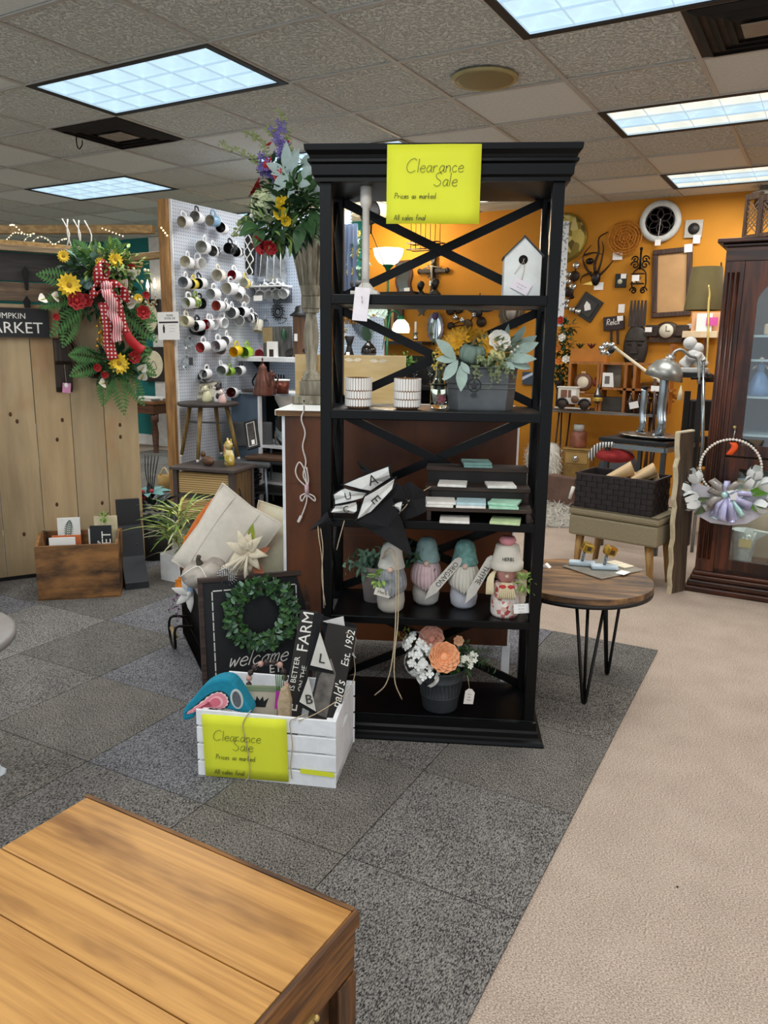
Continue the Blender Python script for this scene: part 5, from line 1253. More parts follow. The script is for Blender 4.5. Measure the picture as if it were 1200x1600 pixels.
card('orange_card', 'orange edged card behind the blank white card in the box', 'card', .075, .09, .02, .15, .325, mat('#c4693a', .8, var=.1), 0)
t = card('chalk_sign', 'black sign with the sideways letters ET in the wooden box', 'sign', .27, .09, .02, .115, .37, mat('#1d1f22', .7, var=.1), -3, -3)
printed('lettering', 'ET', .07, PRINTW, t, TR((.088, .30, .0006)) @ RZ, 1.0); printed('lettering', '&', .03, PRINTW, t, TR((.045, .275, .0006), (0, 0, 20)))
t = card('cream_card', 'tall cream card behind the black chalk sign in the box', 'card', .285, .17, .02, .125, .405, mat('#d6c9a5', .85, var=.1), -3, 2)
card('white_card', 'white card edge showing left of the black chalk sign in the box', 'card', .258, .12, .02, .05, .345, mat('#e9e6df', .8, var=.03), -3)
one('green_sprig', 'small bright green sprig on top of the cards in the wooden box', 'sprig', bush(MB(), (0, 0, 0), (.035, .02, .012), 26, .03, .012), LTGREEN, loc=bx(.335, .165, .425))
t = thing('angle_bracket', 'big black angled foot bracket leaning on the planks beside the box', 'bracket', (-3.364, 3.030, 0.001), 55)
part('upright', MB().box(-.065, .065, .0, .05, .0, .40, TR((0, .13, .09), (-6, 0, 0))), mat('#17191c', .6, var=.1), t, bevel=.002)
part('foot', MB().prism([(-.04, .0), (.05, .0), (.05, .045), (.04, .05), (-.07, .17), (-.11, .34), (-.15, .34), (-.15, .1)], -.065, .065, TR((0, 0, 0), (90, 0, 90), (-1, 1, 1))), mat('#262a2f', .55, var=.1), t, bevel=.002)
for z in (.1, .25): part('bolt_hole', MB().lathe([(.007, 0), (.007, .002), (.001, .002)], 8, TR((.02, -.0 + .02, z), (60, 0, 0))), BLACK, t)
t = thing('star_panel', 'dark weathered board with metal stars cut off at the left edge', 'board', (-3.83, 2.42, 0), 52)
part('board', MB().box(-.6, .0, 0, .025, .0, 1.02, TR((0, 0, 0), (-5, 0, 0))), wood('#1f1e1d', '#3d3a36', '#2a221c', 'z', 3), t, bevel=.003)
for u, z in ((-.07, .07), (-.15, .42), (-.3, .2)): part('star', MB().prism(star(.045, .4), 0, .006, TR((u, -.012 + z * .087, z + .03), (85, 12, 0))), mat('#a89a95', .4, .6, .3), t)
part('paper_slip', MB().box(-.22, -.14, -.003, -.001, .62, .72, TR((0, .055, 0))), CARD, t)
one('black_bag', 'black fabric bag slumped on the carpet at the left edge', 'bag', MB().lathe([(.001, 0), (.16, 0), (.19, .04), (.15, .12), (.09, .18), (.04, .2), (.001, .2)], 14), mat('#0d0f13', .8, var=.3, bump=.3, bscale=20), loc=(-3.62, 2.12, 0))
t = thing('holly_arrangement', 'dark pot of blue-green holly with red berries behind the planks', 'plant', (-3.745, 3.549, 0.000))
part('pot', MB().lathe([(.001, 0), (.1, 0), (.12, .22), (.11, .22), (.001, .2)], 16), mat('#1b1c17', .8), t)
part('dark_foliage', bush(MB(), (0, 0, .3), (.12, .12, .12), 140, .09, .04, 1, r9), mat('#23302a', .7, var=.4), t, stuff=True)
for i in range(9): a = i * .8; part('holly_leaf', MB().leaf((.02 * math.cos(a), -.03 + .02 * math.sin(a), .44), (math.cos(a), math.sin(a) - .3, .35), (0, -.3, 1), .12, .06, .3, 5, .25, .8), mat('#5f918f', .6, var=.15), t)
for i in range(7): part('berry', MB().ball((r9.uniform(-.05, .1), -.08, r9.uniform(.4, .48)), .014, 8, 6), mat('#9c1f27', .4), t)
part('twigs', (lambda b: [b.tube(smooth_path([(0, 0, .4), (.02 * i - .05, 0, .55), (.03 * i - .06, .01, .68)], 3), .004, 4) for i in range(5)] and b)(MB()), BLACK, t)
t = thing('spider_plant', 'yellow-green spiky artificial grass plant in a white pot', 'plant', (-3.277, 3.284, 0.000))
part('pot', MB().box(-.075, .075, -.075, .075, 0, .17), mat('#dcdcda', .5), t, bevel=.006)
for m, n, sd in ((mat('#6d8f36', .6, var=.35, scale=20), 70, 1), (mat('#b4bb62', .6, var=.25, scale=20), 45, 2), (mat('#d8d6ae', .6, var=.1), 22, 3)):
    b = MB(); rr = random.Random(sd)
    for i in range(n):
        a = rr.uniform(0, 6.28); e = rr.uniform(.25, 1.4); b.leaf((rr.uniform(-.05, .05), rr.uniform(-.05, .05), rr.uniform(.15, .42)), (math.cos(a), math.sin(a), e), (0, 0, 1), rr.uniform(.14, .28), rr.uniform(.010, .018), .55, 5, .3)
    part('blades', b, m, t, stuff=True)
# ================================================================ PEGBOARD OF MUGS
PEG = dots('#c6cbd4', '#5f6775', .0254, .16, (1, 2), .6, 'pegboard_side'); PEG2 = dots('#bcc8d8', '#5f6775', .0254, .16, (0, 2), .6, 'pegboard_back')
t = thing('pegboard_wall', 'tall white pegboard wall on a wooden post, hung with coffee mugs', 'pegboard', (-4.465, 4.56, 0))
part('side_board', MB().box(-.02, 0, .0, 1.0, .08, 2.44), PEG, t)
part('back_board', MB().box(.0, .955, 1.0, 1.02, .08, 2.44), PEG2, t)
part('low_back_board', MB().box(.956, 1.27, 1.0, 1.02, .7, 1.62), PEG2, t)
POST = wood('#8f6637', '#b98a4f', '#6d4a24', 'z', 2.5, .6, 9, .15)
part('post', MB().box(-.11, -.02, -.04, .05, 0, 2.44), POST, t, bevel=.003)
part('post', MB().box(-.11, -.02, .93, 1.02, 0, 2.44), POST, t)
part('edge_trim', MB().box(-.02, .003, -.012, .0, .08, 2.44), mat('#e8e8e6', .6), t)
part('seam_strip', MB().box(0, .002, .0, 1.0, 1.215, 1.218), mat('#9aa0a8', .6), t)
MUGG = 'mugs hanging on the pegboard'
GL = lambda c, r=.3: mat(c, r, var=.03)
def mug_proto():
    t = thing('mug', 'x', 'mug')
    return t
cupm = MB().lathe([(.001, -.098), (.038, -.098), (.042, -.092), (.043, 0), (.0405, .001)], 20, None, False)
linm = MB().lathe([(.0405, .001), (.0395, -.004), (.0385, -.088), (.001, -.09)], 20, None, False)
hanm = MB().tube(smooth_path([(0, .04, -.018), (0, .066, -.02), (0, .078, -.045), (0, .066, -.074), (0, .04, -.08)], 4), .0055, 6, False, 1.5)
espm = MB().lathe([(.001, -.075), (.022, -.075), (.03, -.06), (.043, -.01), (.0435, 0), (.041, .001)], 20, None, False)
esli = MB().lathe([(.041, .001), (.04, -.006), (.028, -.058), (.001, -.065)], 20, None, False)
hook = MB().tube([(0, .078, -.045), (0, .09, -.045), (0, .09, -.125)], .0025, 5)
bandm = MB().lathe([(.0434, -.085), (.0436, -.08), (.0438, -.03), (.0434, -.025)], 20, None, False)
MC_ = {}
def mmesh(key, mb, m):
    if (key, m.name) not in MC_: MC_[(key, m.name)] = mb.mesh(key, m)
    return MC_[(key, m.name)]
ORD = ['first', 'second', 'third', 'fourth', 'fifth', 'sixth', 'seventh', 'eighth', 'ninth', 'tenth', 'eleventh']
W0, CRM, GRY, BLK = '#e9e9ea', '#e2dccb', '#8f959b', '#131315'
def mug(p, words, row, n, body, lining, shape='mug', turn=0, down=20, roll=0, handle=None, band=None, s=1.0, wall='side'):
    t = thing('mug' if shape == 'mug' else 'cup', '%s, %s from left, %s' % (words, ORD[n], row), 'mug', p, group=MUGG)
    a = rad((-74 if wall == 'side' else -66) + turn + rng.uniform(-9, 9)); e = rad(down - 22 + rng.uniform(-5, 5)); d = V((math.cos(a) * math.cos(e), math.sin(a) * math.cos(e), math.sin(e)))
    t.matrix_basis = aim(p, d, (0, 0, 1), roll + rng.uniform(-14, 14)) @ Matrix.Diagonal((s, s, s, 1))
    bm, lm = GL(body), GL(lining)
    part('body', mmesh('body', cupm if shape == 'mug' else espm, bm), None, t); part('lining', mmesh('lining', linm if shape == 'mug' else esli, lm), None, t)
    part('handle', mmesh('handle', hanm, GL(handle or body)), None, t)
    if band: part('printed_band', mmesh('printed_band', bandm, band), None, t)
    return t
PRB = cloth_pattern('black_print', ['#131315', '#e9e9ea', '#e9e9ea', '#2b2b2e'], 55); FLO = cloth_pattern('floral_print', ['#ecebe9', '#ecebe9', '#d9a9b4', '#ecebe9', '#b6bfa8'], 60); GRN = cloth_pattern('green_print', ['#5f8a35', '#d9d24a', '#e9e9e4', '#44682c'], 45); YLP = cloth_pattern('yellow_print', ['#e9d45a', '#e9e9e4', '#d8b53a'], 40)
R1, R2, R3, R4, R5, R6, R7 = 'top pegboard row', 'second pegboard row', 'third pegboard row', 'fourth pegboard row', 'fifth pegboard row', 'sixth pegboard row', 'seventh pegboard row'
ML = [
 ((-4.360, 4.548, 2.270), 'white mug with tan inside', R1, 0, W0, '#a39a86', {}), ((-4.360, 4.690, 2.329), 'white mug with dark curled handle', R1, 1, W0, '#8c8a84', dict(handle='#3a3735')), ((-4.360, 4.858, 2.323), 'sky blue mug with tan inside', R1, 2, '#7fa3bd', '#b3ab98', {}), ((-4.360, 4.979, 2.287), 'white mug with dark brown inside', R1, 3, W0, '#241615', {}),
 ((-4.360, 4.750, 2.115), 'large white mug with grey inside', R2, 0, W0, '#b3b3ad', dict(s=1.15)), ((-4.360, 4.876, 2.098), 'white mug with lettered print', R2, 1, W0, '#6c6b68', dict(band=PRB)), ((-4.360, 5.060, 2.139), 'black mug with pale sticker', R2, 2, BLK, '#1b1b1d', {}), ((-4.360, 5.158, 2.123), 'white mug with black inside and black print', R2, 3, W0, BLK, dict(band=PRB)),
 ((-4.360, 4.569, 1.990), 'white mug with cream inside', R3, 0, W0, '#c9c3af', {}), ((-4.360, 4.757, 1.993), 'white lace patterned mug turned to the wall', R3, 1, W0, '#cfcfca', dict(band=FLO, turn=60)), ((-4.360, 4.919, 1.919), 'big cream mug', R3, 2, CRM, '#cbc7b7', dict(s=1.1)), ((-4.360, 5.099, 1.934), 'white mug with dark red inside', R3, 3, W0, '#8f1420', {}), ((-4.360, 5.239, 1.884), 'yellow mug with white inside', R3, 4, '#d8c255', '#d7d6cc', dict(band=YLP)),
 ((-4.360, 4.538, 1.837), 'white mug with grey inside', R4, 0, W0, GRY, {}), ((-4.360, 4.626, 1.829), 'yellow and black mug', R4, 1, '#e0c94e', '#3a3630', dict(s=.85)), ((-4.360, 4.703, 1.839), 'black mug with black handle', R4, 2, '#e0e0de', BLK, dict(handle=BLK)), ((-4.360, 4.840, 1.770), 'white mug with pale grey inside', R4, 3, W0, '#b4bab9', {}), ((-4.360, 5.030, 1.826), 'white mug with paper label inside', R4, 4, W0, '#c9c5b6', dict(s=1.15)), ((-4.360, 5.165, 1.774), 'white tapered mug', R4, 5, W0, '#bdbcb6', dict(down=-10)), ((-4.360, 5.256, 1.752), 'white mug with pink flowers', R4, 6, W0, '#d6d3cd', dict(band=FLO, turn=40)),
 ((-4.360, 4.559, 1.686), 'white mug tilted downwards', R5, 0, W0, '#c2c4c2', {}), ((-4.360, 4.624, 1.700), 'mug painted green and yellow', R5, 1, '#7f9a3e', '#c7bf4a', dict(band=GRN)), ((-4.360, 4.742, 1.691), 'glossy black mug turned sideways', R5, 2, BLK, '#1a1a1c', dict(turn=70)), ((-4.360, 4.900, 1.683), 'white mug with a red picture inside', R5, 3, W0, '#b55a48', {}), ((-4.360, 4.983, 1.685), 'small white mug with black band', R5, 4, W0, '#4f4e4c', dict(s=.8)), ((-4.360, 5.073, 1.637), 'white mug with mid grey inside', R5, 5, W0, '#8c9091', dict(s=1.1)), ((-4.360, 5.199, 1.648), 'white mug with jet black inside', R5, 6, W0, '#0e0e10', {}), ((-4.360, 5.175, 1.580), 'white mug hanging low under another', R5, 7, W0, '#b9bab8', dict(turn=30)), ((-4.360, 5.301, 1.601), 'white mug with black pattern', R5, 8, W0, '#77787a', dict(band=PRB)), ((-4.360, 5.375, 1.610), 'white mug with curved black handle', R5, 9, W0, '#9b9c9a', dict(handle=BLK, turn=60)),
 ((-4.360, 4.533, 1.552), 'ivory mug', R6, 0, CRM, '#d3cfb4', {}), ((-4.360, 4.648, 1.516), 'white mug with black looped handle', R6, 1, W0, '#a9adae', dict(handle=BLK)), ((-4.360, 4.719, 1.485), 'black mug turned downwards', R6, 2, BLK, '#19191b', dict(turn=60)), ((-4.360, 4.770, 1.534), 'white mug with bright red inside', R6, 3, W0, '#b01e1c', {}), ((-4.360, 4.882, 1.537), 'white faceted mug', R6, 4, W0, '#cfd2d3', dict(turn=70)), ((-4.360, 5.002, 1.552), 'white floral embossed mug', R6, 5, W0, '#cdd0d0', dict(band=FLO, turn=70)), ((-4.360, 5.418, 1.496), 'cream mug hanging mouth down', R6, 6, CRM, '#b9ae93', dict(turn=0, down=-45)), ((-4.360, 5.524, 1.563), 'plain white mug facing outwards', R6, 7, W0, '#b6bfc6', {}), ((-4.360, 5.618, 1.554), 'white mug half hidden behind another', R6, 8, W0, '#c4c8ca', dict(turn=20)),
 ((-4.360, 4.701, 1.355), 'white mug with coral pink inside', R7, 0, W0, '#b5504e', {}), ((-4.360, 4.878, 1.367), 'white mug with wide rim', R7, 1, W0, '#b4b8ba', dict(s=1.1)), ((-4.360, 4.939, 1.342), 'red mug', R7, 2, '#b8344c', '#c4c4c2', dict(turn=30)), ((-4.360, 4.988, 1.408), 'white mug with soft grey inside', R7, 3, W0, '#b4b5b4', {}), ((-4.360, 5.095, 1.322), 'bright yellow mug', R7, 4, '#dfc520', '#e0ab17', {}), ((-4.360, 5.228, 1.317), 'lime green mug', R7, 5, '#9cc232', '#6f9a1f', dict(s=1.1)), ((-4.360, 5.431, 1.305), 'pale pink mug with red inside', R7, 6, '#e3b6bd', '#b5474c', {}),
]
for p, w, r, n, b_, l, k in ML: mug(p, w, r, n, b_, l, **k)
RB = 'pegboard group above the stool'
for n, (p, w, b_, l, k) in enumerate((((-4.360, 4.723, 1.149), 'white mug in a stacked trio', W0, '#c9cacb', dict(s=.9)), ((-4.360, 4.777, 1.126), 'black and white printed mug', '#2a2a2c', '#d0d0d0', dict(band=PRB, turn=60)), ((-4.360, 4.935, 1.172), 'white mug with grey-green inside', W0, '#9aa39e', {}), ((-4.360, 5.020, 1.160), 'small white and green mug', '#8fb240', '#a9c25e', dict(s=.8)), ((-4.360, 5.142, 1.163), 'white mug with black handle', W0, '#8f9492', dict(handle=BLK)))): mug(p, w, RB, n, b_, l, **k)
CB_ = 'cup row on back board'
for n, (p, w, l) in enumerate((((-4.446, 5.450, 1.827), 'white cup with deep grey inside', '#8d8f90'), ((-4.353, 5.450, 1.797), 'white cup behind a price card', '#a9abab'), ((-4.259, 5.450, 1.795), 'white teacup', '#a7aaa9'), ((-4.178, 5.450, 1.802), 'white teacup with grey inside', '#9da3a0'), ((-4.112, 5.450, 1.804), 'narrow white teacup', '#b9bcbc'))): mug(p, w, CB_, n, W0, l, 'cup', wall='back', down=8)  # the greys are the lining colours of the cups
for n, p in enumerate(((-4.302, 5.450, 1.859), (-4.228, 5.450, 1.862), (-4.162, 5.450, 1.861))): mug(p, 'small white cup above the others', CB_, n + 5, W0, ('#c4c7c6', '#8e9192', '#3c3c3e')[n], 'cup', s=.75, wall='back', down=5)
# glass mugs, wire decor, cards, rack
t = thing('glass_mug', 'clear glass mug hanging at the lower left of the pegboard', 'mug', (-4.360, 4.584, 1.393)); t.matrix_basis = aim((-4.360, 4.584, 1.393), (.6, -.7, .3), (0, 0, 1)); part('body', MB().lathe([(.001, -.1), (.04, -.1), (.043, 0), (.04, 0), (.037, -.09), (.001, -.09)], 16), glass(), t); part('handle', hanm, glass(), t)
t = thing('glass_mug', 'clear glass mug with dark tag, below the other glass mug', 'mug', (-4.360, 4.543, 1.248)); t.matrix_basis = aim((-4.360, 4.543, 1.248), (.6, -.7, .2), (0, 0, 1)); part('body', MB().lathe([(.001, -.1), (.04, -.1), (.043, 0), (.04, 0), (.037, -.09), (.001, -.09)], 16), glass(), t); part('handle', hanm, glass(), t); part('dark_tag', MB().box(.02, .05, -.03, .03, .01, .012), BLACK, t)
one('price_card', 'white price card in front of the cups on the back board', 'card', MB().box(-.045, .045, -.002, 0, -.022, .022), CARD, loc=(-4.305, 5.360, 1.767))
t = thing('wire_wreath', 'round black wire wreath hanging on the back pegboard', 'wreath', (-4.221, 5.520, 1.663))
b = MB(); rr = random.Random(4)
for i in range(16):
    a = i * .39; b.tube(smooth_path([(.02 * math.cos(a), 0, .02 * math.sin(a)), (.05 * math.cos(a + .4), -.01, .05 * math.sin(a + .4)), (.075 * math.cos(a), 0, .075 * math.sin(a))], 3), .004, 4)
b.tube([(.05 * math.cos(a), 0, .05 * math.sin(a)) for a in [i * .35 for i in range(18)]], .004, 4, True); part('wire', b, IRON, t)
one('wire_hook_rack', 'thin black wire hook rack under the wire wreath', 'rack', MB().tube(smooth_path([(-.05, 0, .0), (-.03, 0, .02), (.03, -.01, .012), (.06, -.02, .012), (.06, -.05, -.02), (.0, -.05, -.03), (-.03, 0, -.02)], 4), .003, 5), IRON, loc=(-4.181, 5.530, 1.594))
t, w, h = plate('trellis_decor', 'black panel with white lattice swirls hung near the bouquet', 'wall decor', (-4.505, 5.400, 1.973), (-4.381, 5.400, 1.959), (-4.493, 5.400, 2.377))
part('panel', MB().box(0, w, 0, h, -.012, 0), BLACK, t)
for k in range(3): part('lattice', MB().tube([(w * (.2 + .3 * k) + .018 * math.sin(j * 1.25 + k * 3.14), h * j / 20, .004) for j in range(21)], .005, 5), WHITE, t)
t, w, h = plate('framed_glass', 'bright glass panel with etched lines beside the lattice decor', 'wall decor', (-4.412, 5.480, 1.914), (-4.098, 5.480, 1.905), (-4.403, 5.480, 2.269))
part('panel', MB().box(0, w, 0, h, -.006, 0), mat('#a9afb4', .15, .7, .35, scale=30), t)
for k in range(4): part('etched_line', MB().tube([(w * .1 + w * .24 * k, h * .1, .002), (w * .2 + w * .2 * k, h * .9, .002)], .003, 4), WHITE, t)
t = thing('wire_shelf', 'white ledge with a black slatted rack on the back pegboard', 'shelf', (-4.424, 5.520, 1.874))
part('ledge', MB().box(-.02, .36, -.14, 0, -.012, .0), PAINTW, t); 
for k in range(22): part('slat', MB().box(.02 + k * .0155, .027 + k * .0155, -.005, .0, -.14, -.02) if k > 8 else MB().box(.02 + k * .0155, .027 + k * .0155, -.005, .0, .0, .03), BLACK, t)
# long white shelf and what stands on it
t = thing('wall_shelf', 'long white shelf along the back pegboard, running behind the bookcase', 'shelf', (-4.46, 5.26, 1.245))
part('board', MB().box(0, 1.43, 0, .298, 0, .04), PAINTW, t, bevel=.003)
for u in (.1, 1.2): part('bracket', MB().prism([(0, 0), (0, -.16), (.02, -.16), (.2, -.02), (.2, 0)], -.008, .008, TR((u, .298, 0), (90, 0, -90))), IRON, t)
t, w, h = plate('grey_board', 'tall grey weathered board leaning on the shelf under the mugs', 'board', (-4.303, 5.420, 1.263), (-4.009, 5.420, 1.269), (-4.324, 5.420, 1.532)); part('board', MB().box(0, w, 0, h, -.02, 0), wood('#4b4a48', '#6b6a67', None, 'y', 3), t); part('tan_patch', MB().box(w * .0, w * .35, h * .5, h * .98, 0, .004), mat('#9d8761', .8), t)
t = thing('framed_card', 'small white block frame with dark centre on the shelf', 'frame', (-4.159, 5.360, 1.261)); part('frame', MB().box(-.05, .05, -.015, .015, .0, .15), CARD, t, bevel=.002); part('dark_centre', MB().box(-.022, .022, -.018, -.0151, .02, .085), mat('#2b1512', .6), t)
one('green_ornament', 'small dark green ornament hanging against the grey board', 'ornament', MB().lathe([(.001, -.05), (.02, -.03), (.026, 0), (.02, .04), (.001, .06)], 10), mat('#1f4a30', .4), loc=(-4.049, 5.370, 1.463))
t = thing('rustic_lantern', 'narrow brown box lantern with black roof behind the urn column', 'lantern', (-3.895, 5.400, 1.276)); part('body', MB().box(-.045, .045, -.045, .045, 0, .34), wood('#4d3522', '#6d4d33', None, 'z', 4), t); part('roof', MB().lathe([(.085, .34), (.09, .35), (.05, .38), (.04, .42), (.001, .43)], 4, TR((0, 0, 0), (0, 0, 45))), BLACK, t); part('white_tag', MB().box(-.03, .0, -.05, -.046, .14, .2), CARD, t)
one('dark_figure', 'dark low carved figure lying on the shelf beside the grey board', 'figurine', MB().tube(smooth_path([(-.1, 0, .03), (-.05, 0, .05), (.02, 0, .045), (.07, 0, .07), (.1, 0, .06)], 4), [.02 + .012 * math.sin(i * .4) for i in range(17)], 8), mat('#1b1613', .5), loc=(-3.933, 5.380, 1.276))
t = thing('dark_vase', 'dark round vase with one big green leaf on the white shelf', 'vase', (-3.235, 5.400, 1.299)); part('vase', MB().lathe([(.001, 0), (.05, 0), (.062, .03), (.058, .07), (.03, .105), (.016, .115), (.018, .125), (.012, .125), (.001, .1)], 18), mat('#17100d', .15, var=.2), t); part('leaf', MB().leaf((0, 0, .12), (-.35, -.1, 1), (0, -1, .1), .15, .085, .1, 5, .15, .8), mat('#1d3d24', .5), t); part('stems', MB().tube([(0, 0, .11), (.02, 0, .23)], .003, 4).tube([(0, 0, .11), (.045, 0, .2)], .003, 4).ball((.046, 0, .205), .01, 6, 5), mat('#7c8a5a', .6), t)
t = thing('twisted_sculpture', 'black twisted hourglass sculpture on the white shelf', 'sculpture', (-3.402, 5.380, 1.286)); part('body', MB().lathe([(.001, 0), (.042, 0), (.045, .015), (.02, .09), (.022, .11), (.045, .17), (.04, .175), (.001, .17)], 6, TR((0, 0, 0))), mat('#120f10', .35), t); part('white_tag', MB().box(.0, .03, -.05, -.046, .01, .05), CARD, t)
t = thing('glass_dome', 'glass dome of gold flowers on a dark base at the shelf middle', 'cloche', (-3.469, 5.360, 1.285)); part('base', MB().lathe([(.001, 0), (.055, 0), (.055, .03), (.001, .03)], 16), BLACK, t); part('flowers', bush(MB(), (0, 0, .21), (.045, .04, .06), 60, .035, .018, 1, rng), mat('#c7b46c', .6, var=.3), t, stuff=True); part('dome', MB().lathe([(.05, .03), (.05, .16), (.04, .2), (.02, .225), (.001, .23)], 16), glass(), t)
one('palm_frond', 'fine dark palm frond drawn against the back board above the shelf', 'plant', fern(MB(), (0, 0, .0), (.75, 0, -.65), .26, .16, 11, .0, (0, -1, 0)), mat('#59626e', .7), loc=(-3.487, 5.530, 1.616))
# copper pots and the blue-grey cabinet below
t = thing('blue_cabinet', 'blue-grey painted narrow cabinet below the white shelf', 'cabinet', (-4.36, 5.05, 0), 0)
BLUE = mat('#56697c', .6, var=.06)
part('side', MB().box(0, .28, .0, .02, 0, .985), BLUE, t); part('side', MB().box(0, .02, 0.02, .45, 0, .985), BLUE, t); part('shelf', MB().box(.02, .62, .02, .45, .55, .57), PAINTW, t); part('shelf', MB().box(.02, .62, .02, .45, .25, .27), PAINTW, t)
part('top', MB().box(-.01, .64, -.01, .47, .985, 1.005), mat('#b9c3cd', .5), t, bevel=.002); part('back', MB().box(.02, .62, .44, .45, 0, .985), mat('#1c1d20', .7), t); part('white_post', MB().box(.28, .30, .0, .03, 0, .985), PAINTW, t)
one('glass_jar', 'clear glass jar standing in the open side of the blue cabinet', 'jar', MB().lathe([(.001, 0), (.07, 0), (.08, .1), (.07, .22), (.08, .26), (.072, .26), (.06, .22), (.07, .1), (.001, .01)], 16), glass(), loc=(-3.93, 5.2, .572))
one('white_bowl', 'round white bowl in the top of the open blue cabinet', 'bowl', MB().lathe([(.001, 0), (.05, 0), (.1, .1), (.11, .17), (.1, .17), (.09, .1), (.001, .02)], 18), WHITE, loc=(-3.93, 5.25, .835 - .26 + .27))
COP = mat('#6b463b', .35, .6, .25, scale=14)
t = thing('copper_kettle', 'tall copper coffee pot with long spout on the blue cabinet', 'kettle', (-3.757, 4.717, 1.006)); part('body', MB().lathe([(.001, 0), (.075, 0), (.078, .01), (.05, .14), (.03, .2), (.032, .21), (.012, .235), (.001, .24)], 18), COP, t); part('finial', MB().lathe([(.01, .235), (.004, .26), (.009, .27), (.001, .285)], 8), COP, t); part('spout', MB().tube(smooth_path([(.05, -.01, .06), (.085, -.01, .12), (.09, -.01, .19)], 4), .01, 6), COP, t); part('handle', MB().tube(smooth_path([(-.06, 0, .05), (-.1, 0, .1), (-.05, 0, .17)], 4), .007, 6), IRON, t)
t = thing('copper_pitcher', 'smaller copper pitcher beside the tall copper coffee pot', 'pitcher', (-3.759, 4.821, 1.006)); part('body', MB().lathe([(.001, 0), (.035, 0), (.045, .03), (.03, .1), (.02, .14), (.032, .17), (.028, .17), (.001, .12)], 16), COP, t); part('handle', MB().tube(smooth_path([(.02, 0, .15), (.065, 0, .13), (.04, 0, .05)], 4), .006, 6), COP, t)
t = thing('copper_tin', 'round copper planter with white rim next to the pitcher', 'planter', (-3.801, 5.006, 1.006)); part('body', MB().lathe([(.001, 0), (.055, 0), (.065, .1), (.06, .1), (.001, .09)], 18), mat('#6f3d30', .35, .6, .4), t); part('rim', MB().lathe([(.065, .1), (.069, .105), (.066, .112), (.06, .11)], 18), WHITE, t)
one('tray', 'dark round tray under the copper pots', 'tray', MB().lathe([(.001, 0), (.16, 0), (.17, .012), (.001, .004)], 24), mat('#4f4038', .4, .5), loc=(-4.12, 5.15, 1.006))
t = thing('utensil_set', 'black handled utensils hanging behind the copper pots', 'utensils', (-4.209, 5.500, 1.051))
for k in range(4): part('utensil', MB().tube([(.03 * k - .03, 0, .08), (.03 * k - .03, 0, -.06)], .006, 5).ball((.03 * k - .03, 0, -.08), (.014, .005, .025), 8, 6), IRON, t)
t = thing('plywood_panel', 'pale plywood panel with carved white leaf rosette standing on the dresser', 'panel', dr(.01, .37, 1.131), DA); part('panel', MB().box(-.02, .47, 0, .02, 0, .212), wood('#cfae74', '#e0c592', '#c09a5c', 'x', 2, .6, 6, .05), t, bevel=.002)
o = part('rosette', daisy(MB(), (.055, -.003, .115), (0, -1, 0), .04, 8, .15, .5, 2), WHITE, t)
for u, z in ((.24, .19), (.35, .187)): part('leaf_carving', MB().leaf((u, -.002, z), (1, -.1, .1), (0, -1, 0), .04, .018, .0, 3).leaf((u, -.002, z), (-1, -.1, .1), (0, -1, 0), .04, .018, .0, 3), mat('#e9dcc0', .7), t)
# stool with frame and animals, end table, chair, metal stand
t = thing('round_stool', 'round dark stool with splayed tan legs in front of the pegboard', 'stool', (-4.200, 4.595, 0.944))
part('seat', MB().lathe([(.001, -.03), (.22, -.03), (.235, -.02), (.235, -.004), (.225, 0), (.001, 0)], 28), mat('#3b3431', .5, var=.2), t, bevel=.002)
for k in range(4):
    a = rad(k * 90 + 20); part('leg', MB().tube([(.15 * math.cos(a), .15 * math.sin(a), -.03), (.235 * math.cos(a), .235 * math.sin(a), -.42)], [.017, .013], 8), wood('#77602f', '#9a8148', None, 'z', 4), t); part('leg_tip', MB().tube([(.235 * math.cos(a), .235 * math.sin(a), -.42), (.24 * math.cos(a), .24 * math.sin(a), -.44)], [.012, .01], 8), WHITE, t)
part('stretcher', MB().tube([(.17 * math.cos(rad(20)), .17 * math.sin(rad(20)), -.16), (-.17 * math.cos(rad(20)), -.17 * math.sin(rad(20)), -.16)], .008, 6), mat('#5b5e60', .5), t)
S_ = (-4.200, 4.595, 0.944)
def st(x, y, z=0): return V(S_) + V((x, y, z))
t, w, h = plate('milky_sign', 'cream framed sign lettered in dark old type leaning on the stool', 'sign', (-4.562, 4.720, 0.926), (-4.282, 4.820, 0.959), (-4.616, 4.740, 1.056)); part('frame', MB().box(-.008, w + .008, -.008, h + .008, -.012, 0), mat('#7b7a76', .6), t); part('paper', MB().box(.012, w - .012, .012, h - .012, 0, .002), mat('#cfc9b3', .8), t); printed('lettering', 'MILKY WAY\nFARM', h * .3, INKM, t, TR((w * .5, h * .5, .003)), .85)
def animal(name, label, p, rz, body, head, ear, s=1.0, patch=None):
    t = thing(name, label, 'figurine', p, rz); t.scale = (s, s, s); m = mat(body, .5, var=.1)
    part('body', MB().lathe([(.001, 0), (.04, 0), (.046, .02), (.04, .06), (.026, .09), (.02, .1)], 14), m, t); part('head', MB().ball((0, -.012, .118), (.028, .03, .028), 12, 8), mat(head, .5), t)
    b = MB()
    for sx in (-1, 1): b.ball((sx * .024, 0, .142), (.01, .006, .014), 8, 6)
    part('ears', b, mat(ear, .5), t); part('muzzle', MB().ball((0, -.04, .112), (.014, .012, .011), 8, 6), mat('#e8d2cb', .5), t)
    part('eyes', MB().ball((-.011, -.036, .126), .004, 6, 5).ball((.011, -.036, .126), .004, 6, 5), BLACK, t)
    if patch: part('patch', MB().ball((.02, -.015, .05), (.03, .03, .03), 8, 6), mat(patch, .5), t)
    return t
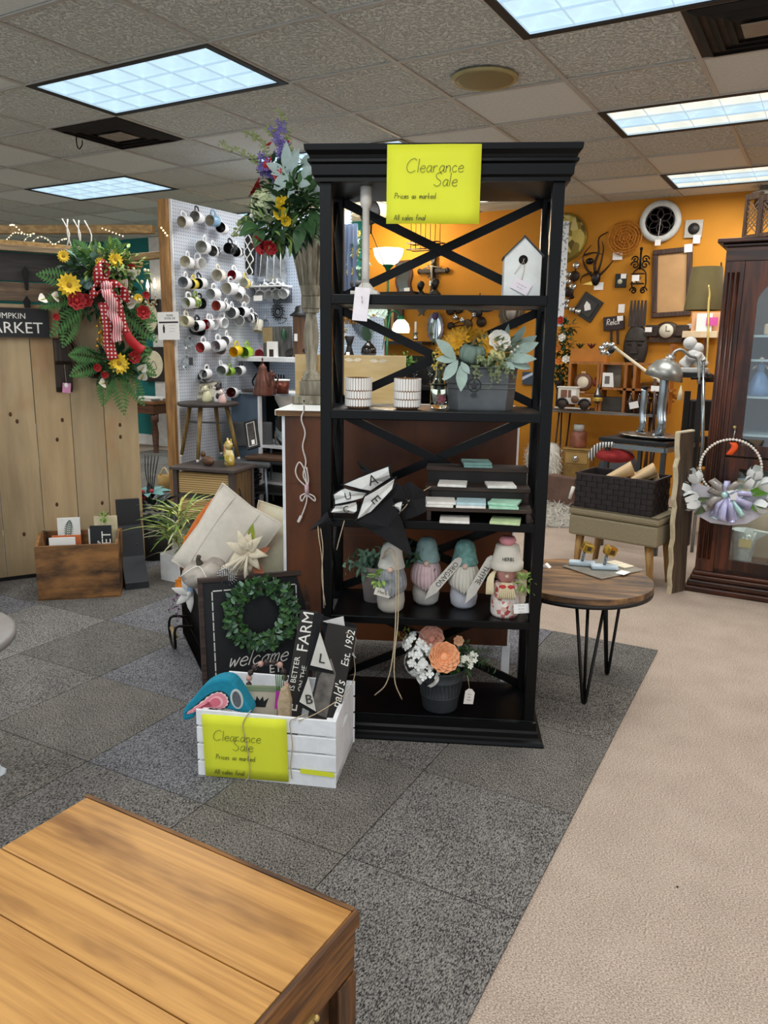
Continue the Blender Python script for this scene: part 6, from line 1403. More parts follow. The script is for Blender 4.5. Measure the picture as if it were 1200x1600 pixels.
animal('cat_figurine', 'small cream seated cat figurine on the round stool', st(.01, -.02), -30, '#d9d6ae', '#dcd9b8', '#d0cca4', .85); animal('cow_figurine', 'black and white cow figurine in the middle of the stool', st(.12, .0), -20, '#e4e2de', '#3a3736', '#2a2828', 1.0, '#2d2b2a'); animal('pig_figurine', 'small pink and white pig figurine at the right of the stool', st(.18, -.04), -10, '#ddb9b3', '#e6d9d4', '#d7a9a4', .7)
t = thing('fallen_mug', 'white mug with maroon inside lying on the stool behind the animals', 'mug'); t.matrix_basis = aim((-4.255, 4.930, 1.001), (.4, -.9, .1), (0, 0, 1), 90); part('body', mmesh('body', cupm, GL(W0)), None, t); part('lining', mmesh('lining', linm, GL('#5b1318')), None, t); part('handle', mmesh('handle', hanm, GL(W0)), None, t)
TAUPE = mat('#4d4440', .5, var=.1); WIC = two_tone('#9c7c48', '#d3b57e', 60, 2, .45)
t = thing('basket_table', 'dark taupe end table with two wicker drawers under the pegboard', 'end table', (-4.003, 4.391, 0.490), 12)
part('top', MB().box(-.26, .28, -.17, .20, -.024, 0), TAUPE, t, bevel=.004)
for x in (-.24, .225):
    for y in (-.15, .15): part('leg', MB().box(x, x + .035, y, y + .035, -.49, -.024), TAUPE, t)
for z in (-.235, -.43): part('rail', MB().box(-.205, .225, -.145, -.12, z, z + .03), TAUPE, t)
for z in (-.20, -.395): part('wicker_drawer', MB().box(-.2, .22, -.14, .15, z, z + .16), WIC, t, bevel=.008)
part('side_panel', MB().box(.235, .25, -.115, .15, -.40, -.03), wood('#55402a', '#77603f', None, 'z', 3), t)
t = thing('cat_vase', 'yellow painted ceramic cat standing on the end table', 'figurine', (-3.885, 4.458, 0.492), -25)
CATY = cloth_pattern('painted_cat', ['#cfae45', '#e2cf8d', '#bfa348', '#dcc56a', '#efe2b4'], 28); part('body', MB().lathe([(.001, 0), (.05, 0), (.055, .03), (.05, .08), (.036, .115), (.03, .12)], 16, TR((0, 0, 0), (0, 0, 0), (1, .7, 1))), CATY, t); part('head', MB().ball((.012, -.006, .155), (.036, .03, .034), 14, 10), CATY, t); part('ears', MB().prism([(-.02, .175), (-.003, .175), (-.018, .205)], -.006, .006, TR((0, 0, 0), (90, 0, 0))).prism([(.025, .175), (.045, .175), (.045, .205)], -.006, .006, TR((0, 0, 0), (90, 0, 0))), CATY, t); part('tail', MB().tube(smooth_path([(-.05, 0, .02), (-.08, 0, .06), (-.07, 0, .12), (-.075, 0, .15)], 4), .009, 6), mat('#d9a679', .5), t)
part('stripe', MB().box(-.012, -.004, -.04, -.036, .02, .07), mat('#26402a', .6), t)
t = thing('wooden_duck', 'carved brown duck with green wing on the end table', 'figurine', (-4.013, 4.368, 0.492), 160); part('body', MB().ball((0, 0, .035), (.085, .035, .035), 14, 8), wood('#4d3420', '#77553a', None, 'x', 5), t); part('head', MB().ball((.075, 0, .075), (.026, .02, .022), 10, 8), mat('#5b4028', .5), t); part('bill', MB().ball((.103, 0, .07), (.018, .01, .006), 8, 6), mat('#8a7350', .5), t); part('wing', MB().leaf((-.09, -.04, .05), (-.8, -.3, -.1), (0, -.6, .8), .11, .05, .1, 4), mat('#8fa59a', .5), t); part('green_patch', MB().leaf((-.085, -.045, .055), (-.7, -.3, .1), (0, -.6, .8), .06, .035, .1, 4), mat('#2c7a45', .5), t)
t = thing('side_chair', 'grey padded chair with dark metal legs behind the stool', 'chair', (-4.08, 4.93, 0), 30); part('back', MB().box(-.17, .17, .14, .17, .55, .76), mat('#55575a', .8, var=.1), t, bevel=.03); part('seat', MB().box(-.19, .19, -.18, .18, .42, .46), mat('#55575a', .8, var=.1), t, bevel=.015)
for x in (-.17, .17):
    for y in (-.16, .15): part('leg', MB().tube([(x * .9, y, .42), (x, y * 1.1, 0)], .011, 6), mat('#7c8894', .4, .6), t)
    part('back_post', MB().tube([(x * .9, .15, .42), (x * .95, .16, .6)], .01, 6), mat('#7c8894', .4, .6), t)
t = thing('metal_stand', 'gunmetal stand with rounded legs and two shelves beside the dresser', 'stand', (-3.922, 5.084, 0.470), 12); GM = mat('#3d4043', .4, .5, .15)
part('top', MB().box(-.19, .25, -.17, .2, -.03, 0), GM, t, bevel=.012)
for x in (-.185, .215): part('leg', MB().tube(smooth_path([(x + .02, -.15, -.02), (x, -.16, -.1), (x, -.16, -.3), (x - .015, -.16, -.46)], 4), .02, 6), GM, t); part('leg', MB().tube([(x, .18, -.02), (x, .18, -.46)], .018, 6), GM, t)
part('shelf', MB().box(-.17, .23, -.15, .18, -.28, -.26), GM, t); part('shelf', MB().box(-.17, .23, -.15, .18, -.40, -.38), GM, t); part('dark_tray', MB().box(-.12, .2, -.13, .15, -.259, -.22), BLACK, t); part('wood_slab', MB().box(-.2, .26, -.18, .18, .0005, .03), wood('#4d3726', '#6d513b', None, 'x', 4), t, bevel=.006)
t, w, h = plate('framed_photograph', 'black framed dark picture tilted back on the metal stand', 'picture', (-3.844, 4.620, 0.594), (-3.752, 4.660, 0.627), (-4.001, 4.700, 0.769)); part('frame', MB().box(0, w, 0, h, -.016, 0), BLACK, t, bevel=.002); part('mat_border', MB().box(.018, w - .018, .018, h - .018, 0, .001), mat('#cfcac2', .7), t); part('print', MB().box(.024, w - .024, .024, h - .024, .001, .002), mat('#3a3533', .5, var=.6, scale=30), t); part('white_tag', MB().box(w - .06, w - .035, .03, .07, .002, .003), CARD, t)
t = thing('wire_owl', 'black wire owl ornament hanging on the end table side', 'ornament', (-3.785, 4.405, 0.300)); b = MB()
for r_ in ((.05, .0, 0), (.03, .06, 0)): b.tube([(r_[0] * math.cos(a), 0, r_[1] + r_[0] * math.sin(a)) for a in [i * .45 for i in range(14)]], .004, 4, True)
for sx in (-1, 1): b.tube([(sx * .012 + .009 * math.cos(a), -.004, .065 + .009 * math.sin(a)) for a in [i * .7 for i in range(9)]], .003, 4, True).tube(smooth_path([(sx * .045, 0, .0), (sx * .07, 0, -.04), (sx * .04, 0, -.07)], 3), .004, 4)
part('wire', b, IRON, t)
t = thing('wire_bundle', 'tangle of black wire baskets between the end table and metal stand', 'basket', (-4.095, 4.952, 0.020)); b = MB(); rr = random.Random(9)
for i in range(22):
    z = .02 + i * .016; r_ = .08 + .02 * math.sin(i * .8); b.tube([(r_ * math.cos(a) + rr.uniform(-.01, .01), r_ * math.sin(a), z + rr.uniform(-.015, .015)) for a in [k * .5 for k in range(13)]], .004, 4, True)
part('wires', b, IRON, t, stuff=True)
# notice on the post and things on the far left
t, w, h = plate('notice', 'white printed notice with small figure taped to the wooden post', 'sign', (-4.599, 4.500, 1.409), (-4.377, 4.500, 1.411), (-4.606, 4.500, 1.617)); part('paper', MB().box(0, w, 0, h, 0, .0015), CARD, t)
printed('heading', 'PLEASE\nSOCIAL DIS', .022, INKM, t, TR((w * .58, h * .82, .002))); part('bar', MB().box(.012, w - .008, h * .6, h * .66, .0015, .002), BLACK, t); part('figure', MB().prism([(-.008, 0), (.008, 0), (.012, .04), (.006, .05), (.006, .062), (-.006, .062), (-.006, .05), (-.012, .04)], .0015, .002, TR((w * .28, h * .25, 0))), BLACK, t); printed('small_print', '-- ---- --\n- -- ---\n--- -- -', .022, INKM, t, TR((w * .68, h * .42, .002)))
OV = mat('#ddd5b4', .7, var=.08)
for lab, bl, br, tl in (('oval-matted dark framed picture higher on the teal wall', (-8.186, 7.700, 1.495), (-7.819, 7.700, 1.497), (-8.177, 7.700, 1.953)), ('oval-matted dark framed picture lower on the teal wall', (-8.218, 7.700, 0.872), (-7.739, 7.700, 0.888), (-8.210, 7.700, 1.326))):
    t, w, h = plate('framed_picture', lab, 'picture', bl, br, tl); part('frame', MB().box(0, w, 0, h, -.03, 0), mat('#211a17', .5), t, bevel=.008); part('oval_mat', MB().prism([(w * .5 + w * .36 * math.cos(a), h * .5 + h * .4 * math.sin(a)) for a in [i * .2618 for i in range(24)]], 0, .003), OV, t); part('drawing', MB().tube(smooth_path([(w * .35, h * .35, .004), (w * .5, h * .6, .004), (w * .62, h * .38, .004), (w * .4, h * .32, .004)], 3), .006, 4), mat('#6d6a5c', .7), t)
t = thing('candle_sconce', 'two-armed gold candelabra with flame bulbs on the teal wall', 'sconce', (-7.951, 7.720, 1.934))
for x, z in ((-.045, .04), (.085, .055)): part('arm', MB().tube(smooth_path([(0, 0, -.03), (x * .5, -.03, -.06), (x, -.05, -.02), (x, -.05, z)], 4), .01, 6), mat('#b58d4e', .3, .7), t); part('candle', MB().lathe([(.001, 0), (.018, 0), (.018, .1), (.001, .1)], 10, TR((x, -.05, z))), CARD, t); part('flame_bulb', MB().lathe([(.008, 0), (.022, .035), (.018, .07), (.004, .12), (.001, .13)], 10, TR((x, -.05, z + .1))), mat('#fff2d8', .4, var=0, emit=5), t)
part('drops', (lambda b: [b.ball((rng.uniform(-.1, .12), -.05, rng.uniform(-.1, .03)), .012, 6, 5) for _ in range(16)] and b)(MB()), mat('#e2dccb', .2), t)
t = thing('wooden_desk', 'brown wooden desk with turned leg by the teal wall', 'desk', (-7.740, 7.150, 0.506)); DSK = wood('#3a1f10', '#5d3418', None, 'x', 3); part('top', MB().box(-.6, .34, -.05, .5, .12, .16), wood('#5d3a1c', '#87592c', None, 'x', 3), t, bevel=.005); part('apron', MB().box(-.58, .32, -.03, .48, .0, .119), DSK, t)
for x in (-.5, .27): part('leg', MB().lathe([(.05, 0), (.05, -.1), (.03, -.12), (.045, -.25), (.03, -.5), (.045, -.55), (.04, -.62)], 12, TR((x, .03, 0))), DSK, t)
one('paper_stack', 'stack of papers and a pen on the far wooden desk', 'papers', MB().box(-.15, .2, -.1, .1, 0, .03).box(-.05, .28, -.12, .05, .031, .05), CARD, loc=tuple(V((-7.740, 7.150, 0.506)) + V((.05, .1, .161))))
t = thing('small_basket', 'small tan basket on the floor beside the wooden post', 'basket', (-5.423, 5.306, 0.100)); part('body', MB().lathe([(.001, -.1), (.06, -.1), (.07, .06), (.062, .06), (.001, -.06)], 12), mat('#b08f52', .8, var=.2), t); part('handle', MB().tube(smooth_path([(-.06, 0, .06), (0, 0, .13), (.06, 0, .06)], 4), .008, 6), mat('#d9c79a', .8), t)
# ================================================================ THINGS SEEN THROUGH THE BOOKCASE
LAMPG = mat('#0f6b46', .35, .2, .1)
t = thing('floor_lamp', 'green mother-and-child floor lamp with lit white bowl shade behind the bookcase', 'lamp', (-4.12, 7.25, 0), 0)
part('base', MB().lathe([(.001, 0), (.15, 0), (.15, .02), (.03, .04), (.001, .04)], 20), LAMPG, t); part('pole', MB().tube([(0, 0, .03), (0, 0, 2.17)], .013, 8), LAMPG, t)
part('socket', MB().lathe([(.015, 2.12), (.02, 2.16), (.06, 2.2), (.06, 2.22), (.001, 2.22)], 14), LAMPG, t)
LIT = mat('#fff4dc', .4, var=0, emit=5)
part('bowl_shade', MB().lathe([(.05, 2.2), (.1, 2.23), (.14, 2.29), (.155, 2.36), (.15, 2.36), (.1, 2.25), (.05, 2.22)], 24), LIT, t)
part('reading_arm', MB().tube(smooth_path([(0, 0, 1.5), (.02, -.02, 1.6), (.06, -.04, 1.72), (.13, -.06, 1.74), (.19, -.06, 1.69)], 4), .01, 6), LAMPG, t)
part('reading_collar', MB().lathe([(.02, 0), (.035, -.01), (.035, -.06), (.001, -.06)], 12, TR((.19, -.06, 1.70))), LAMPG, t)
part('reading_shade', MB().lathe([(.035, 0), (.075, -.04), (.09, -.09), (.085, -.13), (.075, -.13), (.03, -.01)], 18, TR((.195, -.06, 1.655))), LIT, t)
pl_ = bpy.data.lights.new('lamp_bulb', 'POINT'); pl_.energy = 28; pl_.color = (1, .82, .55); pl_.shadow_soft_size = .05
po = bpy.data.objects.new('lamp_bulb', pl_); COL.objects.link(po); po.parent = t; po.location = (0, 0, 2.42)
t = thing('ceiling_fan_disc', 'round black disc hanging on a pole behind the white candlestick', 'wall decor', (-3.536, 5.901, 2.477)); part('disc', MB().lathe([(.001, -.012), (.09, -.012), (.1, 0), (.09, .012), (.001, .012)], 28, TR((0, 0, 0), (90, 0, 0))), mat('#1d1b18', .5, var=.2), t); part('rod', MB().tube([(.012, 0, -.17), (.012, 0, .62)], .008, 6), BLACK, t); part('cord', MB().tube([(.01, 0, -.15), (.18, .02, -.52)], .004, 4), BLACK, t)
t = thing('drape', 'grey blue hanging drape at the edge of the back pegboard', 'drape', (-3.444, 5.400, 2.313))
b = MB(); b.sheet([[(-.065 + .012 * j + .004 * math.sin(i), .02 * math.sin(j * 1.5), -.06 * i) for j in range(14)] for i in range(11)]); part('cloth', b, two_tone('#8f9cae', '#55627a', 22, 0, .4), t)
t = thing('sunflower_pot', 'dark round pot of pale sunflowers seen left of the white candlestick', 'flowers', (-3.377, 5.487, 1.857)); part('pot', MB().lathe([(.001, -.06), (.07, -.06), (.1, .0), (.095, .03), (.085, .03), (.001, .0)], 18), mat('#3a3834', .5, var=.2), t)
for x, z, r in ((-.01, .24, .055), (-.04, .1, .05), (.02, .38, .03)): o = part('sunflower', daisy(MB(), (x, -.06, z), (0, -1, .1), r, 12, .25, .45, 2), mat('#e6c95c', .7, var=.15), t); part('flower_centre', MB().ball((x, -.07, z), (r * .3, r * .2, r * .3), 8, 6), mat('#7a5a20', .8), o)
part('foliage', bush(MB(), (-.02, 0, .22), (.07, .06, .17), 120, .07, .03, 1, rng), mat('#8fb094', .7, var=.3), t, stuff=True)
t = thing('wire_tray_hanger', 'black wire tray hanging on long thin chains above the crucifix', 'rack', (-3.771, 7.400, 2.385)); part('tray', MB().tube([(-.18, -.08, -.03), (.18, -.08, -.03), (.18, .08, -.03), (-.18, .08, -.03)], .006, 4, True).tube([(-.18, -.08, .03), (.18, -.08, .03), (.18, .08, .03), (-.18, .08, .03)], .006, 4, True), IRON, t)
for k in range(7): part('chain', MB().tube([(-.17 + .055 * k, 0, -.03), (-.17 + .055 * k, 0, .62)], .004, 4), IRON, t)
t = thing('crucifix', 'dark ornate crucifix on the orange wall behind the bookcase', 'crucifix', (-3.858, 7.765, 2.176)); DKB = mat('#2a211c', .5, .2, .3, scale=30)
part('upright', MB().box(-.022, .022, -.02, .02, -.22, .25).ball((0, 0, .26), (.035, .02, .035), 8, 6).ball((0, 0, -.24), (.03, .02, .03), 8, 6), DKB, t); part('crossbar', MB().box(-.15, .15, -.02, .02, -.015, .025).ball((-.165, 0, .005), (.03, .02, .03), 8, 6).ball((.165, 0, .005), (.03, .02, .03), 8, 6), DKB, t)
for k in range(12): a = k * math.pi / 6 + .26; part('ray', MB().bar((.03 * math.cos(a), 0, .03 * math.sin(a)), (.09 * math.cos(a), 0, .09 * math.sin(a)), .012, .01, (0, 1, 0)), DKB, t)
part('figure', MB().tube(smooth_path([(0, -.035, .06), (0, -.04, .0), (.008, -.04, -.1)], 4), [.014, .016, .016, .015, .014, .013, .012, .011, .01], 7).ball((0, -.04, .08), .016, 8, 6).tube([(-.1, -.03, .03), (0, -.035, .05), (.1, -.03, .03)], .007, 6), mat('#98948c', .4, .4), t); part('price_tag', MB().box(-.02, .02, -.05, -.048, -.15, -.1), CARD, t)
for lab, p, s in (('small dark bust with short hair behind the upper shelf, left of the crucifix foot', (-3.713, 7.200, 1.882), 1), ('second dark bust with a round shape, right under the crucifix', ((-3.555, 7.200, 1.873)[0], 7.2, (-3.713, 7.200, 1.882)[2]), 1.15)):
    t = thing('bust', lab, 'bust', p); t.scale = (s, s, s); part('shoulders', MB().lathe([(.001, 0), (.05, 0), (.055, .02), (.025, .05), (.02, .06)], 14), mat('#16110f', .35), t); part('head', MB().ball((0, -.005, .1), (.034, .038, .045), 12, 9), mat('#16110f', .35), t); part('nose', MB().ball((0, -.042, .1), (.006, .008, .01), 6, 5), mat('#16110f', .35), t); part('hair', MB().ball((0, .006, .115), (.037, .038, .036), 10, 7), mat('#0d0a09', .7, bump=.6, bscale=90), t)
t, w, h = plate('wavy_mirror', 'tall wavy brown framed mirror on the orange wall behind the lamp pole', 'mirror', (-4.313, 7.765, 1.907), (-4.114, 7.765, 1.917), (-4.305, 7.765, 2.298))
part('frame', MB().prism([(w * .05 + .012 * math.sin(i * .9), h * i / 12 * 1.0 - .0) for i in range(13)] + [(w * 1.0 + .014 * math.sin(i * .9 + 1), h * i / 12) for i in range(12, -1, -1)], -.03, 0), mat('#4a2a18', .4), t); part('glass', MB().prism([(w * .2 + .012 * math.sin(i * .9), h * (.06 + i / 13.6)) for i in range(13)] + [(w * .84 + .014 * math.sin(i * .9 + 1), h * (.06 + i / 13.6)) for i in range(12, -1, -1)], 0, .002), mat('#b5b9b0', .06, .95, .05), t); part('price_tag', MB().box(w * .55, w * .9, .03, .1, .002, .003), CARD, t)
t = thing('silver_mirror', 'oval silver mirror with scalloped frame on the orange wall behind the bookcase', 'mirror', (-3.809, 7.765, 1.591))
part('frame', MB().prism([((.095 + .008 * (i % 2)) * math.cos(i * math.pi / 16), (.155 + .01 * (i % 2)) * math.sin(i * math.pi / 16)) for i in range(32)], 0, .02, TR((0, 0, 0), (90, 0, 0))), mat('#6c6870', .4, .6, .3), t); part('glass', MB().prism([(.07 * math.cos(i * .2618), .12 * math.sin(i * .2618)) for i in range(24)], .02, .023, TR((0, 0, 0), (90, 0, 0))), mat('#d6dcdf', .08, .95, .04), t); part('purple_flower', MB().ball((0, -.04, .12), (.03, .02, .04), 8, 6), mat('#57466e', .8, bump=.5, bscale=60), t); part('stems', MB().tube([(-.02, -.05, -.2), (0, -.04, .1)], .005, 4).tube([(.03, -.05, -.2), (.01, -.04, .1)], .005, 4), mat('#6d8a5a', .7), t)
t = thing('white_orchid', 'pale mint silk orchid spray beside the green lamp pole', 'flowers', (-3.169, 5.400, 1.633)); b = MB()
for x, z in ((-.06, -.02), (-.03, .01), (.0, .02), (.035, .0), (.06, .02), (.08, -.01), (.1, .01)): daisy(b, (x, -.02, z), (rng.gauss(0, .3), -1, .2), .035, 5, .3, .85)
part('blossoms', b, mat('#cfe0d0', .7, var=.06), t); part('stem', MB().tube(smooth_path([(.06, 0, -.27), (.08, 0, -.1), (.04, -.01, .02), (-.06, -.01, -.01)], 4), .004, 5), GREEN, t)
t = thing('wicker_bundle', 'bundle of tan dried grass on the back wall left of the orchid', 'decoration', (-3.468, 5.500, 1.700)); b = MB()
for k in range(26): b.tube([(rng.uniform(-.1, .1), rng.uniform(-.03, .03), -.14), (rng.uniform(-.07, .07), 0, .12)], .006, 4)
part('stalks', b, mat('#a97b3d', .9, var=.3, scale=40), t, stuff=True)
t = thing('candle_stand', 'white taper candle in silver holder on the black ledge', 'candle', (-3.943, 7.550, 1.458)); part('candle', MB().tube([(0, 0, .08), (0, 0, .19)], .012, 8), WHITE, t); part('holder', MB().lathe([(.001, 0), (.025, 0), (.03, .02), (.012, .04), (.03, .07), (.03, .08), (.001, .08)], 12), mat('#9aa09c', .2, .9), t)
one('high_ledge', 'thin dark ledge carrying the two busts behind the upper bookcase shelf', 'shelf', MB().box(-.14, .3, -.75, .0, -.02, -.001), BLACK, loc=(-4.020, 7.795, 1.924))
t = thing('black_ledge', 'black wall ledge behind the green lamp pole', 'shelf', (-4.550, 7.790, 1.443)); part('board', MB().box(-.02, .72, -.30, 0, -.035, .0), BLACK, t)
t = thing('dark_wood_panel', 'dark brown panel with lighter slats behind the reading lamp', 'panel', (-4.408, 7.770, 1.570)); part('panel', MB().box(0, .2, -.03, 0, -.02, .26), mat('#3c2216', .6), t); part('slat', MB().box(.06, .09, -.034, -.03, .0, .24), mat('#b08a55', .7), t)
t = thing('black_shelf_unit', 'black shelving unit standing behind the white dresser top', 'shelving', (-3.75, 6.6, 0)); 
for z in (.55, .83, 1.0): part('shelf', MB().box(0.03, .97, -.2, .2, z, z + .03), BLACK, t)
for x in (0, .97): part('side', MB().box(x, x + .03, -.2, .2, 0, 1.30), BLACK, t)
part('back', MB().box(0.03, .97, .18, .2, 0.0, 1.30), mat('#1a1512', .7), t)
t = thing('leafy_plant', 'bright green leafy potted plant between the lamp pole and shelf brace', 'plant', (-3.508, 6.450, 1.114)); part('pot', MB().lathe([(.001, -.06), (.05, -.06), (.06, .02), (.001, .02)], 14), mat('#2d2a26', .6), t); b = MB()
for k in range(16): sprig(b, (rng.uniform(-.03, .03), 0, .0), (rng.uniform(-.7, .7), rng.uniform(-.4, .3), 1), rng.uniform(.16, .32), 12, .045, .022, .2, 55)
part('foliage', b, mat('#5f9440', .6, var=.35, scale=30), t, stuff=True)
def goblet(label, p): one('wine_glass', label, 'glass', MB().lathe([(.001, 0), (.035, 0), (.006, .008), (.005, .07), (.03, .1), (.04, .14), (.034, .19), (.031, .19), (.036, .14), (.027, .103), (.001, .08)], 16), glass(), loc=p, group='wine glasses behind the bookcase')
goblet('wine glass in front of the green lamp pole', (-3.339, 6.400, 1.051)); goblet('wine glass right of the leafy plant', (-3.182, 6.400, 1.057))
t = thing('cactus', 'small bright green cactus in a pale pot between the candle holders', 'plant', (-3.497, 6.450, 0.902)); part('pot', MB().lathe([(.001, -.03), (.028, -.03), (.036, .02), (.001, .02)], 12), mat('#b9c4bf', .6), t); part('stem', MB().lathe([(.02, .02), (.026, .05), (.024, .09), (.012, .11), (.001, .115)], 10, None, True, .15), mat('#4aa83c', .6), t)
t = thing('crystal_ornament', 'glittering crystal and copper ornament behind the candle holder', 'ornament', (-3.113, 6.450, 0.942)); part('base', MB().lathe([(.001, -.06), (.03, -.06), (.01, -.03), (.03, 0), (.001, .02)], 10), COP, t)
for k in range(8): part('crystal', MB().ball((.03 * math.cos(k * .8), .03 * math.sin(k * .8), .03 + .01 * (k % 3)), .013, 6, 4), mat('#e8e6df', .1, .3), t)
t = thing('ornate_plate', 'ornate oval metal wall plaque with face at the right of the tub flowers', 'plaque', (-2.952, 7.775, 1.744)); part('frame', MB().prism([((.13 + .015 * (i % 2)) * math.cos(i * math.pi / 14), (.15 + .018 * (i % 2)) * math.sin(i * math.pi / 14)) for i in range(28)], 0, .02, TR((0, 0, 0), (90, 0, 0))), mat('#5a5042', .5, .5, .4, scale=30, bump=.4), t); part('medallion', MB().ball((0, -.025, -.0), (.06, .02, .075), 14, 9), mat('#9b938c', .4, .5), t)
part('ring', MB().tube([(.09 * math.cos(a), -.02, .105 * math.sin(a)) for a in [i * .3 for i in range(21)]], .01, 6, True), mat('#6d6250', .4, .6), t)
def disc_art(label, p, items, group=None):
    t = thing('metal_wall_art', label, 'wall art', p)
    for k, (x, z, r, m) in enumerate(items):
        part('disc', MB().lathe([(.001, -.02), (r * .8, -.02), (r, -.01), (r, 0), (.001, 0)], 14, TR((x, 0, z), (90, 0, 0), (1, 1, -1))), m, t)
    pts = [(x, -.008, z) for x, z, r, m in items]; part('stem', MB().tube(smooth_path(pts, 4), .006, 5), IRON, t); return t
CHR = mat('#cfd1cf', .15, .9, .1); DKD = mat('#2a1d15', .5, .3)
disc_art('curly metal wall art of dark and mirror discs left of the tub flowers', (-3.485, 7.775, 1.670), [(-.16, .1, .05, DKD), (-.06, .12, .055, DKD), (-.1, .03, .03, CHR), (-.02, .0, .03, CHR), (-.15, -.06, .04, DKD), (.05, -.04, .05, mat('#4a3a22', .5, .4)), (.12, .05, .03, CHR), (.2, -.02, .055, DKD)])
t = thing('metal_star', 'small dark metal star on the orange wall behind the bookcase', 'wall decor', (-3.982, 7.760, 1.760)); part('star', MB().prism(star(.06, .42), 0, .012, TR((0, 0, 0), (90, 0, 0))), mat('#4c4a48', .5, .5), t)
one('carnival_mask', 'dark winged metal ornament hanging by a rod above the tub', 'ornament', (lambda b: b.leaf((0, 0, 0), (1, 0, .15), (0, -1, .2), .2, .06, .1, 4).leaf((0, 0, 0), (-1, 0, .1), (0, -1, .2), .14, .06, .1, 4).ball((0, -.01, -.02), (.04, .03, .05), 10, 7).tube([(0, 0, 0), (0, 0, .18)], .006, 5))(MB()), mat('#1f1d24', .4, .5), loc=(-3.281, 7.700, 1.757))
t, w, h = plate('blue_white_sign', 'small tilted blue and white sign at the right end of the middle shelf', 'sign', (-2.802, 7.770, 1.018), (-2.651, 7.770, 1.024), (-2.809, 7.770, 1.148)); part('panel', MB().box(0, w, 0, h, -.02, 0), mat('#3f4a59', .6), t); part('white_stripe', MB().prism([(0, h * .35), (w, h * .9), (w, h * 1.1), (0, h * .6)], 0, .003), mat('#c8d4ea', .6), t)
one('pink_tag', 'pink paper tag hanging behind the tub leaves', 'tag', MB().box(-.024, .024, -.001, .001, -.04, .04), mat('#d58fc0', .7), loc=(-2.778, 7.790, 1.207))
t = thing('garland', 'hanging dark green garland with orange and red flowers beside the bookcase post', 'garland', (-2.299, 7.550, 1.386)); b = MB()
for k in range(6): bush(b, (rng.uniform(-.06, .06), -.06, .2 - .1 * k), (.07, .05, .08), 46, .07, .028, 1, rng)
part('foliage', b, DKGREEN, t, stuff=True)
for x, z, c in ((-.03, .26, '#b5331f'), (.0, .1, '#e8e4da'), (-.04, .0, '#cf7a26'), (.05, -.1, '#e8e4da'), (-.02, -.12, '#cf7a26')): part('flower', rose(MB(), (x, -.12, z), (0, -1, .2), .04, 5, 2), mat(c, .7), t)
part('dark_tail', MB().tube(smooth_path([(-.03, -.06, -.3), (-.01, -.05, -.45), (-.04, -.05, -.6)], 4), [.05, .045, .04, .04, .045, .04, .035, .02, .01], 8), mat('#33201a', .8, bump=.6, bscale=60), t); part('price_tag', MB().box(-.01, .03, -.12, -.118, -.45, -.38), mat('#e2c8d2', .7), t)
one('white_strip_sign', 'long narrow white printed strip hanging behind the right bookcase post', 'sign', MB().box(-.045, .045, -.004, 0, -.42, .55), cloth_pattern('printed_strip', ['#e6ebf0', '#dfe6ec', '#9aa4b0', '#e6ebf0', '#e6ebf0'], 60), loc=(-2.399, 7.600, 2.019))

# ================================================================ ORANGE WALL, RIGHT OF THE BOOKCASE
PT = 'price tags on the orange wall'
def ptag(label, x, y, z, w=.045, h=.035, roll=0): one('price_tag', label, 'tag', MB().box(-w, w, -.002, 0, -h, h), CARD, loc=(x, y, z), rot=(0, roll, 0), group=PT)
t = thing('gold_disc', 'hammered gold metal disc half hidden by the bookcase post', 'wall art', (-2.461, 7.775, 2.442)); part('disc', MB().lathe([(.001, -.05), (.1, -.045), (.2, -.02), (.225, 0)], 36, TR((0, 0, 0), (90, 0, 0), (1, 1, -1))), cloth_pattern('hammered_gold', ['#8d7a34', '#c9b863', '#6b5a28', '#a8974a', '#dccf8a'], 16), t); part('rim', MB().tube([(.225 * math.cos(a), 0, .225 * math.sin(a)) for a in [i * .2 for i in range(32)]], .008, 6, True), mat('#8d7a34', .3, .8), t)
disc_art('curling metal art with small mirror balls beside the gold disc', (-2.383, 7.775, 2.032), [(-.03, -.12, .01, IRON), (.0, .0, .03, CHR), (-.0, .065, .03, CHR), (.06, .05, .05, DKD), (.07, .15, .035, CHR), (.05, -.05, .035, CHR), (.01, -.1, .05, DKD)])
disc_art('lower curling metal art with mirror balls beside the black diamond', (-2.365, 7.775, 1.745), [(.1, .0, .03, CHR), (.04, .02, .03, CHR), (-.03, .05, .03, CHR), (-.02, .1, .028, CHR), (.03, .14, .02, IRON)])
t = thing('animal_skull_art', 'twisted dark metal heron sculpture with antler-like blades on the orange wall', 'wall art', (-2.127, 7.765, 2.172))
for pts, r in (([(.03, 0, -.13), (.0, -.02, -.0), (.03, -.02, .12), (.02, 0, .25), (.1, 0, .3)], .016), ([(.02, 0, -.1), (.06, -.02, .03), (.07, 0, .15), (.05, 0, .22)], .012), ([(-.02, 0, -.1), (-.1, 0, .0), (-.12, 0, .1), (-.05, 0, .19)], .012), ([(-.12, 0, .1), (-.02, 0, .12), (.06, -.01, .1)], .01), ([(.0, 0, -.13), (.1, -.02, -.05), (.17, 0, .04)], .014), ([(-.03, 0, -.06), (-.12, 0, -.1), (-.13, 0, -.16)], .01)):
    q = smooth_path(pts, 4); part('blade', MB().tube(q, [r * (1 - .75 * i / len(q)) for i in range(len(q))], 6), mat('#2b140d', .35, .4, .3), t)
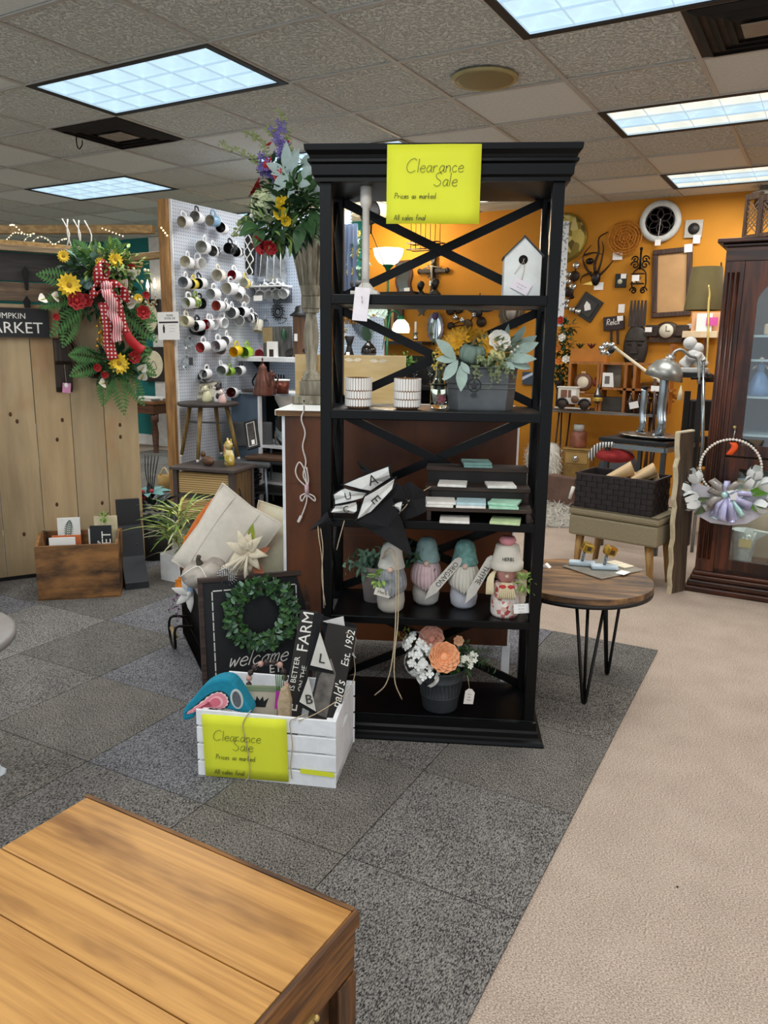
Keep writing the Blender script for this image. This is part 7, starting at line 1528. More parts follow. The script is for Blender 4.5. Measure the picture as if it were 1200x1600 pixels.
part('body', MB().ball((.02, -.02, -.12), (.045, .035, .07), 10, 8), mat('#1a1210', .35, .4), t); part('gold_beak', MB().prism([(-.02, -.14), (-.12, -.17), (-.02, -.18)], -.03, -.02, TR((0, 0, 0), (90, 0, 0), (1, 1, 1))), mat('#c9a956', .3, .7), t); part('head', MB().ball((-.05, -.02, .04), (.04, .03, .03), 10, 8), mat('#1a1210', .3, .5), t)
ptag('price tag under the metal heron sculpture', (-2.082, 7.765, 1.981)[0], 7.775, (-2.082, 7.765, 1.981)[2])
t = thing('rattan_disc', 'round woven rattan disc nearly the colour of the orange wall', 'wall art', (-1.864, 7.775, 2.410)); t.scale = (.7, 1, .7)
for k in range(6): part('ring', MB().tube([((.03 + .038 * k) * math.cos(a) + .006 * math.sin(5 * a), -.01 - .006 * (k % 2), (.03 + .038 * k) * math.sin(a)) for a in [i * .2 for i in range(32)]], .009, 5, True), mat('#b87320', .8, var=.3, scale=30), t)
for k in range(10): a = k * .628; part('spoke', MB().tube(smooth_path([(0, -.012, 0), (.1 * math.cos(a + .3), -.02, .1 * math.sin(a + .3)), (.22 * math.cos(a), -.012, .22 * math.sin(a))], 3), .007, 4), mat('#b06c1e', .8), t)
ptag('price tag below the rattan disc', (-1.923, 7.775, 2.252)[0], 7.775, (-1.923, 7.775, 2.252)[2])
t = thing('white_medallion', 'round white frame with dark cut-out lattice centre high on the wall', 'wall art', (-1.557, 7.775, 2.539)); t.scale = (.86, 1, .86)
part('ring', MB().lathe([(.15, -.02), (.16, -.035), (.2, -.03), (.215, -.01), (.215, 0), (.15, 0)], 40, TR((0, 0, 0), (90, 0, 0), (1, 1, -1)), False), mat('#cdcfca', .6), t); part('backing', MB().lathe([(.15, -.004), (.001, -.004)], 32, TR((0, 0, 0), (90, 0, 0), (1, 1, -1))), mat('#c17a30', .7), t)
for k in range(6):
    a = k * math.pi / 3; part('petal_ring', MB().tube([(.075 * math.cos(a) + .07 * math.cos(q), -.015, .075 * math.sin(a) + .07 * math.sin(q)) for q in [i * .35 for i in range(18)]], .014, 5, True, .6), mat('#1f130e', .6), t)
part('hub', MB().lathe([(.001, -.02), (.03, -.02), (.03, 0)], 12, TR((0, 0, 0), (90, 0, 0), (1, 1, -1))), mat('#1f130e', .6), t); part('thread', MB().tube([(.01, -.04, .02), (.0, -.04, -.17)], .003, 4), WHITE, t); part('price_tag', MB().box(-.03, .03, -.042, -.038, -.25, -.19), CARD, t)
t, w, h = plate('square_plaque', 'square pale plaque with round dark picture right of the white medallion', 'plaque', (-1.342, 7.775, 2.383), (-1.190, 7.775, 2.380), (-1.345, 7.775, 2.537)); part('panel', MB().box(0, w, 0, h, -.025, 0), mat('#b5b0a6', .7), t, bevel=.004); part('round_picture', MB().lathe([(.05, 0), (.05, .004), (.001, .004)], 24, TR((w * .52, h * .5, 0))), mat('#272421', .5, var=.5, scale=40), t); part('price_tag', MB().box(w * .55, w * .95, -.05, .02, .003, .005), CARD, t)
t = thing('iron_sconce', 'black scrolled iron wall sconce holding a small glass cup', 'sconce', (-1.698, 7.730, 2.067))
def scroll(x, z, r, s, turns=1.4, a0=0): return [(x + s * r * (1 - i / 22) * math.cos(a0 + turns * 6.28 * i / 20), 0, z + r * (1 - i / 22) * math.sin(a0 + turns * 6.28 * i / 20)) for i in range(20)]
for sx in (-1, 1):
    for z, r in ((.14, .035), (.09, .04), (-.14, .035)): part('scroll', MB().tube(scroll(sx * .045, z, r, sx), .007, 5), IRON, t)
    part('bar', MB().tube(smooth_path([(0, 0, .07), (sx * .05, 0, .03), (sx * .06, 0, -.02), (sx * .06, 0, -.1), (sx * .02, 0, -.15)], 4), .007, 5), IRON, t)
part('spine', MB().tube([(0, 0, .05), (0, 0, .23)], .01, 6).ball((0, 0, .235), .016, 8, 6).box(-.06, .05, -.08, 0, -.085, -.075).box(-.06, .05, -.08, 0, .005, .012), IRON, t); part('glass_cup', MB().lathe([(.001, -.074), (.03, -.074), (.038, -.02), (.034, -.02), (.001, -.07)], 12, TR((-.01, -.045, 0))), glass(), t); part('card', MB().box(-.045, .02, -.09, -.088, -.06, -.005), CARD, t)
t, w, h = plate('empty_frame', 'large dark wooden frame with plain tan board hung beside the lampshade', 'frame', (-1.565, 7.775, 1.680), (-1.220, 7.775, 1.701), (-1.587, 7.775, 2.289))
FRD = wood('#33221a', '#54392b', None, 'y', 5); part('board', MB().box(.03, w - .03, .03, h - .03, -.02, -.01), mat('#c29766', .7, var=.1, scale=5), t)
for a, b_, c, d in ((0, w, 0, .045), (0, w, h - .045, h), (0, .045, .045, h - .045), (w - .045, w, .045, h - .045)): part('frame_bar', MB().box(a, b_, c, d, -.03, .012), FRD, t, bevel=.006)
part('price_tag', MB().box(w * .8, w * 1.0, h - .05, h + .02, .013, .015), CARD, t)
t, w, h = plate('diamond_mirror', 'black diamond-shaped frame turned on its corner with a white house tag', 'frame', (-2.142, 7.775, 1.634), (-2.025, 7.775, 1.826), (-2.261, 7.775, 1.811))
part('panel', MB().box(0, w, 0, h, -.02, 0), mat('#1e1c19', .5, var=.3), t, bevel=.004); part('inner_rim', MB().box(.035, w - .035, .035, h - .035, 0, .012), mat('#34312c', .5, var=.3, bump=.3), t, bevel=.004)
part('house_tag', MB().prism([(-.03, -.03), (.03, -.03), (.03, .02), (0, .06), (-.03, .02)], .013, .016, TR((w * .5, h * .5, 0), (0, 0, -48))), CARD, t)
t, w, h = plate('small_black_square', 'small black square box frame with a tiny pale disc', 'frame', (-1.931, 7.775, 1.966), (-1.829, 7.775, 1.964), (-1.935, 7.775, 2.090)); part('panel', MB().box(0, w, 0, h, -.03, 0), BLACK, t, bevel=.003); part('pale_disc', MB().lathe([(.024, 0), (.022, .006), (.001, .007)], 12, TR((w * .45, h * .42, 0))), mat('#c9c9ab', .6), t); part('price_tag', MB().box(w * .5, w, h * .65, h * 1.0, .001, .003), CARD, t)
ptag('price tag hanging alone above the relax sign', (-1.850, 7.775, 1.770)[0], 7.775, (-1.850, 7.775, 1.770)[2], .03, .04)
t, w, h = plate('relax_sign', 'dark purple-brown plank sign with the white word Relax', 'sign', (-2.003, 7.765, 1.561), (-1.809, 7.765, 1.580), (-2.018, 7.765, 1.688)); part('board', MB().box(0, w, 0, h, -.03, 0), mat('#2c1a1c', .6, var=.15), t, bevel=.002); handwritten('script_lettering', [('Relax', .03, .05, .028)], PRINTW, t, TR((0, 0, .0015)), .006); part('price_tag', MB().box(w * .68, w * .97, h * .62, h * .98, .001, .003), CARD, t)
part('hanging_peg', MB().box(.06, .08, -.14, 0, -.02, -.005).box(.12, .14, -.14, 0, -.02, -.005), mat('#2a1510', .6), t)
t = thing('fork_art', 'row of dark pointed metal blades above the carved mask', 'wall art', (-1.688, 7.730, 1.720))
for k in range(5): part('blade', MB().prism([(-.008, .12), (.008, .12), (.014, .02), (.014, -.12), (-.014, -.12), (-.014, .02)], 0, .012, TR((-.06 + .032 * k, 0, .0), (90, 0, 0))), mat('#403834', .4, .6, .3), t)
t = thing('carved_mask', 'dark carved wooden face mask hung on the orange wall', 'mask', (-1.684, 7.745, 1.407)); t.scale = (1.22, 1, 1.1); MK = mat('#2e261f', .55, var=.35, scale=20, bump=.2)
part('face', MB().ball((0, 0, 0), (.095, .05, .2), 18, 12), MK, t); part('nose', MB().prism([(-.012, .05), (.012, .05), (.028, -.05), (-.028, -.05)], .04, .075, TR((0, 0, 0), (90, 0, 0))), MK, t); part('brow', MB().box(-.075, .075, -.058, -.03, .05, .075), MK, t, bevel=.01); part('mouth', MB().ball((0, -.045, -.105), (.035, .015, .014), 10, 6), MK, t)
for sx in (-1, 1): part('eye', MB().ball((sx * .04, -.047, .025), (.018, .01, .009), 8, 6), mat('#120d0a', .5), t)
part('chin_point', MB().lathe([(.05, -.14), (.03, -.24), (.001, -.27)], 8), MK, t); part('price_tag', MB().box(.07, .12, -.05, -.048, .13, .17), CARD, t)
t = thing('wall_clock', 'ornate dark wood wall clock with round white face', 'clock', (-1.414, 7.765, 1.557)); CKW = wood('#23160d', '#4a3220', None, 'x', 5)
part('case', MB().ball((0, 0, 0), (.12, .04, .09), 18, 10), CKW, t); part('side_wing', MB().box(-.19, -.08, -.03, .03, -.05, .06), CKW, t, bevel=.01); part('side_wing', MB().box(.08, .19, -.03, .03, -.05, .06), CKW, t, bevel=.01); part('fringe', MB().box(-.15, .15, -.025, .02, -.1, -.055), mat('#3d2a1b', .7, var=.5, scale=60, bump=.6), t); part('dial', MB().lathe([(.065, 0), (.062, .008), (.001, .01)], 24, TR((.0, -.036, .005), (90, 0, 0))), mat('#d9d2bd', .5), t); part('hands', MB().box(-.003, .003, -.05, -.048, .0, .05).box(.0, .035, -.05, -.048, .0, .006), BLACK, t)
# cubby shelf, console and its clutter
CON = (-2.324, 7.420, 0.795); 
t = thing('console_table', 'thin console table on black hairpin legs against the orange wall', 'table', (-2.33, 7.42, 0)); part('top', MB().box(-.06, 1.0, -.2, .3, .80, .82), wood('#5d5650', '#847b70', None, 'x', 4), t)
for x in (.05, .9):
    for y in (-.15, .22):
        for q in (-.05, .04): part('hairpin_leg', MB().tube([(x + q, y, .80), (x + q * .3 - .02, y - .01, 0)], .009, 5), mat('#2a120c', .5), t)
ORW = mat('#b5701f', .6, var=.15, scale=8)
t = thing('cubby_shelf', 'orange-brown wooden cubby shelf standing on the console table', 'shelf', (-2.2, 7.45, .82)); CUB = wood('#8f5522', '#b3742f', None, 'z', 4)
for x in (0, .27, .30, .52, .60): part('upright', MB().box(x, x + .025, -.1, .1, 0, .43), CUB, t)
part('top_board', MB().box(0, .95, -.1, .1, .43, .45), CUB, t); part('shelf_board', MB().box(.3, .95, -.1, .1, .2, .22), CUB, t); part('shelf_board', MB().box(.02, .28, -.1, .1, .14, .155), CUB, t)
part('upright', MB().box(.9, .925, -.1, .1, .0, .62), CUB, t)
one('planter_box', 'long orange planter box on top of the cubby shelf', 'planter', MB().box(-.0, .34, -.06, .06, 0, .12), ORW, loc=(-2.2, 7.45, 1.271))
for lab, x, c in (('dark green succulent at the left of the planter box', -2.13, '#2a3a28'), ('dark red spiky succulent in the middle of the planter box', -2.02, '#5a1a22'), ('bright green succulent at the right of the planter box', -1.88, '#3f7a35')):
    one('succulent', lab, 'plant', (lambda b: [b.leaf((0, 0, 0), (math.cos(k * .7), math.sin(k * .7), .9), (0, 0, 1), .075, .02, -.1, 3, .3) for k in range(13)] and b)(MB()), mat(c, .6, var=.2), loc=(x, 7.44, 1.385))
t = thing('round_clock', 'round wooden clock with a pale face in the left cubby', 'clock', (-2.06, 7.40, 1.08)); part('case', MB().lathe([(.085, 0), (.085, .03), (.06, .035), (.001, .036)], 24, TR((0, 0, 0), (90, 0, 0))), mat('#6d4630', .5), t); part('dial', MB().lathe([(.055, .036), (.05, .04), (.001, .042)], 18, TR((0, 0, 0), (90, 0, 0))), mat('#d9cdb4', .5), t); part('strap', MB().box(-.02, .02, -.03, -.02, .055, .1).box(-.02, .02, -.03, -.02, -.1, -.055), mat('#d9b98a', .6), t)
t = thing('toy_truck', 'white wooden vintage toy truck with brown wheels on the console', 'toy', (-2.094, 7.250, 0.842)); TW = mat('#d9d5ca', .6, var=.1)
part('cab', MB().box(-.15, .03, -.05, .05, .04, .19), TW, t, bevel=.008); part('bonnet', MB().box(.03, .14, -.045, .045, .04, .10), TW, t, bevel=.008); part('roof', MB().box(-.16, .04, -.055, .055, .188, .2), TW, t, bevel=.004)
for x in (-.1, .11): part('wheel', MB().lathe([(.042, -.01), (.045, 0), (.042, .012), (.001, .012)], 16, TR((x, -.06, .035), (90, 0, 0))), mat('#2a1b14', .6), t); part('fender', MB().tube([(x + .055 * math.cos(a), -.055, .035 + .055 * math.sin(a)) for a in [i * .35 for i in range(10)]], .01, 5), BLACK, t)
part('spare_wheel', MB().lathe([(.035, 0), (.035, .015), (.001, .016)], 14, TR((.02, -.055, .085), (90, 0, 0))), mat('#6b4a35', .6), t); part('window', MB().box(-.12, -.06, -.052, -.05, .1, .17).box(-.05, -.02, -.052, -.05, .1, .17), mat('#7d5238', .5), t); part('card', MB().box(-.02, .025, -.058, -.056, .12, .17), CARD, t); part('base_strip', MB().box(-.17, .13, -.07, .05, -.0, .01), TW, t)
t = thing('teardrop_ornament', 'black and gold teardrop ornament standing on the console', 'ornament', (-1.894, 7.300, 0.884)); part('drop', MB().lathe([(.001, .01), (.03, .02), (.045, .05), (.035, .09), (.012, .15), (.003, .19)], 12, TR((0, 0, 0), (0, 0, 0), (1, .5, 1))), mat('#1f1c1a', .4), t); part('gold_base', MB().lathe([(.046, .03), (.05, .05), (.045, .065)], 12, TR((0, 0, 0), (0, 0, 0), (1, .55, 1)), False), mat('#c9a14a', .3, .7), t); part('white_mark', MB().prism([(-.012, .09), (.012, .09), (0, .16)], .012, .02, TR((0, 0, 0), (90, 0, 0))), WHITE, t)
t = thing('picture_stand', 'small white frame with grey picture on the cubby shelf', 'frame', (-1.83, 7.36, 1.045)); part('frame', MB().prism([(-.06, 0), (.06, 0), (.045, .13), (-.045, .13)], -.01, .01, TR((0, 0, 0), (90, 0, 0))), CARD, t); part('picture', MB().box(-.022, .022, -.013, -.011, .03, .1), mat('#6d675f', .6), t)
one('grey_board', 'grey weathered board leaning behind the white frame in the cubby', 'board', MB().box(-.1, .1, -.01, .01, 0, .2), mat('#8f897c', .7, var=.15), loc=(-1.84, 7.5, 1.045))
one('dark_book', 'dark grey flat box in the lower right cubby', 'box', MB().box(-.11, .11, -.05, .05, 0, .13), mat('#3f3a33', .7), loc=(-1.80, 7.44, .822), bevel=.004)
one('small_red_ornament', 'tiny red ornament in the right cubby', 'ornament', MB().lathe([(.001, 0), (.02, 0), (.025, .03), (.012, .06), (.001, .09)], 10), mat('#7d1f24', .5), loc=(-1.95, 7.40, 1.045))
t = thing('bottle_row', 'row of dark brown glass bottles at the right of the console', 'bottles', (-1.6, 7.32, .822))
for k in range(5): part('bottle', MB().lathe([(.001, 0), (.03, 0), (.032, .1), (.012, .14), (.012, .18), (.001, .18)], 12, TR((.075 * k, 0, 0))), mat('#2a1a17', .2, var=.1), t)
part('card', MB().box(.02, .1, -.04, -.038, .03, .09, TR((0, 0, 0), (0, -15, 0))), CARD, t)
t = thing('driftwood', 'tangled tan driftwood piece hanging low on the orange wall', 'driftwood', (-1.521, 7.600, 1.004))
for k in range(14): part('branch', MB().tube(smooth_path([(rng.uniform(-.28, -.1), rng.uniform(-.05, .05), rng.uniform(-.1, .1)), (rng.uniform(-.1, .1), rng.uniform(-.06, .04), rng.uniform(-.09, .09)), (rng.uniform(.1, .28), rng.uniform(-.05, .05), rng.uniform(-.1, .1))], 4), .011, 5), mat('#8a5a24', .8, var=.4, scale=30), t)
t = thing('jar_candle', 'pink layered jar candle on the little gold drawer box', 'candle', (-2.063, 7.350, 0.485)); part('jar', MB().lathe([(.001, -.02), (.075, -.02), (.078, .0), (.078, .13), (.07, .14), (.001, .14)], 18), mat('#8d5540', .4, var=.35, scale=18), t); part('lid', MB().lathe([(.001, .14), (.05, .14), (.05, .2), (.001, .2)], 16), mat('#bfc0ba', .4), t)
t = thing('drawer_box', 'little gold drawer box with round crystal knob by the wall', 'box', (-2.046, 7.350, 0.326)); part('box', MB().box(-.12, .13, -.1, .1, -.2, .13), mat('#8a6a2f', .5, var=.2), t, bevel=.004); part('drawer', MB().box(-.1, .11, -.106, -.1, .0, .1), mat('#a9874a', .5), t); part('top', MB().box(-.13, .14, -.11, .11, .13, .142), mat('#a9874a', .5), t); part('knob', MB().ball((.0, -.12, .05), .03, 10, 8), CHR, t); part('legs', MB().box(-.12, -.09, -.1, -.07, -.45, -.2).box(.1, .13, -.1, -.07, -.45, -.2).box(-.12, -.09, .07, .1, -.45, -.2).box(.1, .13, .07, .1, -.45, -.2), mat('#5d4520', .5), t)
t = thing('brown_suitcase', 'flat brown leather case leaning low behind the white fur stool', 'case', (-2.027, 6.846, 0.100), -18); part('body', MB().box(-.16, .14, -.05, .05, -.1, .16), mat('#6b5043', .7, var=.2, scale=10), t, bevel=.01); part('white_handle', MB().tube([(.12, -.07, -.02), (.15, -.07, .09)], .016, 8), WHITE, t)
t = thing('fur_stool', 'white shaggy fur cushion stool showing behind the bookcase post', 'stool', (-2.354, 7.227, 0.000)); b = MB(); 
part('cushion', MB().lathe([(.001, .0), (.12, .0), (.16, .06), (.165, .28), (.15, .46), (.11, .5), (.001, .51)], 18), mat('#d2d0c6', .95, var=.1), t)
for k in range(900):
    a = rng.uniform(0, 6.28); z = rng.uniform(.03, .5); r_ = .155 if z < .45 else .12; b.leaf((r_ * math.cos(a), r_ * math.sin(a), z), (math.cos(a) + rng.gauss(0, .5), math.sin(a) + rng.gauss(0, .5), rng.gauss(-.3, .6)), (0, 0, 1), .06, .008, .2, 2)
part('fur', b, mat('#dedcd2', .95, var=.12, scale=30), t, stuff=True)
t = thing('shag_rug', 'pale grey shaggy rug lying on the tan carpet past the bookcase', 'rug', (-2.35, 6.45, .001), 24); part('base', MB().box(-.55, .55, -.75, .75, 0, .012), mat('#a8a49a', .95), t); b = MB()
for k in range(2600): b.leaf((rng.uniform(-.55, .55), rng.uniform(-.75, .75), .01), (rng.gauss(0, 1), rng.gauss(0, 1), .5), (0, 0, 1), rng.uniform(.04, .07), .012, .4, 2)
part('pile', b, mat('#bdbab0', .95, var=.25, scale=20), t, stuff=True)
# ================================================================ RIGHT SIDE
MAH = wood('#2a1209', '#5c2d16', '#1c0b06', 'z', 2.2, .3, 10, .06); MAHX = wood('#24100a', '#542a16', '#180a06', 'x', 2.2, .3, 10, .06)
def pane_mat():
    m, nt, b = nodes('window_pane'); nt.nodes.remove(b)
    t = nt.nodes.new('ShaderNodeBsdfTransparent'); g = nt.nodes.new('ShaderNodeBsdfGlossy'); x = nt.nodes.new('ShaderNodeMixShader'); g.inputs['Roughness'].default_value = .02; x.inputs[0].default_value = .09
    t.inputs[0].default_value = (.93, .96, .95, 1); o = nt.nodes['Material Output']
    nt.links.new(t.outputs[0], x.inputs[1]); nt.links.new(g.outputs[0], x.inputs[2]); nt.links.new(x.outputs[0], o.inputs[0]); return m
PANE = pane_mat()
t = thing('china_cabinet', 'tall dark mahogany display cabinet with glass doors at the right edge', 'cabinet', (-.59, 4.74, 0))
CW, CD = 1.15, .42
part('side', MB().box(0, .022, .02, CD, .12, 1.93), MAH, t); part('side', MB().box(CW - .022, CW, .02, CD, .12, 1.93), MAH, t); part('back', MB().box(.022, CW - .022, CD - .015, CD, .8, 1.93), mat('#51463b', .7, var=.08), t); part('lower_back', MB().box(.022, CW - .022, CD - .015, CD, .12, .799), mat('#a3957f', .7, var=.08), t); part('bottom', MB().box(.022, CW - .022, .02, CD - .015, .12, .15), MAH, t)
for k, (g, z0, z1) in enumerate(((.045, .0, .035), (.032, .035, .07), (.02, .07, .10), (.012, .10, .125))): part('base_moulding', MB().box(-g, CW + g, -g, CD, z0, z1 - .001), MAHX, t, bevel=.008)
for g, z0, z1 in ((.02, 1.93, 1.95), (.045, 1.95, 1.975)): part('cornice', MB().box(-g, CW + g, -g, CD, z0, z1 - .001), MAHX, t, bevel=.006)
part('header', MB().box(0, CW, -.004, .02, 1.86, 1.929), MAHX, t)
part('stile', MB().box(0, .1, -.002, .02, .125, 1.859), MAH, t, bevel=.003)
for x in (.02, .045, .07): part('flute', MB().tube([(x, -.003, .2), (x, -.003, 1.8)], .008, 8), MAH, t)
X0, X1 = .102, .62
for lab, z0, z1 in (('lower_door', .15, .80), ('upper_door', .81, 1.855)):
    o = part(lab, MB().box(X0, X0 + .075, -.006, .02, z0, z1).box(X1 - .075, X1, -.006, .02, z0, z1).box(X0 + .075, X1 - .075, -.006, .02, z0, z0 + .06).box(X0 + .075, X1 - .075, -.006, .02, z1 - .06, z1), MAH, t)
    part('pane', MB().box(X0 + .07, X1 - .07, .004, .008, z0 + .055, z1 - .055), PANE, o)
    if z0 > .5: part('arch', MB().prism([(X0 + .075, z1 - .06), (X0 + .075, z1 - .22)] + [(X0 + .075 + .184 * (1 - math.cos(a)), z1 - .22 + .14 * math.sin(a)) for a in [i * .157 for i in range(1, 21)]] + [(X1 - .075, z1 - .06)], -.02, .006, TR((0, 0, 0), (90, 0, 0), (1, 1, 1))), MAH, o)
part('right_door', MB().box(X1 + .005, CW - .022, -.006, .02, .15, 1.855), MAH, t)
part('knob', MB().ball((.135, -.02, .97), .012, 10, 8), mat('#b9a673', .3, .9), t)
SHF = mat('#b9cdd6', .3, var=.05)
for z in (.92, 1.13, 1.33, 1.46): part('glass_shelf', MB().box(.024, CW - .024, .03, CD - .016, z, z + .012), SHF, t)
la = bpy.data.lights.new('added_cabinet_fill', 'POINT'); la.energy = 3; la.color = (1, .93, .85); la.shadow_soft_size = .05; lo = bpy.data.objects.new('added_cabinet_fill', la); COL.objects.link(lo); lo.parent = t; lo.location = (.45, .12, 1.75); lo2 = bpy.data.objects.new('added_cabinet_fill', la.copy()); COL.objects.link(lo2); lo2.parent = t; lo2.location = (.42, .2, .62)  # unseen fill lamps added to brighten the inside of the cabinet
CABO = V((-.59, 4.74, 0))
def lady(label, x, z, dress, hair, s=1.0):
    t = thing('lady_figurine', label, 'figurine', tuple(CABO + V((x, .1, z + .0125))), 0, 'porcelain lady figurines'); t.scale = (s, s, s); D_ = mat(dress, .4, var=.12, scale=20)
    part('skirt', MB().lathe([(.001, 0), (.075, 0), (.06, .05), (.035, .1), (.018, .125)], 20, None, True, .1), D_, t); part('bodice', MB().lathe([(.018, .124), (.022, .15), (.018, .165), (.008, .17)], 12), D_, t); part('head', MB().ball((0, 0, .188), (.014, .015, .017), 10, 8), mat('#e2c3b0', .5), t); part('hair', MB().ball((0, .004, .193), (.016, .016, .016), 10, 7), mat(hair, .6), t)
    for sx in (-1, 1): part('arm', MB().tube(smooth_path([(sx * .02, 0, .158), (sx * .04, -.012, .14), (sx * .03, -.03, .15)], 3), .006, 6), mat('#e2c3b0', .5), t)
lady('dark-haired lady figurine in a pale blue dress on a cabinet shelf', .225, 1.13, '#6f93c9', '#17120f', 1.05); lady('lady figurine in a wide gold dress beside the blue one', .32, 1.13, '#c79a45', '#8d6a35', 1.0); lady('lady figurine in a red dress on the cabinet shelf above', .32, 1.33, '#a81626', '#2a1a12', .62)
t = thing('ceramic_dish', 'cream ceramic dish with red bird on the top cabinet shelf', 'dish', tuple(CABO + V((.31, .1, 1.4725)))); part('dish', MB().box(-.09, .12, -.04, .04, 0, .06), mat('#d9bf9d', .4, var=.1), t, bevel=.01); part('red_bird', MB().ball((.03, -.045, .035), (.02, .008, .016), 8, 6), mat('#9c3a22', .5), t)
one('dark_vase', 'dark blue smoky vase on the lowest glass shelf of the cabinet', 'vase', MB().lathe([(.001, 0), (.05, 0), (.055, .05), (.045, .14), (.075, .21), (.07, .21), (.001, .06)], 18), mat('#1d2233', .2, var=.3), loc=tuple(CABO + V((.4, .12, .9326 - .25 + .0))))
part('glass_shelf', MB().box(.024, CW - .024, .03, CD - .016, .67, .682), SHF, bpy.data.objects['china_cabinet'])
t = thing('glass_pitcher', 'clear pressed glass pitcher with gold label low in the cabinet', 'pitcher', tuple(CABO + V((.235, .12, .151)))); PGL = mat('#b9c2c0', .08, .0, .15, scale=30, spec=1)
part('body', MB().lathe([(.001, 0), (.055, 0), (.06, .012), (.05, .03), (.062, .12), (.075, .22), (.072, .22), (.056, .12), (.046, .04), (.001, .03)], 8), PGL, t); part('spout', MB().prism([(.05, .16), (.13, .22), (.05, .225)], -.02, .02, TR((0, 0, 0), (90, 0, 0))), PGL, t); part('handle', MB().tube(smooth_path([(-.055, 0, .2), (-.12, 0, .19), (-.115, 0, .09), (-.06, 0, .07)], 4), .011, 6), PGL, t); part('gold_label', MB().box(-.02, .045, -.07, -.066, .13, .18), mat('#d6c384', .5), t)
one('decanter', 'cut glass decanter at the right edge low in the cabinet', 'decanter', MB().lathe([(.001, 0), (.05, 0), (.06, .05), (.035, .11), (.018, .14), (.024, .17), (.001, .17)], 10), glass('#e4ecea'), loc=tuple(CABO + V((.43, .12, .151))))
t = thing('lattice_screen', 'small wooden two-panel lattice screen standing on the cabinet top', 'screen', (-.53, 4.80, 1.975), -38); BRW = wood('#4a3324', '#7a5a40', None, 'z', 4)
for k, x in enumerate((0, .105)):
    for a in ((x, x + .015, 0, .23 - .02 * k), (x + .09, x + .105, 0, .23 - .02 * k)): part('frame_bar', MB().box(a[0], a[1], 0, .02, a[2], a[3]), BRW, t)
    part('frame_bar', MB().box(x + .015, x + .09, 0, .02, 0, .02), BRW, t); part('frame_bar', MB().box(x + .015, x + .09, 0, .02, .2 - .02 * k, .23 - .02 * k), BRW, t); b = MB()
    for i in range(-6, 8): 
        for s in (1, -1): b.bar((x + .015, .01 + .002 * s, .11 + i * .026 - s * .035), (x + .09, .01 + .002 * s, .11 + i * .026 + s * .035), .005, .003, (0, 1, 0)) if .02 < .11 + i * .026 - .035 and .11 + i * .026 + .035 < .2 else None
    part('lattice', b, mat('#8d6f50', .7), t)
# pearl wreath on the cabinet door
WC = (-0.453, 4.700, 0.604)
t = thing('pearl_wreath', 'white pearl hoop wreath with tulips and iridescent ribbon bow on the cabinet door', 'wreath', WC, 0)
PR = mat('#e9e4da', .25, var=.03)
ring = [(.158 * math.cos(i * .1047), 0, .158 * math.sin(i * .1047) + .142) for i in range(60)]; bead = MB().ball((0, 0, 0), .0082, 8, 6).mesh('pearl', PR)
for i in range(0, 60): part('pearl', bead, None, t, loc=ring[i])
part('hoop', MB().tube(ring, .003, 5, True), PR, t)
part('hook', MB().tube([(0, .0, .305), (.003, .02, .365)], .004, 5), mat('#a9a9a5', .3, .9), t)
part('orange_tag', MB().sheet([[(-.018 + .036 * i / 3 + .012 * math.sin(j * .9), -.012 - .006 * math.sin(i * 1.5), .285 - .014 * j) for i in range(4)] for j in range(6)]), mat('#f0581c', .6, var=.04), t, solid=.001)
TUL = mat('#e6ebe9', .5, var=.05)
for x, z, a in ((-.19, .0, 150), (-.155, .045, 110), (-.145, -.02, 200), (-.13, -.065, 190), (.10, .045, 60), (.125, .085, 80), (.16, .055, 30), (.145, -.035, -10), (.2, .0, 10), (.205, -.03, 0), (.085, .02, 200)):
    d = V((math.cos(rad(a)), -.6, math.sin(rad(a)))); F_ = aim((x, -.04, z), d); b = MB()
    for k in range(5): M_ = F_ @ Matrix.Rotation(k * 1.2566, 4, 'Z'); b.sheet([[M_ @ V((.006 + .032 * math.sin(min(2.4, u * .62)), (v - 1) * .022 * math.sin(.5 + u * .5), u * .023)) for v in range(3)] for u in range(5)])
    part('tulip', b, TUL, t)
for x, z, a in ((.165, .03, 20), (.16, .015, 10), (.17, -.06, -15), (-.14, -.045, 200), (-.12, -.09, 215)): part('green_leaf', MB().leaf((x - .06 * math.cos(rad(a)), -.03, z - .03 * math.sin(rad(a))), (math.cos(rad(a)), -.3, math.sin(rad(a))), (0, -1, .3), .11, .035, .1, 5, .25), mat('#6fa83a' if x > 0 else '#4a5c2c', .5, var=.15), t)
RB1, RB2, RB3 = mat('#c3c3ea', .25, .3, .15, scale=30), mat('#b7e0dd', .25, .3, .15, scale=30), mat('#9a9590', .3, .3, .15, scale=30)
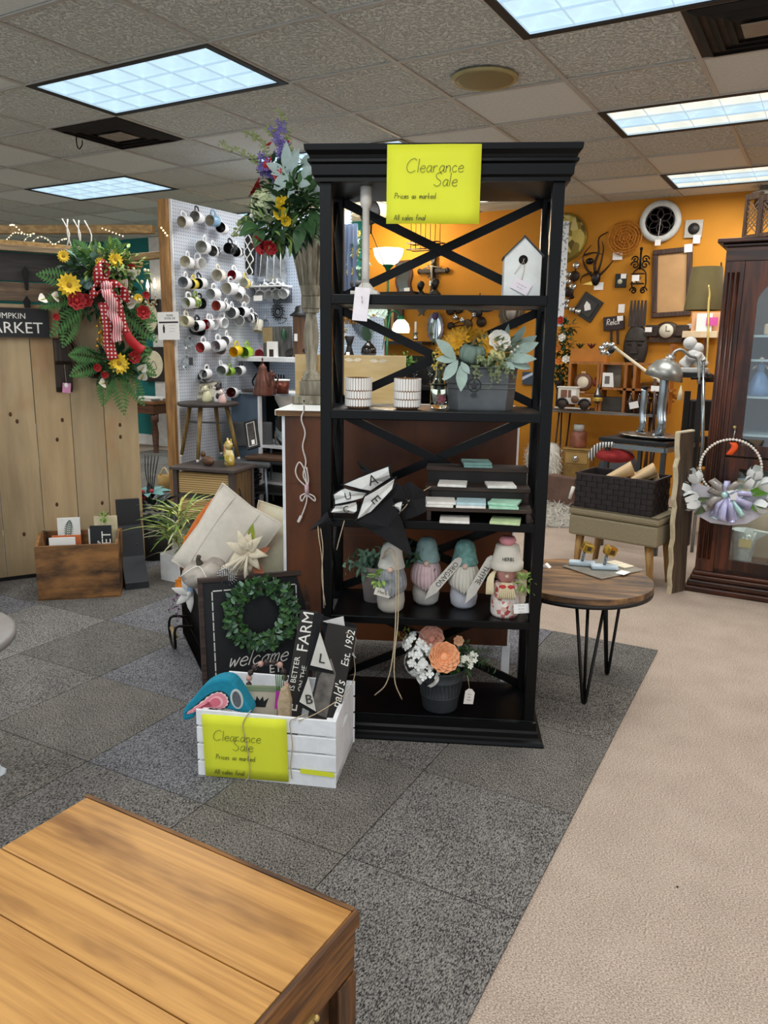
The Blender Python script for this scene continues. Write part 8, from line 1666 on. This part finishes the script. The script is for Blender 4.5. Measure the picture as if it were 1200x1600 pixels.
for k, (a, L_, m) in enumerate(((90, .1, RB1), (60, .11, RB3), (125, .12, RB3), (20, .12, RB1), (150, .1, RB3), (200, .11, RB3), (235, .13, RB1), (265, .12, RB1), (295, .13, RB1), (320, .13, RB2), (345, .12, RB1), (250, .15, RB2), (40, .1, RB2), (220, .14, RB3), (285, .16, RB1))):
    c, s_ = math.cos(rad(a)), math.sin(rad(a)); w_ = .042 if k % 3 else .03
    pts = [(0, -.07, 0), (c * L_ * .5, -.10, s_ * L_ * .5 - .005), (c * L_ * (.9 + .3 * math.sin(k * 7)), -.085 - .02 * math.sin(k * 3), s_ * L_ - .02), (c * L_ * .9, -.055, s_ * L_ * .9 - .03), (c * L_ * .3, -.05, s_ * L_ * .3)] if k < 11 else [(0, -.07, 0), (c * L_ * .5, -.085, s_ * L_ * .5), (c * L_ * .8, -.06, s_ * L_ * .85), (c * L_, -.07, s_ * L_)]
    part('ribbon_loop', MB().ribbon(smooth_path(pts, 4), w_, (-s_, -.25, c)), m, t, solid=.001)
part('tulle', MB().sheet([[(.06 * (i + .6) * math.cos(2.6 + j * .45), -.035 - .012 * math.sin(j * 2.2), .045 * (i + .6) * math.sin(2.6 + j * .45) - .02) for j in range(10)] for i in range(4)]), mat('#c9c6cf', .5, var=.1), t)
part('bow_knot', MB().ball((-.005, -.085, .0), (.02, .016, .02), 10, 8), RB2, t)
# live-edge slab leaning by the cabinet
t = thing('live_edge_slab', 'tall slab with pale wavy bark edge leaning on the cabinet side', 'board', (-.70, 4.58, 0)); t.rotation_euler = (0, rad(-3.0), rad(60))
wv = [(.006 * math.sin(i * 1.9) + .004 * math.sin(i * 3.1), i * .0468) for i in range(21)]
part('slab', MB().prism([(x + .012, z) for x, z in wv] + [(.13, .936), (.13, 0)], -.011, .011, TR((0, 0, 0), (90, 0, 0))), wood('#3a3026', '#5a4a3a', None, 'z', 3), t); part('pale_edge', MB().prism([(x, z) for x, z in wv] + [(x + .012, z) for x, z in wv[::-1]], -.0125, .0125, TR((0, 0, 0), (90, 0, 0))), mat('#cbbf9f', .8, var=.12, scale=30), t); part('pale_top', MB().box(.0, .13, -.012, .012, .9365, .945), mat('#d6ccb2', .8), t)
# ottoman, basket, shoes
t = thing('ottoman', 'beige fabric storage ottoman with piped lid and tapered wooden legs', 'ottoman', (-.775, 4.50, 0), -10); LIN = mat('#8d8268', .9, var=.08, scale=60, bump=.25, bscale=400)
part('body', MB().box(-.55, 0, 0, .38, .275, .40), LIN, t, bevel=.014); part('lid', MB().box(-.555, .005, -.005, .385, .401, .447), LIN, t, bevel=.016); part('piping', MB().tube([(-.55, 0, .447), (0, 0, .447), (0, .38, .447), (-.55, .38, .447)], .005, 6, True), mat('#5d5543', .8), t)
for x in (-.49, -.06):
    for y in (.05, .33): part('leg', MB().tube([(x, y, .274), (x + (.03 if x > -.2 else -.02), y - .005, 0)], [.026, .014], 10), wood('#7d5a2c', '#a57f47', None, 'z', 4), t)
t = thing('woven_basket', 'dark brown woven strap basket holding shoes on the ottoman', 'basket', (-1.035, 4.705, .4485), -8); WV = mat('#211a1b', .6, var=.4, scale=30, bump=.2)
nb, W2, D2, H2 = 15, .235, .14, .20
for k in range(4):
    L_ = 2 * (W2 if k % 2 == 0 else D2); n = int(L_ / .032); o_ = D2 if k % 2 == 0 else W2; M_ = TR((0, 0, 0), (0, 0, 90 * k)); b = MB()
    for j in range(6):
        for i in range(n): w_ = L_ / n; y = -o_ - (.004 if (i + j) % 2 else 0); b.box(-L_ / 2 + i * w_ + .001, -L_ / 2 + (i + 1) * w_ - .001, y, y + .005, j * .033 + .001, j * .033 + .032, M_)
    part('woven_side', b, WV, t, stuff=True); part('lining', MB().box(-L_ / 2, L_ / 2, -o_ + .003, -o_ + .006, .0, H2, M_), mat('#151112', .8), t); part('rim', MB().box(-L_ / 2 - .005, L_ / 2 + .005, -o_ - .006, -o_ + .006, H2 - .002, H2 + .01, M_), mat('#2c2325', .6), t)
part('bottom', MB().box(-W2, W2, -D2, D2, .0, .004), BLACK, t)
BSK = mw(t)
def shoe(label, x, y, rz):
    t = thing('shoe', label, 'shoe', tuple(BSK @ V((x, y, .165))), group='beige court shoes'); t.scale = (1.15, 1.15, 1.15); t.rotation_euler = (0, rad(-24), rad(rz)); SK = mat('#c9ab80', .5, var=.06); rows = []
    for i in range(9):
        u = i / 8; x_ = .24 * u - .12; w_ = .018 + .022 * math.sin(.5 + u * 2.3); h = .028 + .05 * max(0, u - .35) ** 1.1; op = .25 < u
        rows.append([(x_, -w_ * .8, 0), (x_, -w_, h * .6), (x_, -w_ * .75, h), (x_, 0, h * (.25 if op else 1.02)), (x_, w_ * .75, h), (x_, w_, h * .6), (x_, w_ * .8, 0)])
    part('upper', MB().sheet(rows), SK, t, solid=.003); part('sole', MB().box(-.11, .12, -.028, .028, -.006, 0), mat('#8d6a45', .6), t, bevel=.003); part('heel', MB().tube([(.105, 0, 0), (.11, 0, -.06)], [.02, .008], 8), SK, t); part('lining', MB().box(-.04, .11, -.022, .022, .002, .006), mat('#9c8358', .6), t)
shoe('left one of the beige court shoes in the woven basket', -.06, -.02, 12); shoe('right one of the beige court shoes in the woven basket', .07, .0, 18)
one('purple_cloth', 'bit of lilac cloth beside the shoes in the woven basket', 'cloth', MB().ball((0, 0, 0), (.05, .03, .025), 10, 7), mat('#9d8ab8', .9, var=.2), loc=tuple(BSK @ V((-.15, -.06, .17))))
one('dark_bag', 'grey rounded bag on the floor behind the woven basket', 'bag', MB().lathe([(.001, 0), (.16, 0), (.2, .2), (.17, .42), (.1, .55), (.001, .56)], 18), mat('#34353a', .7, var=.15), loc=(-1.52, 6.7, 0))
t = thing('striped_garment', 'red cloth with black and white lettered trim heaped under the glass table', 'cloth', (-1.294, 5.555, 0.650)); part('red_cloth', MB().ball((0, 0, 0), (.14, .09, .05), 14, 8), mat('#9c2a2c', .9, var=.25, scale=20, bump=.4, bscale=30), t); part('striped_trim', MB().ribbon(smooth_path([(-.16, -.05, -.03), (-.13, -.07, .03), (-.08, -.08, .075), (.02, -.08, .09)], 5), .05, (.6, 0, -.5)), two_tone('#1a1a1c', '#d8d6d0', 50, 0, .45), t, solid=.004)
# glass-topped table and what stands on it
TA, TB = V((-1.370, 5.508, 0.740)), V((-0.930, 5.398, 0.740)); ta = math.degrees(math.atan2(TB.y - TA.y, TB.x - TA.x))
t = thing('glass_table', 'metal frame table with glass top and black board behind the ottoman', 'table', TB, ta); TW_ = (TB - TA).length; SIL = mat('#8d979c', .25, .8, .1)
for a, b_ in (((-TW_, 0), (0, 0)), ((0, 0), (0, .55)), ((0, .55), (-TW_, .55)), ((-TW_, .55), (-TW_, 0))): part('frame_bar', MB().bar((*a, -.01), (*b_, -.01), .03, .03), SIL, t)
part('glass_top', MB().box(-TW_, 0, 0, .55, -.002, .004), PANE, t)
for x in (-TW_ + .03, -.015):
    for y in (.02, .53): part('leg', MB().box(x - .014, x + .014, y - .014, y + .014, -.74, -.025), mat('#4d5357', .3, .7), t)
T0 = mw(t); TZ = .745
t = thing('black_board', 'thick black board lying on the glass table', 'board', tuple(T0 @ V((-.24, .28, .005))), ta); part('board', MB().box(-.27, .23, -.24, .24, 0, .03), BLACK, t, bevel=.004)
one('oval_tray', 'oval mirrored metal tray on the black board', 'tray', MB().lathe([(.001, 0), (.19, 0), (.24, .018), (.245, .024), (.001, .008)], 32, TR((0, 0, 0), (0, 0, 0), (1, .75, 1))), mat('#bdb9ae', .2, .8, .15), loc=tuple(T0 @ V((-.22, .28, .0355))), rz=ta)
def candlestand(label, x, y, s):
    t = thing('scroll_stand', label, 'candle stand', tuple(T0 @ V((x, y, .062))), -62); t.scale = (s, s, s)
    cv = smooth_path([(-.06, 0, .012), (-.045, 0, .0), (-.01, 0, .01), (.02, 0, .06), (.03, 0, .1), (.012, 0, .15), (.002, 0, .2), (.012, 0, .3), (.01, 0, .4)], 5); part('strap', MB().ribbon([p for p in cv], .06, (.35, .93, 0)), mat('#a9b5bd', .28, .85, .1), t, solid=.005); part('curl', MB().tube([(-.06 + .02 * math.cos(a), .0, .022 + .02 * math.sin(a)) for a in [i * .5 for i in range(12)]], .008, 6), mat('#a9b5bd', .28, .85, .1), t); part('foot_strap', MB().ribbon([(-.05, 0, .003), (.05, 0, .003), (.1, .0, .006)], .05, (0, 1, 0)), mat('#b9c3c9', .3, .8, .1), t, solid=.005); part('cup', MB().lathe([(.001, .4), (.022, .4), (.03, .41), (.03, .425), (.001, .425)], 12), BLACK, t)
candlestand('taller front silver scroll candle stand on the oval tray', -.12, .16, 1.0); candlestand('shorter rear silver scroll candle stand on the oval tray', -.32, .30, .78)
t = thing('desk_lamp', 'grey metal dome lamp on a bent neck beside the floor pole', 'lamp', (-0.736, 5.669, 0.779)); LG = mat('#9a9c97', .35, .6, .1); zb = t.location.z
def rel(p): return V(p) - t.location
part('pole', MB().tube([V((0, 0, -t.location.z)), V((0, 0, 0)), rel((-0.797, 5.769, 1.334))], .012, 8), SIL, t); part('finial', MB().ball(rel((-0.796, 5.767, 1.321)), .018, 10, 8), CHR, t)
part('neck', MB().tube(smooth_path([rel((-0.804, 5.724, 1.162)), rel((-0.826, 5.750, 1.320)), rel((-0.879, 5.727, 1.349)), rel((-0.929, 5.708, 1.387)), rel((-0.969, 5.682, 1.378)), rel((-0.988, 5.662, 1.339))], 5), .011, 7), LG, t)
part('dome', MB().lathe([(.001, .0), (.03, -.005), (.08, -.03), (.115, -.08), (.13, -.135), (.126, -.135), (.1, -.08), (.05, -.03), (.001, -.01)], 26, aim(rel((-0.998, 5.654, 1.330)), (.22, .0, 1))), LG, t); part('socket', MB().tube([rel((-0.989, 5.664, 1.348)), rel((-1.003, 5.646, 1.305))], .03, 12), mat('#b9b9b5', .3, .8), t); part('joint_arm', MB().tube([rel((-0.854, 5.705, 1.200)), rel((-0.774, 5.750, 1.201))], .01, 6).ball(rel((-0.774, 5.750, 1.201)), .016, 8, 6), IRON, t)
t = thing('swing_arm', 'long cream rod with chrome flower head slanting across the orange wall', 'lamp arm', (-1.107, 6.133, 1.134)); part('rod', MB().tube([rel((-1.107, 6.133, 1.134)), rel((-1.574, 6.519, 1.396))], .012, 8), mat('#dccfb2', .5), t); 
for k in range(6): part('chrome_petal', MB().ball(rel((-1.640, 6.539, 1.390)) + V((.05 * math.cos(k), .0, .035 * math.sin(k))), (.03, .02, .025), 8, 6), CHR, t)
part('stand', MB().tube([rel((-1.176, 6.162, 1.173)), rel((-1.157, 6.117, 0.947)), rel((-1.144, 6.088, 0.796))], .011, 6).tube([rel((-1.144, 6.088, 0.796)), rel((-1.148, 6.085, 0.796)) - V((0, 0, .78))], .011, 6), mat('#4b3c38', .4, .5), t); part('white_tag', MB().box(-.03, .03, -.014, -.011, -.02, .02, TR(rel((-1.167, 6.149, 1.102)))), CARD, t)
part('black_hub', MB().ball(rel((-1.603, 6.498, 1.380)), .028, 8, 6), BLACK, t)
t = thing('white_statue', 'white plaster statue of two embracing abstract figures on a black stand', 'statue', (-0.887, 5.879, 1.270)); PL = mat('#c9c9c6', .7, var=.05)
part('figures', MB().tube(smooth_path([(-.05, 0, 0), (-.02, 0, .05), (.02, 0, .09), (.05, 0, .05), (.075, 0, .0)], 4), [.05, .052, .05, .045, .042, .045, .05, .052, .05, .045, .042, .042, .045, .048, .05, .05, .05], 10).ball((-.02, -.01, .165), (.05, .045, .045), 12, 9).ball((.03, 0, .13), (.045, .04, .04), 12, 9).tube(smooth_path([(-.03, -.04, .08), (.02, -.055, .06), (.06, -.03, .1)], 4), .022, 8), PL, t, sub=1)
part('base', MB().box(-.1, .11, -.06, .06, -.04, -.001), mat('#b5b5b2', .6), t, bevel=.01); part('stand', MB().box(-.13, .13, -.07, .07, -.07, -.041).box(.06, .1, -.03, .03, -1.3, -.07), mat('#100f10', .5), t)
one('white_candle', 'cream pointed candle in front of the black stand', 'candle', MB().lathe([(.001, 0), (.016, 0), (.014, .05), (.004, .09), (.001, .1)], 10), mat('#e3d9b5', .5), loc=(-0.896, 5.587, 1.057))
t = thing('black_chair', 'black metal chair with leather sling behind the glass table', 'chair', (-.72, 6.3, 0), 20); LE = mat('#17181a', .3, var=.3, scale=12, bump=.1, bscale=30)
for x in (-.2, .2):
    part('back_post', MB().box(x - .02, x + .02, .18, .22, 0, 1.08), BLACK, t); part('front_leg', MB().box(x - .02, x + .02, -.22, -.18, 0, .46), BLACK, t)
part('seat', MB().box(-.2, .2, -.2, .2, .43, .48), LE, t, bevel=.015); part('sling', MB().box(-.18, .18, .17, .2, .78, 1.02), LE, t, bevel=.02); part('back_panel', MB().box(-.18, .18, .18, .2, .5, .74), LE, t, bevel=.01)
t = thing('drum_shade_lamp', 'floor lamp with olive drum shade and twisted brass pole by the cabinet', 'lamp', (-0.823, 6.032, 1.264)); part('shade', MB().lathe([(.135, 0), (.105, .30), (.102, .30), (.132, 0)], 32, TR(rel((-0.890, 6.211, 1.672))), False), mat('#665a35', .85, var=.06, bump=.15, bscale=300), t); part('pole', MB().tube(smooth_path([rel((-0.794, 5.926, 1.245)), rel((-0.808, 5.972, 1.464)), rel((-0.830, 6.013, 1.684)), rel((-0.833, 6.033, 1.772)), rel((-0.848, 6.040, 1.837))], 5), .008, 7), mat('#c9b26a', .3, .8), t); part('base', MB().lathe([(.001, -.02), (.06, -.02), (.05, .03), (.01, .05), (.001, .05)], 14, TR(rel((-0.788, 5.917, 1.192)))), BLACK, t); part('finial', MB().tube([rel((-0.825, 6.392, 2.020)), rel((-0.819, 6.384, 1.974))], .006, 5), BLACK, t)
t = thing('pink_bench', 'cream and pink card box with bright pink label under the lampshade', 'box', (-1.106, 7.720, 1.500)); t.scale = (1.2, 1, 1.2); part('seat', MB().box(-.13, .12, -.05, .05, 0, .05), mat('#e0c9a4', .6), t, bevel=.004); part('back', MB().box(-.08, .12, .03, .05, .05, .19), mat('#e8b488', .6), t); part('card', MB().box(-.04, .07, -.01, .0, .05, .18), CARD, t); part('pink_label', MB().box(.03, .11, -.02, -.012, .09, .15), mat('#e05aa8', .6), t); part('legs', MB().box(-.08, -.06, -.02, .02, -.2, 0).box(.03, .05, -.02, .02, -.2, 0), mat('#5a2c18', .6), t)
one('white_note', 'small white note card hanging beside the wall clock', 'tag', MB().box(-.05, .05, -.003, 0, -.022, .022), CARD, loc=(-1.192, 7.790, 1.610), rot=(0, -8, 0))
# round hairpin table
t = thing('round_table', 'small round plank-topped table on black hairpin legs beside the bookcase', 'table', (-.812, 3.052, 0), 18); RT = wood('#4c3624', '#957047', '#241a13', 'x', 3, .5, 9, .2); R_ = .288; ed = [-R_, -.13, .03, .17, R_]
for a, b_ in zip(ed[:-1], ed[1:]):
    n = 14; lo_ = [(math.sqrt(max(0, R_ ** 2 - y * y)), y) for y in [a + .001 + (b_ - a - .002) * i / n for i in range(n + 1)]]; part('top_plank', MB().prism(lo_ + [(-x, y) for x, y in lo_[::-1]], .446, .47), RT, t, bevel=.0015)
part('metal_rim', MB().lathe([(R_ - .02, .43), (R_ + .001, .43), (R_ + .001, .445), (R_ - .02, .445)], 48), BLACK, t)
for a in (-61, 59, 179):
    a = rad(a - 18); c, s_ = math.cos(a), math.sin(a); f_ = V((.195 * c, .195 * s_, .006)); tops = [V((.19 * c - q * s_, .19 * s_ + q * c, .43)) for q in (-.055, 0, .055)]
    part('hairpin_leg', MB().tube(smooth_path([tops[0], f_ + V((.006 * s_, -.006 * c, .01)), f_ + V((0, 0, -.001)), f_ + V((-.006 * s_, .006 * c, .01)), tops[2]], 1), .0065, 7).tube([tops[1] - V((.04 * c, .04 * s_, 0)), f_], .0065, 7), mat('#0e0d0d', .4, .4), t); part('mount_plate', MB().box(-.06, .06, -.03, .03, .425, .43, TR((.18 * c, .18 * s_, 0), (0, 0, math.degrees(a) + 90))), BLACK, t)
RTZ = .4705
t = thing('grey_tray', 'thin grey square tray with small beige tiles and a white tag', 'tray', (-0.764, 3.227, 0.471), 62); part('tray', MB().box(-.13, .13, -.11, .11, 0, .006), mat('#8f8a7e', .35, .3, .12), t, bevel=.002)
for k in range(4): part('beige_tile', MB().box(-.012, .012, -.03, .03, .0065, .013, TR((.09 - .0 * k, -.02 - .027 * k + .05, 0), (0, 0, 90))), mat('#d9cfb5', .6), t, bevel=.002)
part('white_tag', MB().box(-.04, .02, -.02, .02, .0065, .008, TR((.02, -.095, 0), (0, 0, 15))), CARD, t)
def knob(label, p, rz):
    t = thing('knob_display', label, 'ornament', p, rz, 'gold cube knobs on the grey tray'); part('base', MB().box(-.055, .055, -.022, .022, 0, .018), mat('#c3d6e2', .4, var=.04), t, bevel=.006); part('stem', MB().tube([(0, 0, .018), (.008, 0, .065)], .0065, 8), SIL, t); part('gold_cube', MB().box(-.024, .024, -.02, .02, .0, .042, TR((.012, 0, .06), (10, 18, 25))), mat('#c9a64c', .2, .95, .1), t, bevel=.008); part('dark_face', MB().box(-.009, .009, -.0212, -.0203, .012, .03, TR((.012, 0, .06), (10, 18, 25))), mat('#4a3a14', .4), t)
knob('left gold cube knob on a pale blue base', (-0.851, 3.213, 0.478), 15); knob('right gold cube knob on a pale blue base', (-0.754, 3.206, 0.478), 25)
one('folded_card', 'small folded white card at the table edge by the bookcase post', 'card', MB().prism([(-.02, 0), (.02, 0), (.0, .016)], -.015, .015, TR((0, 0, 0), (90, 0, 0))), CARD, loc=(-0.980, 3.124, 0.471))
# what else the shop carpet carries
one('carpet_lint', 'tiny dark speck of lint on the tan carpet', 'lint', MB().ball((0, 0, .003), (.0035, .0025, .002), 6, 5), BLACK, loc=(-0.207, 1.950, 0.000))
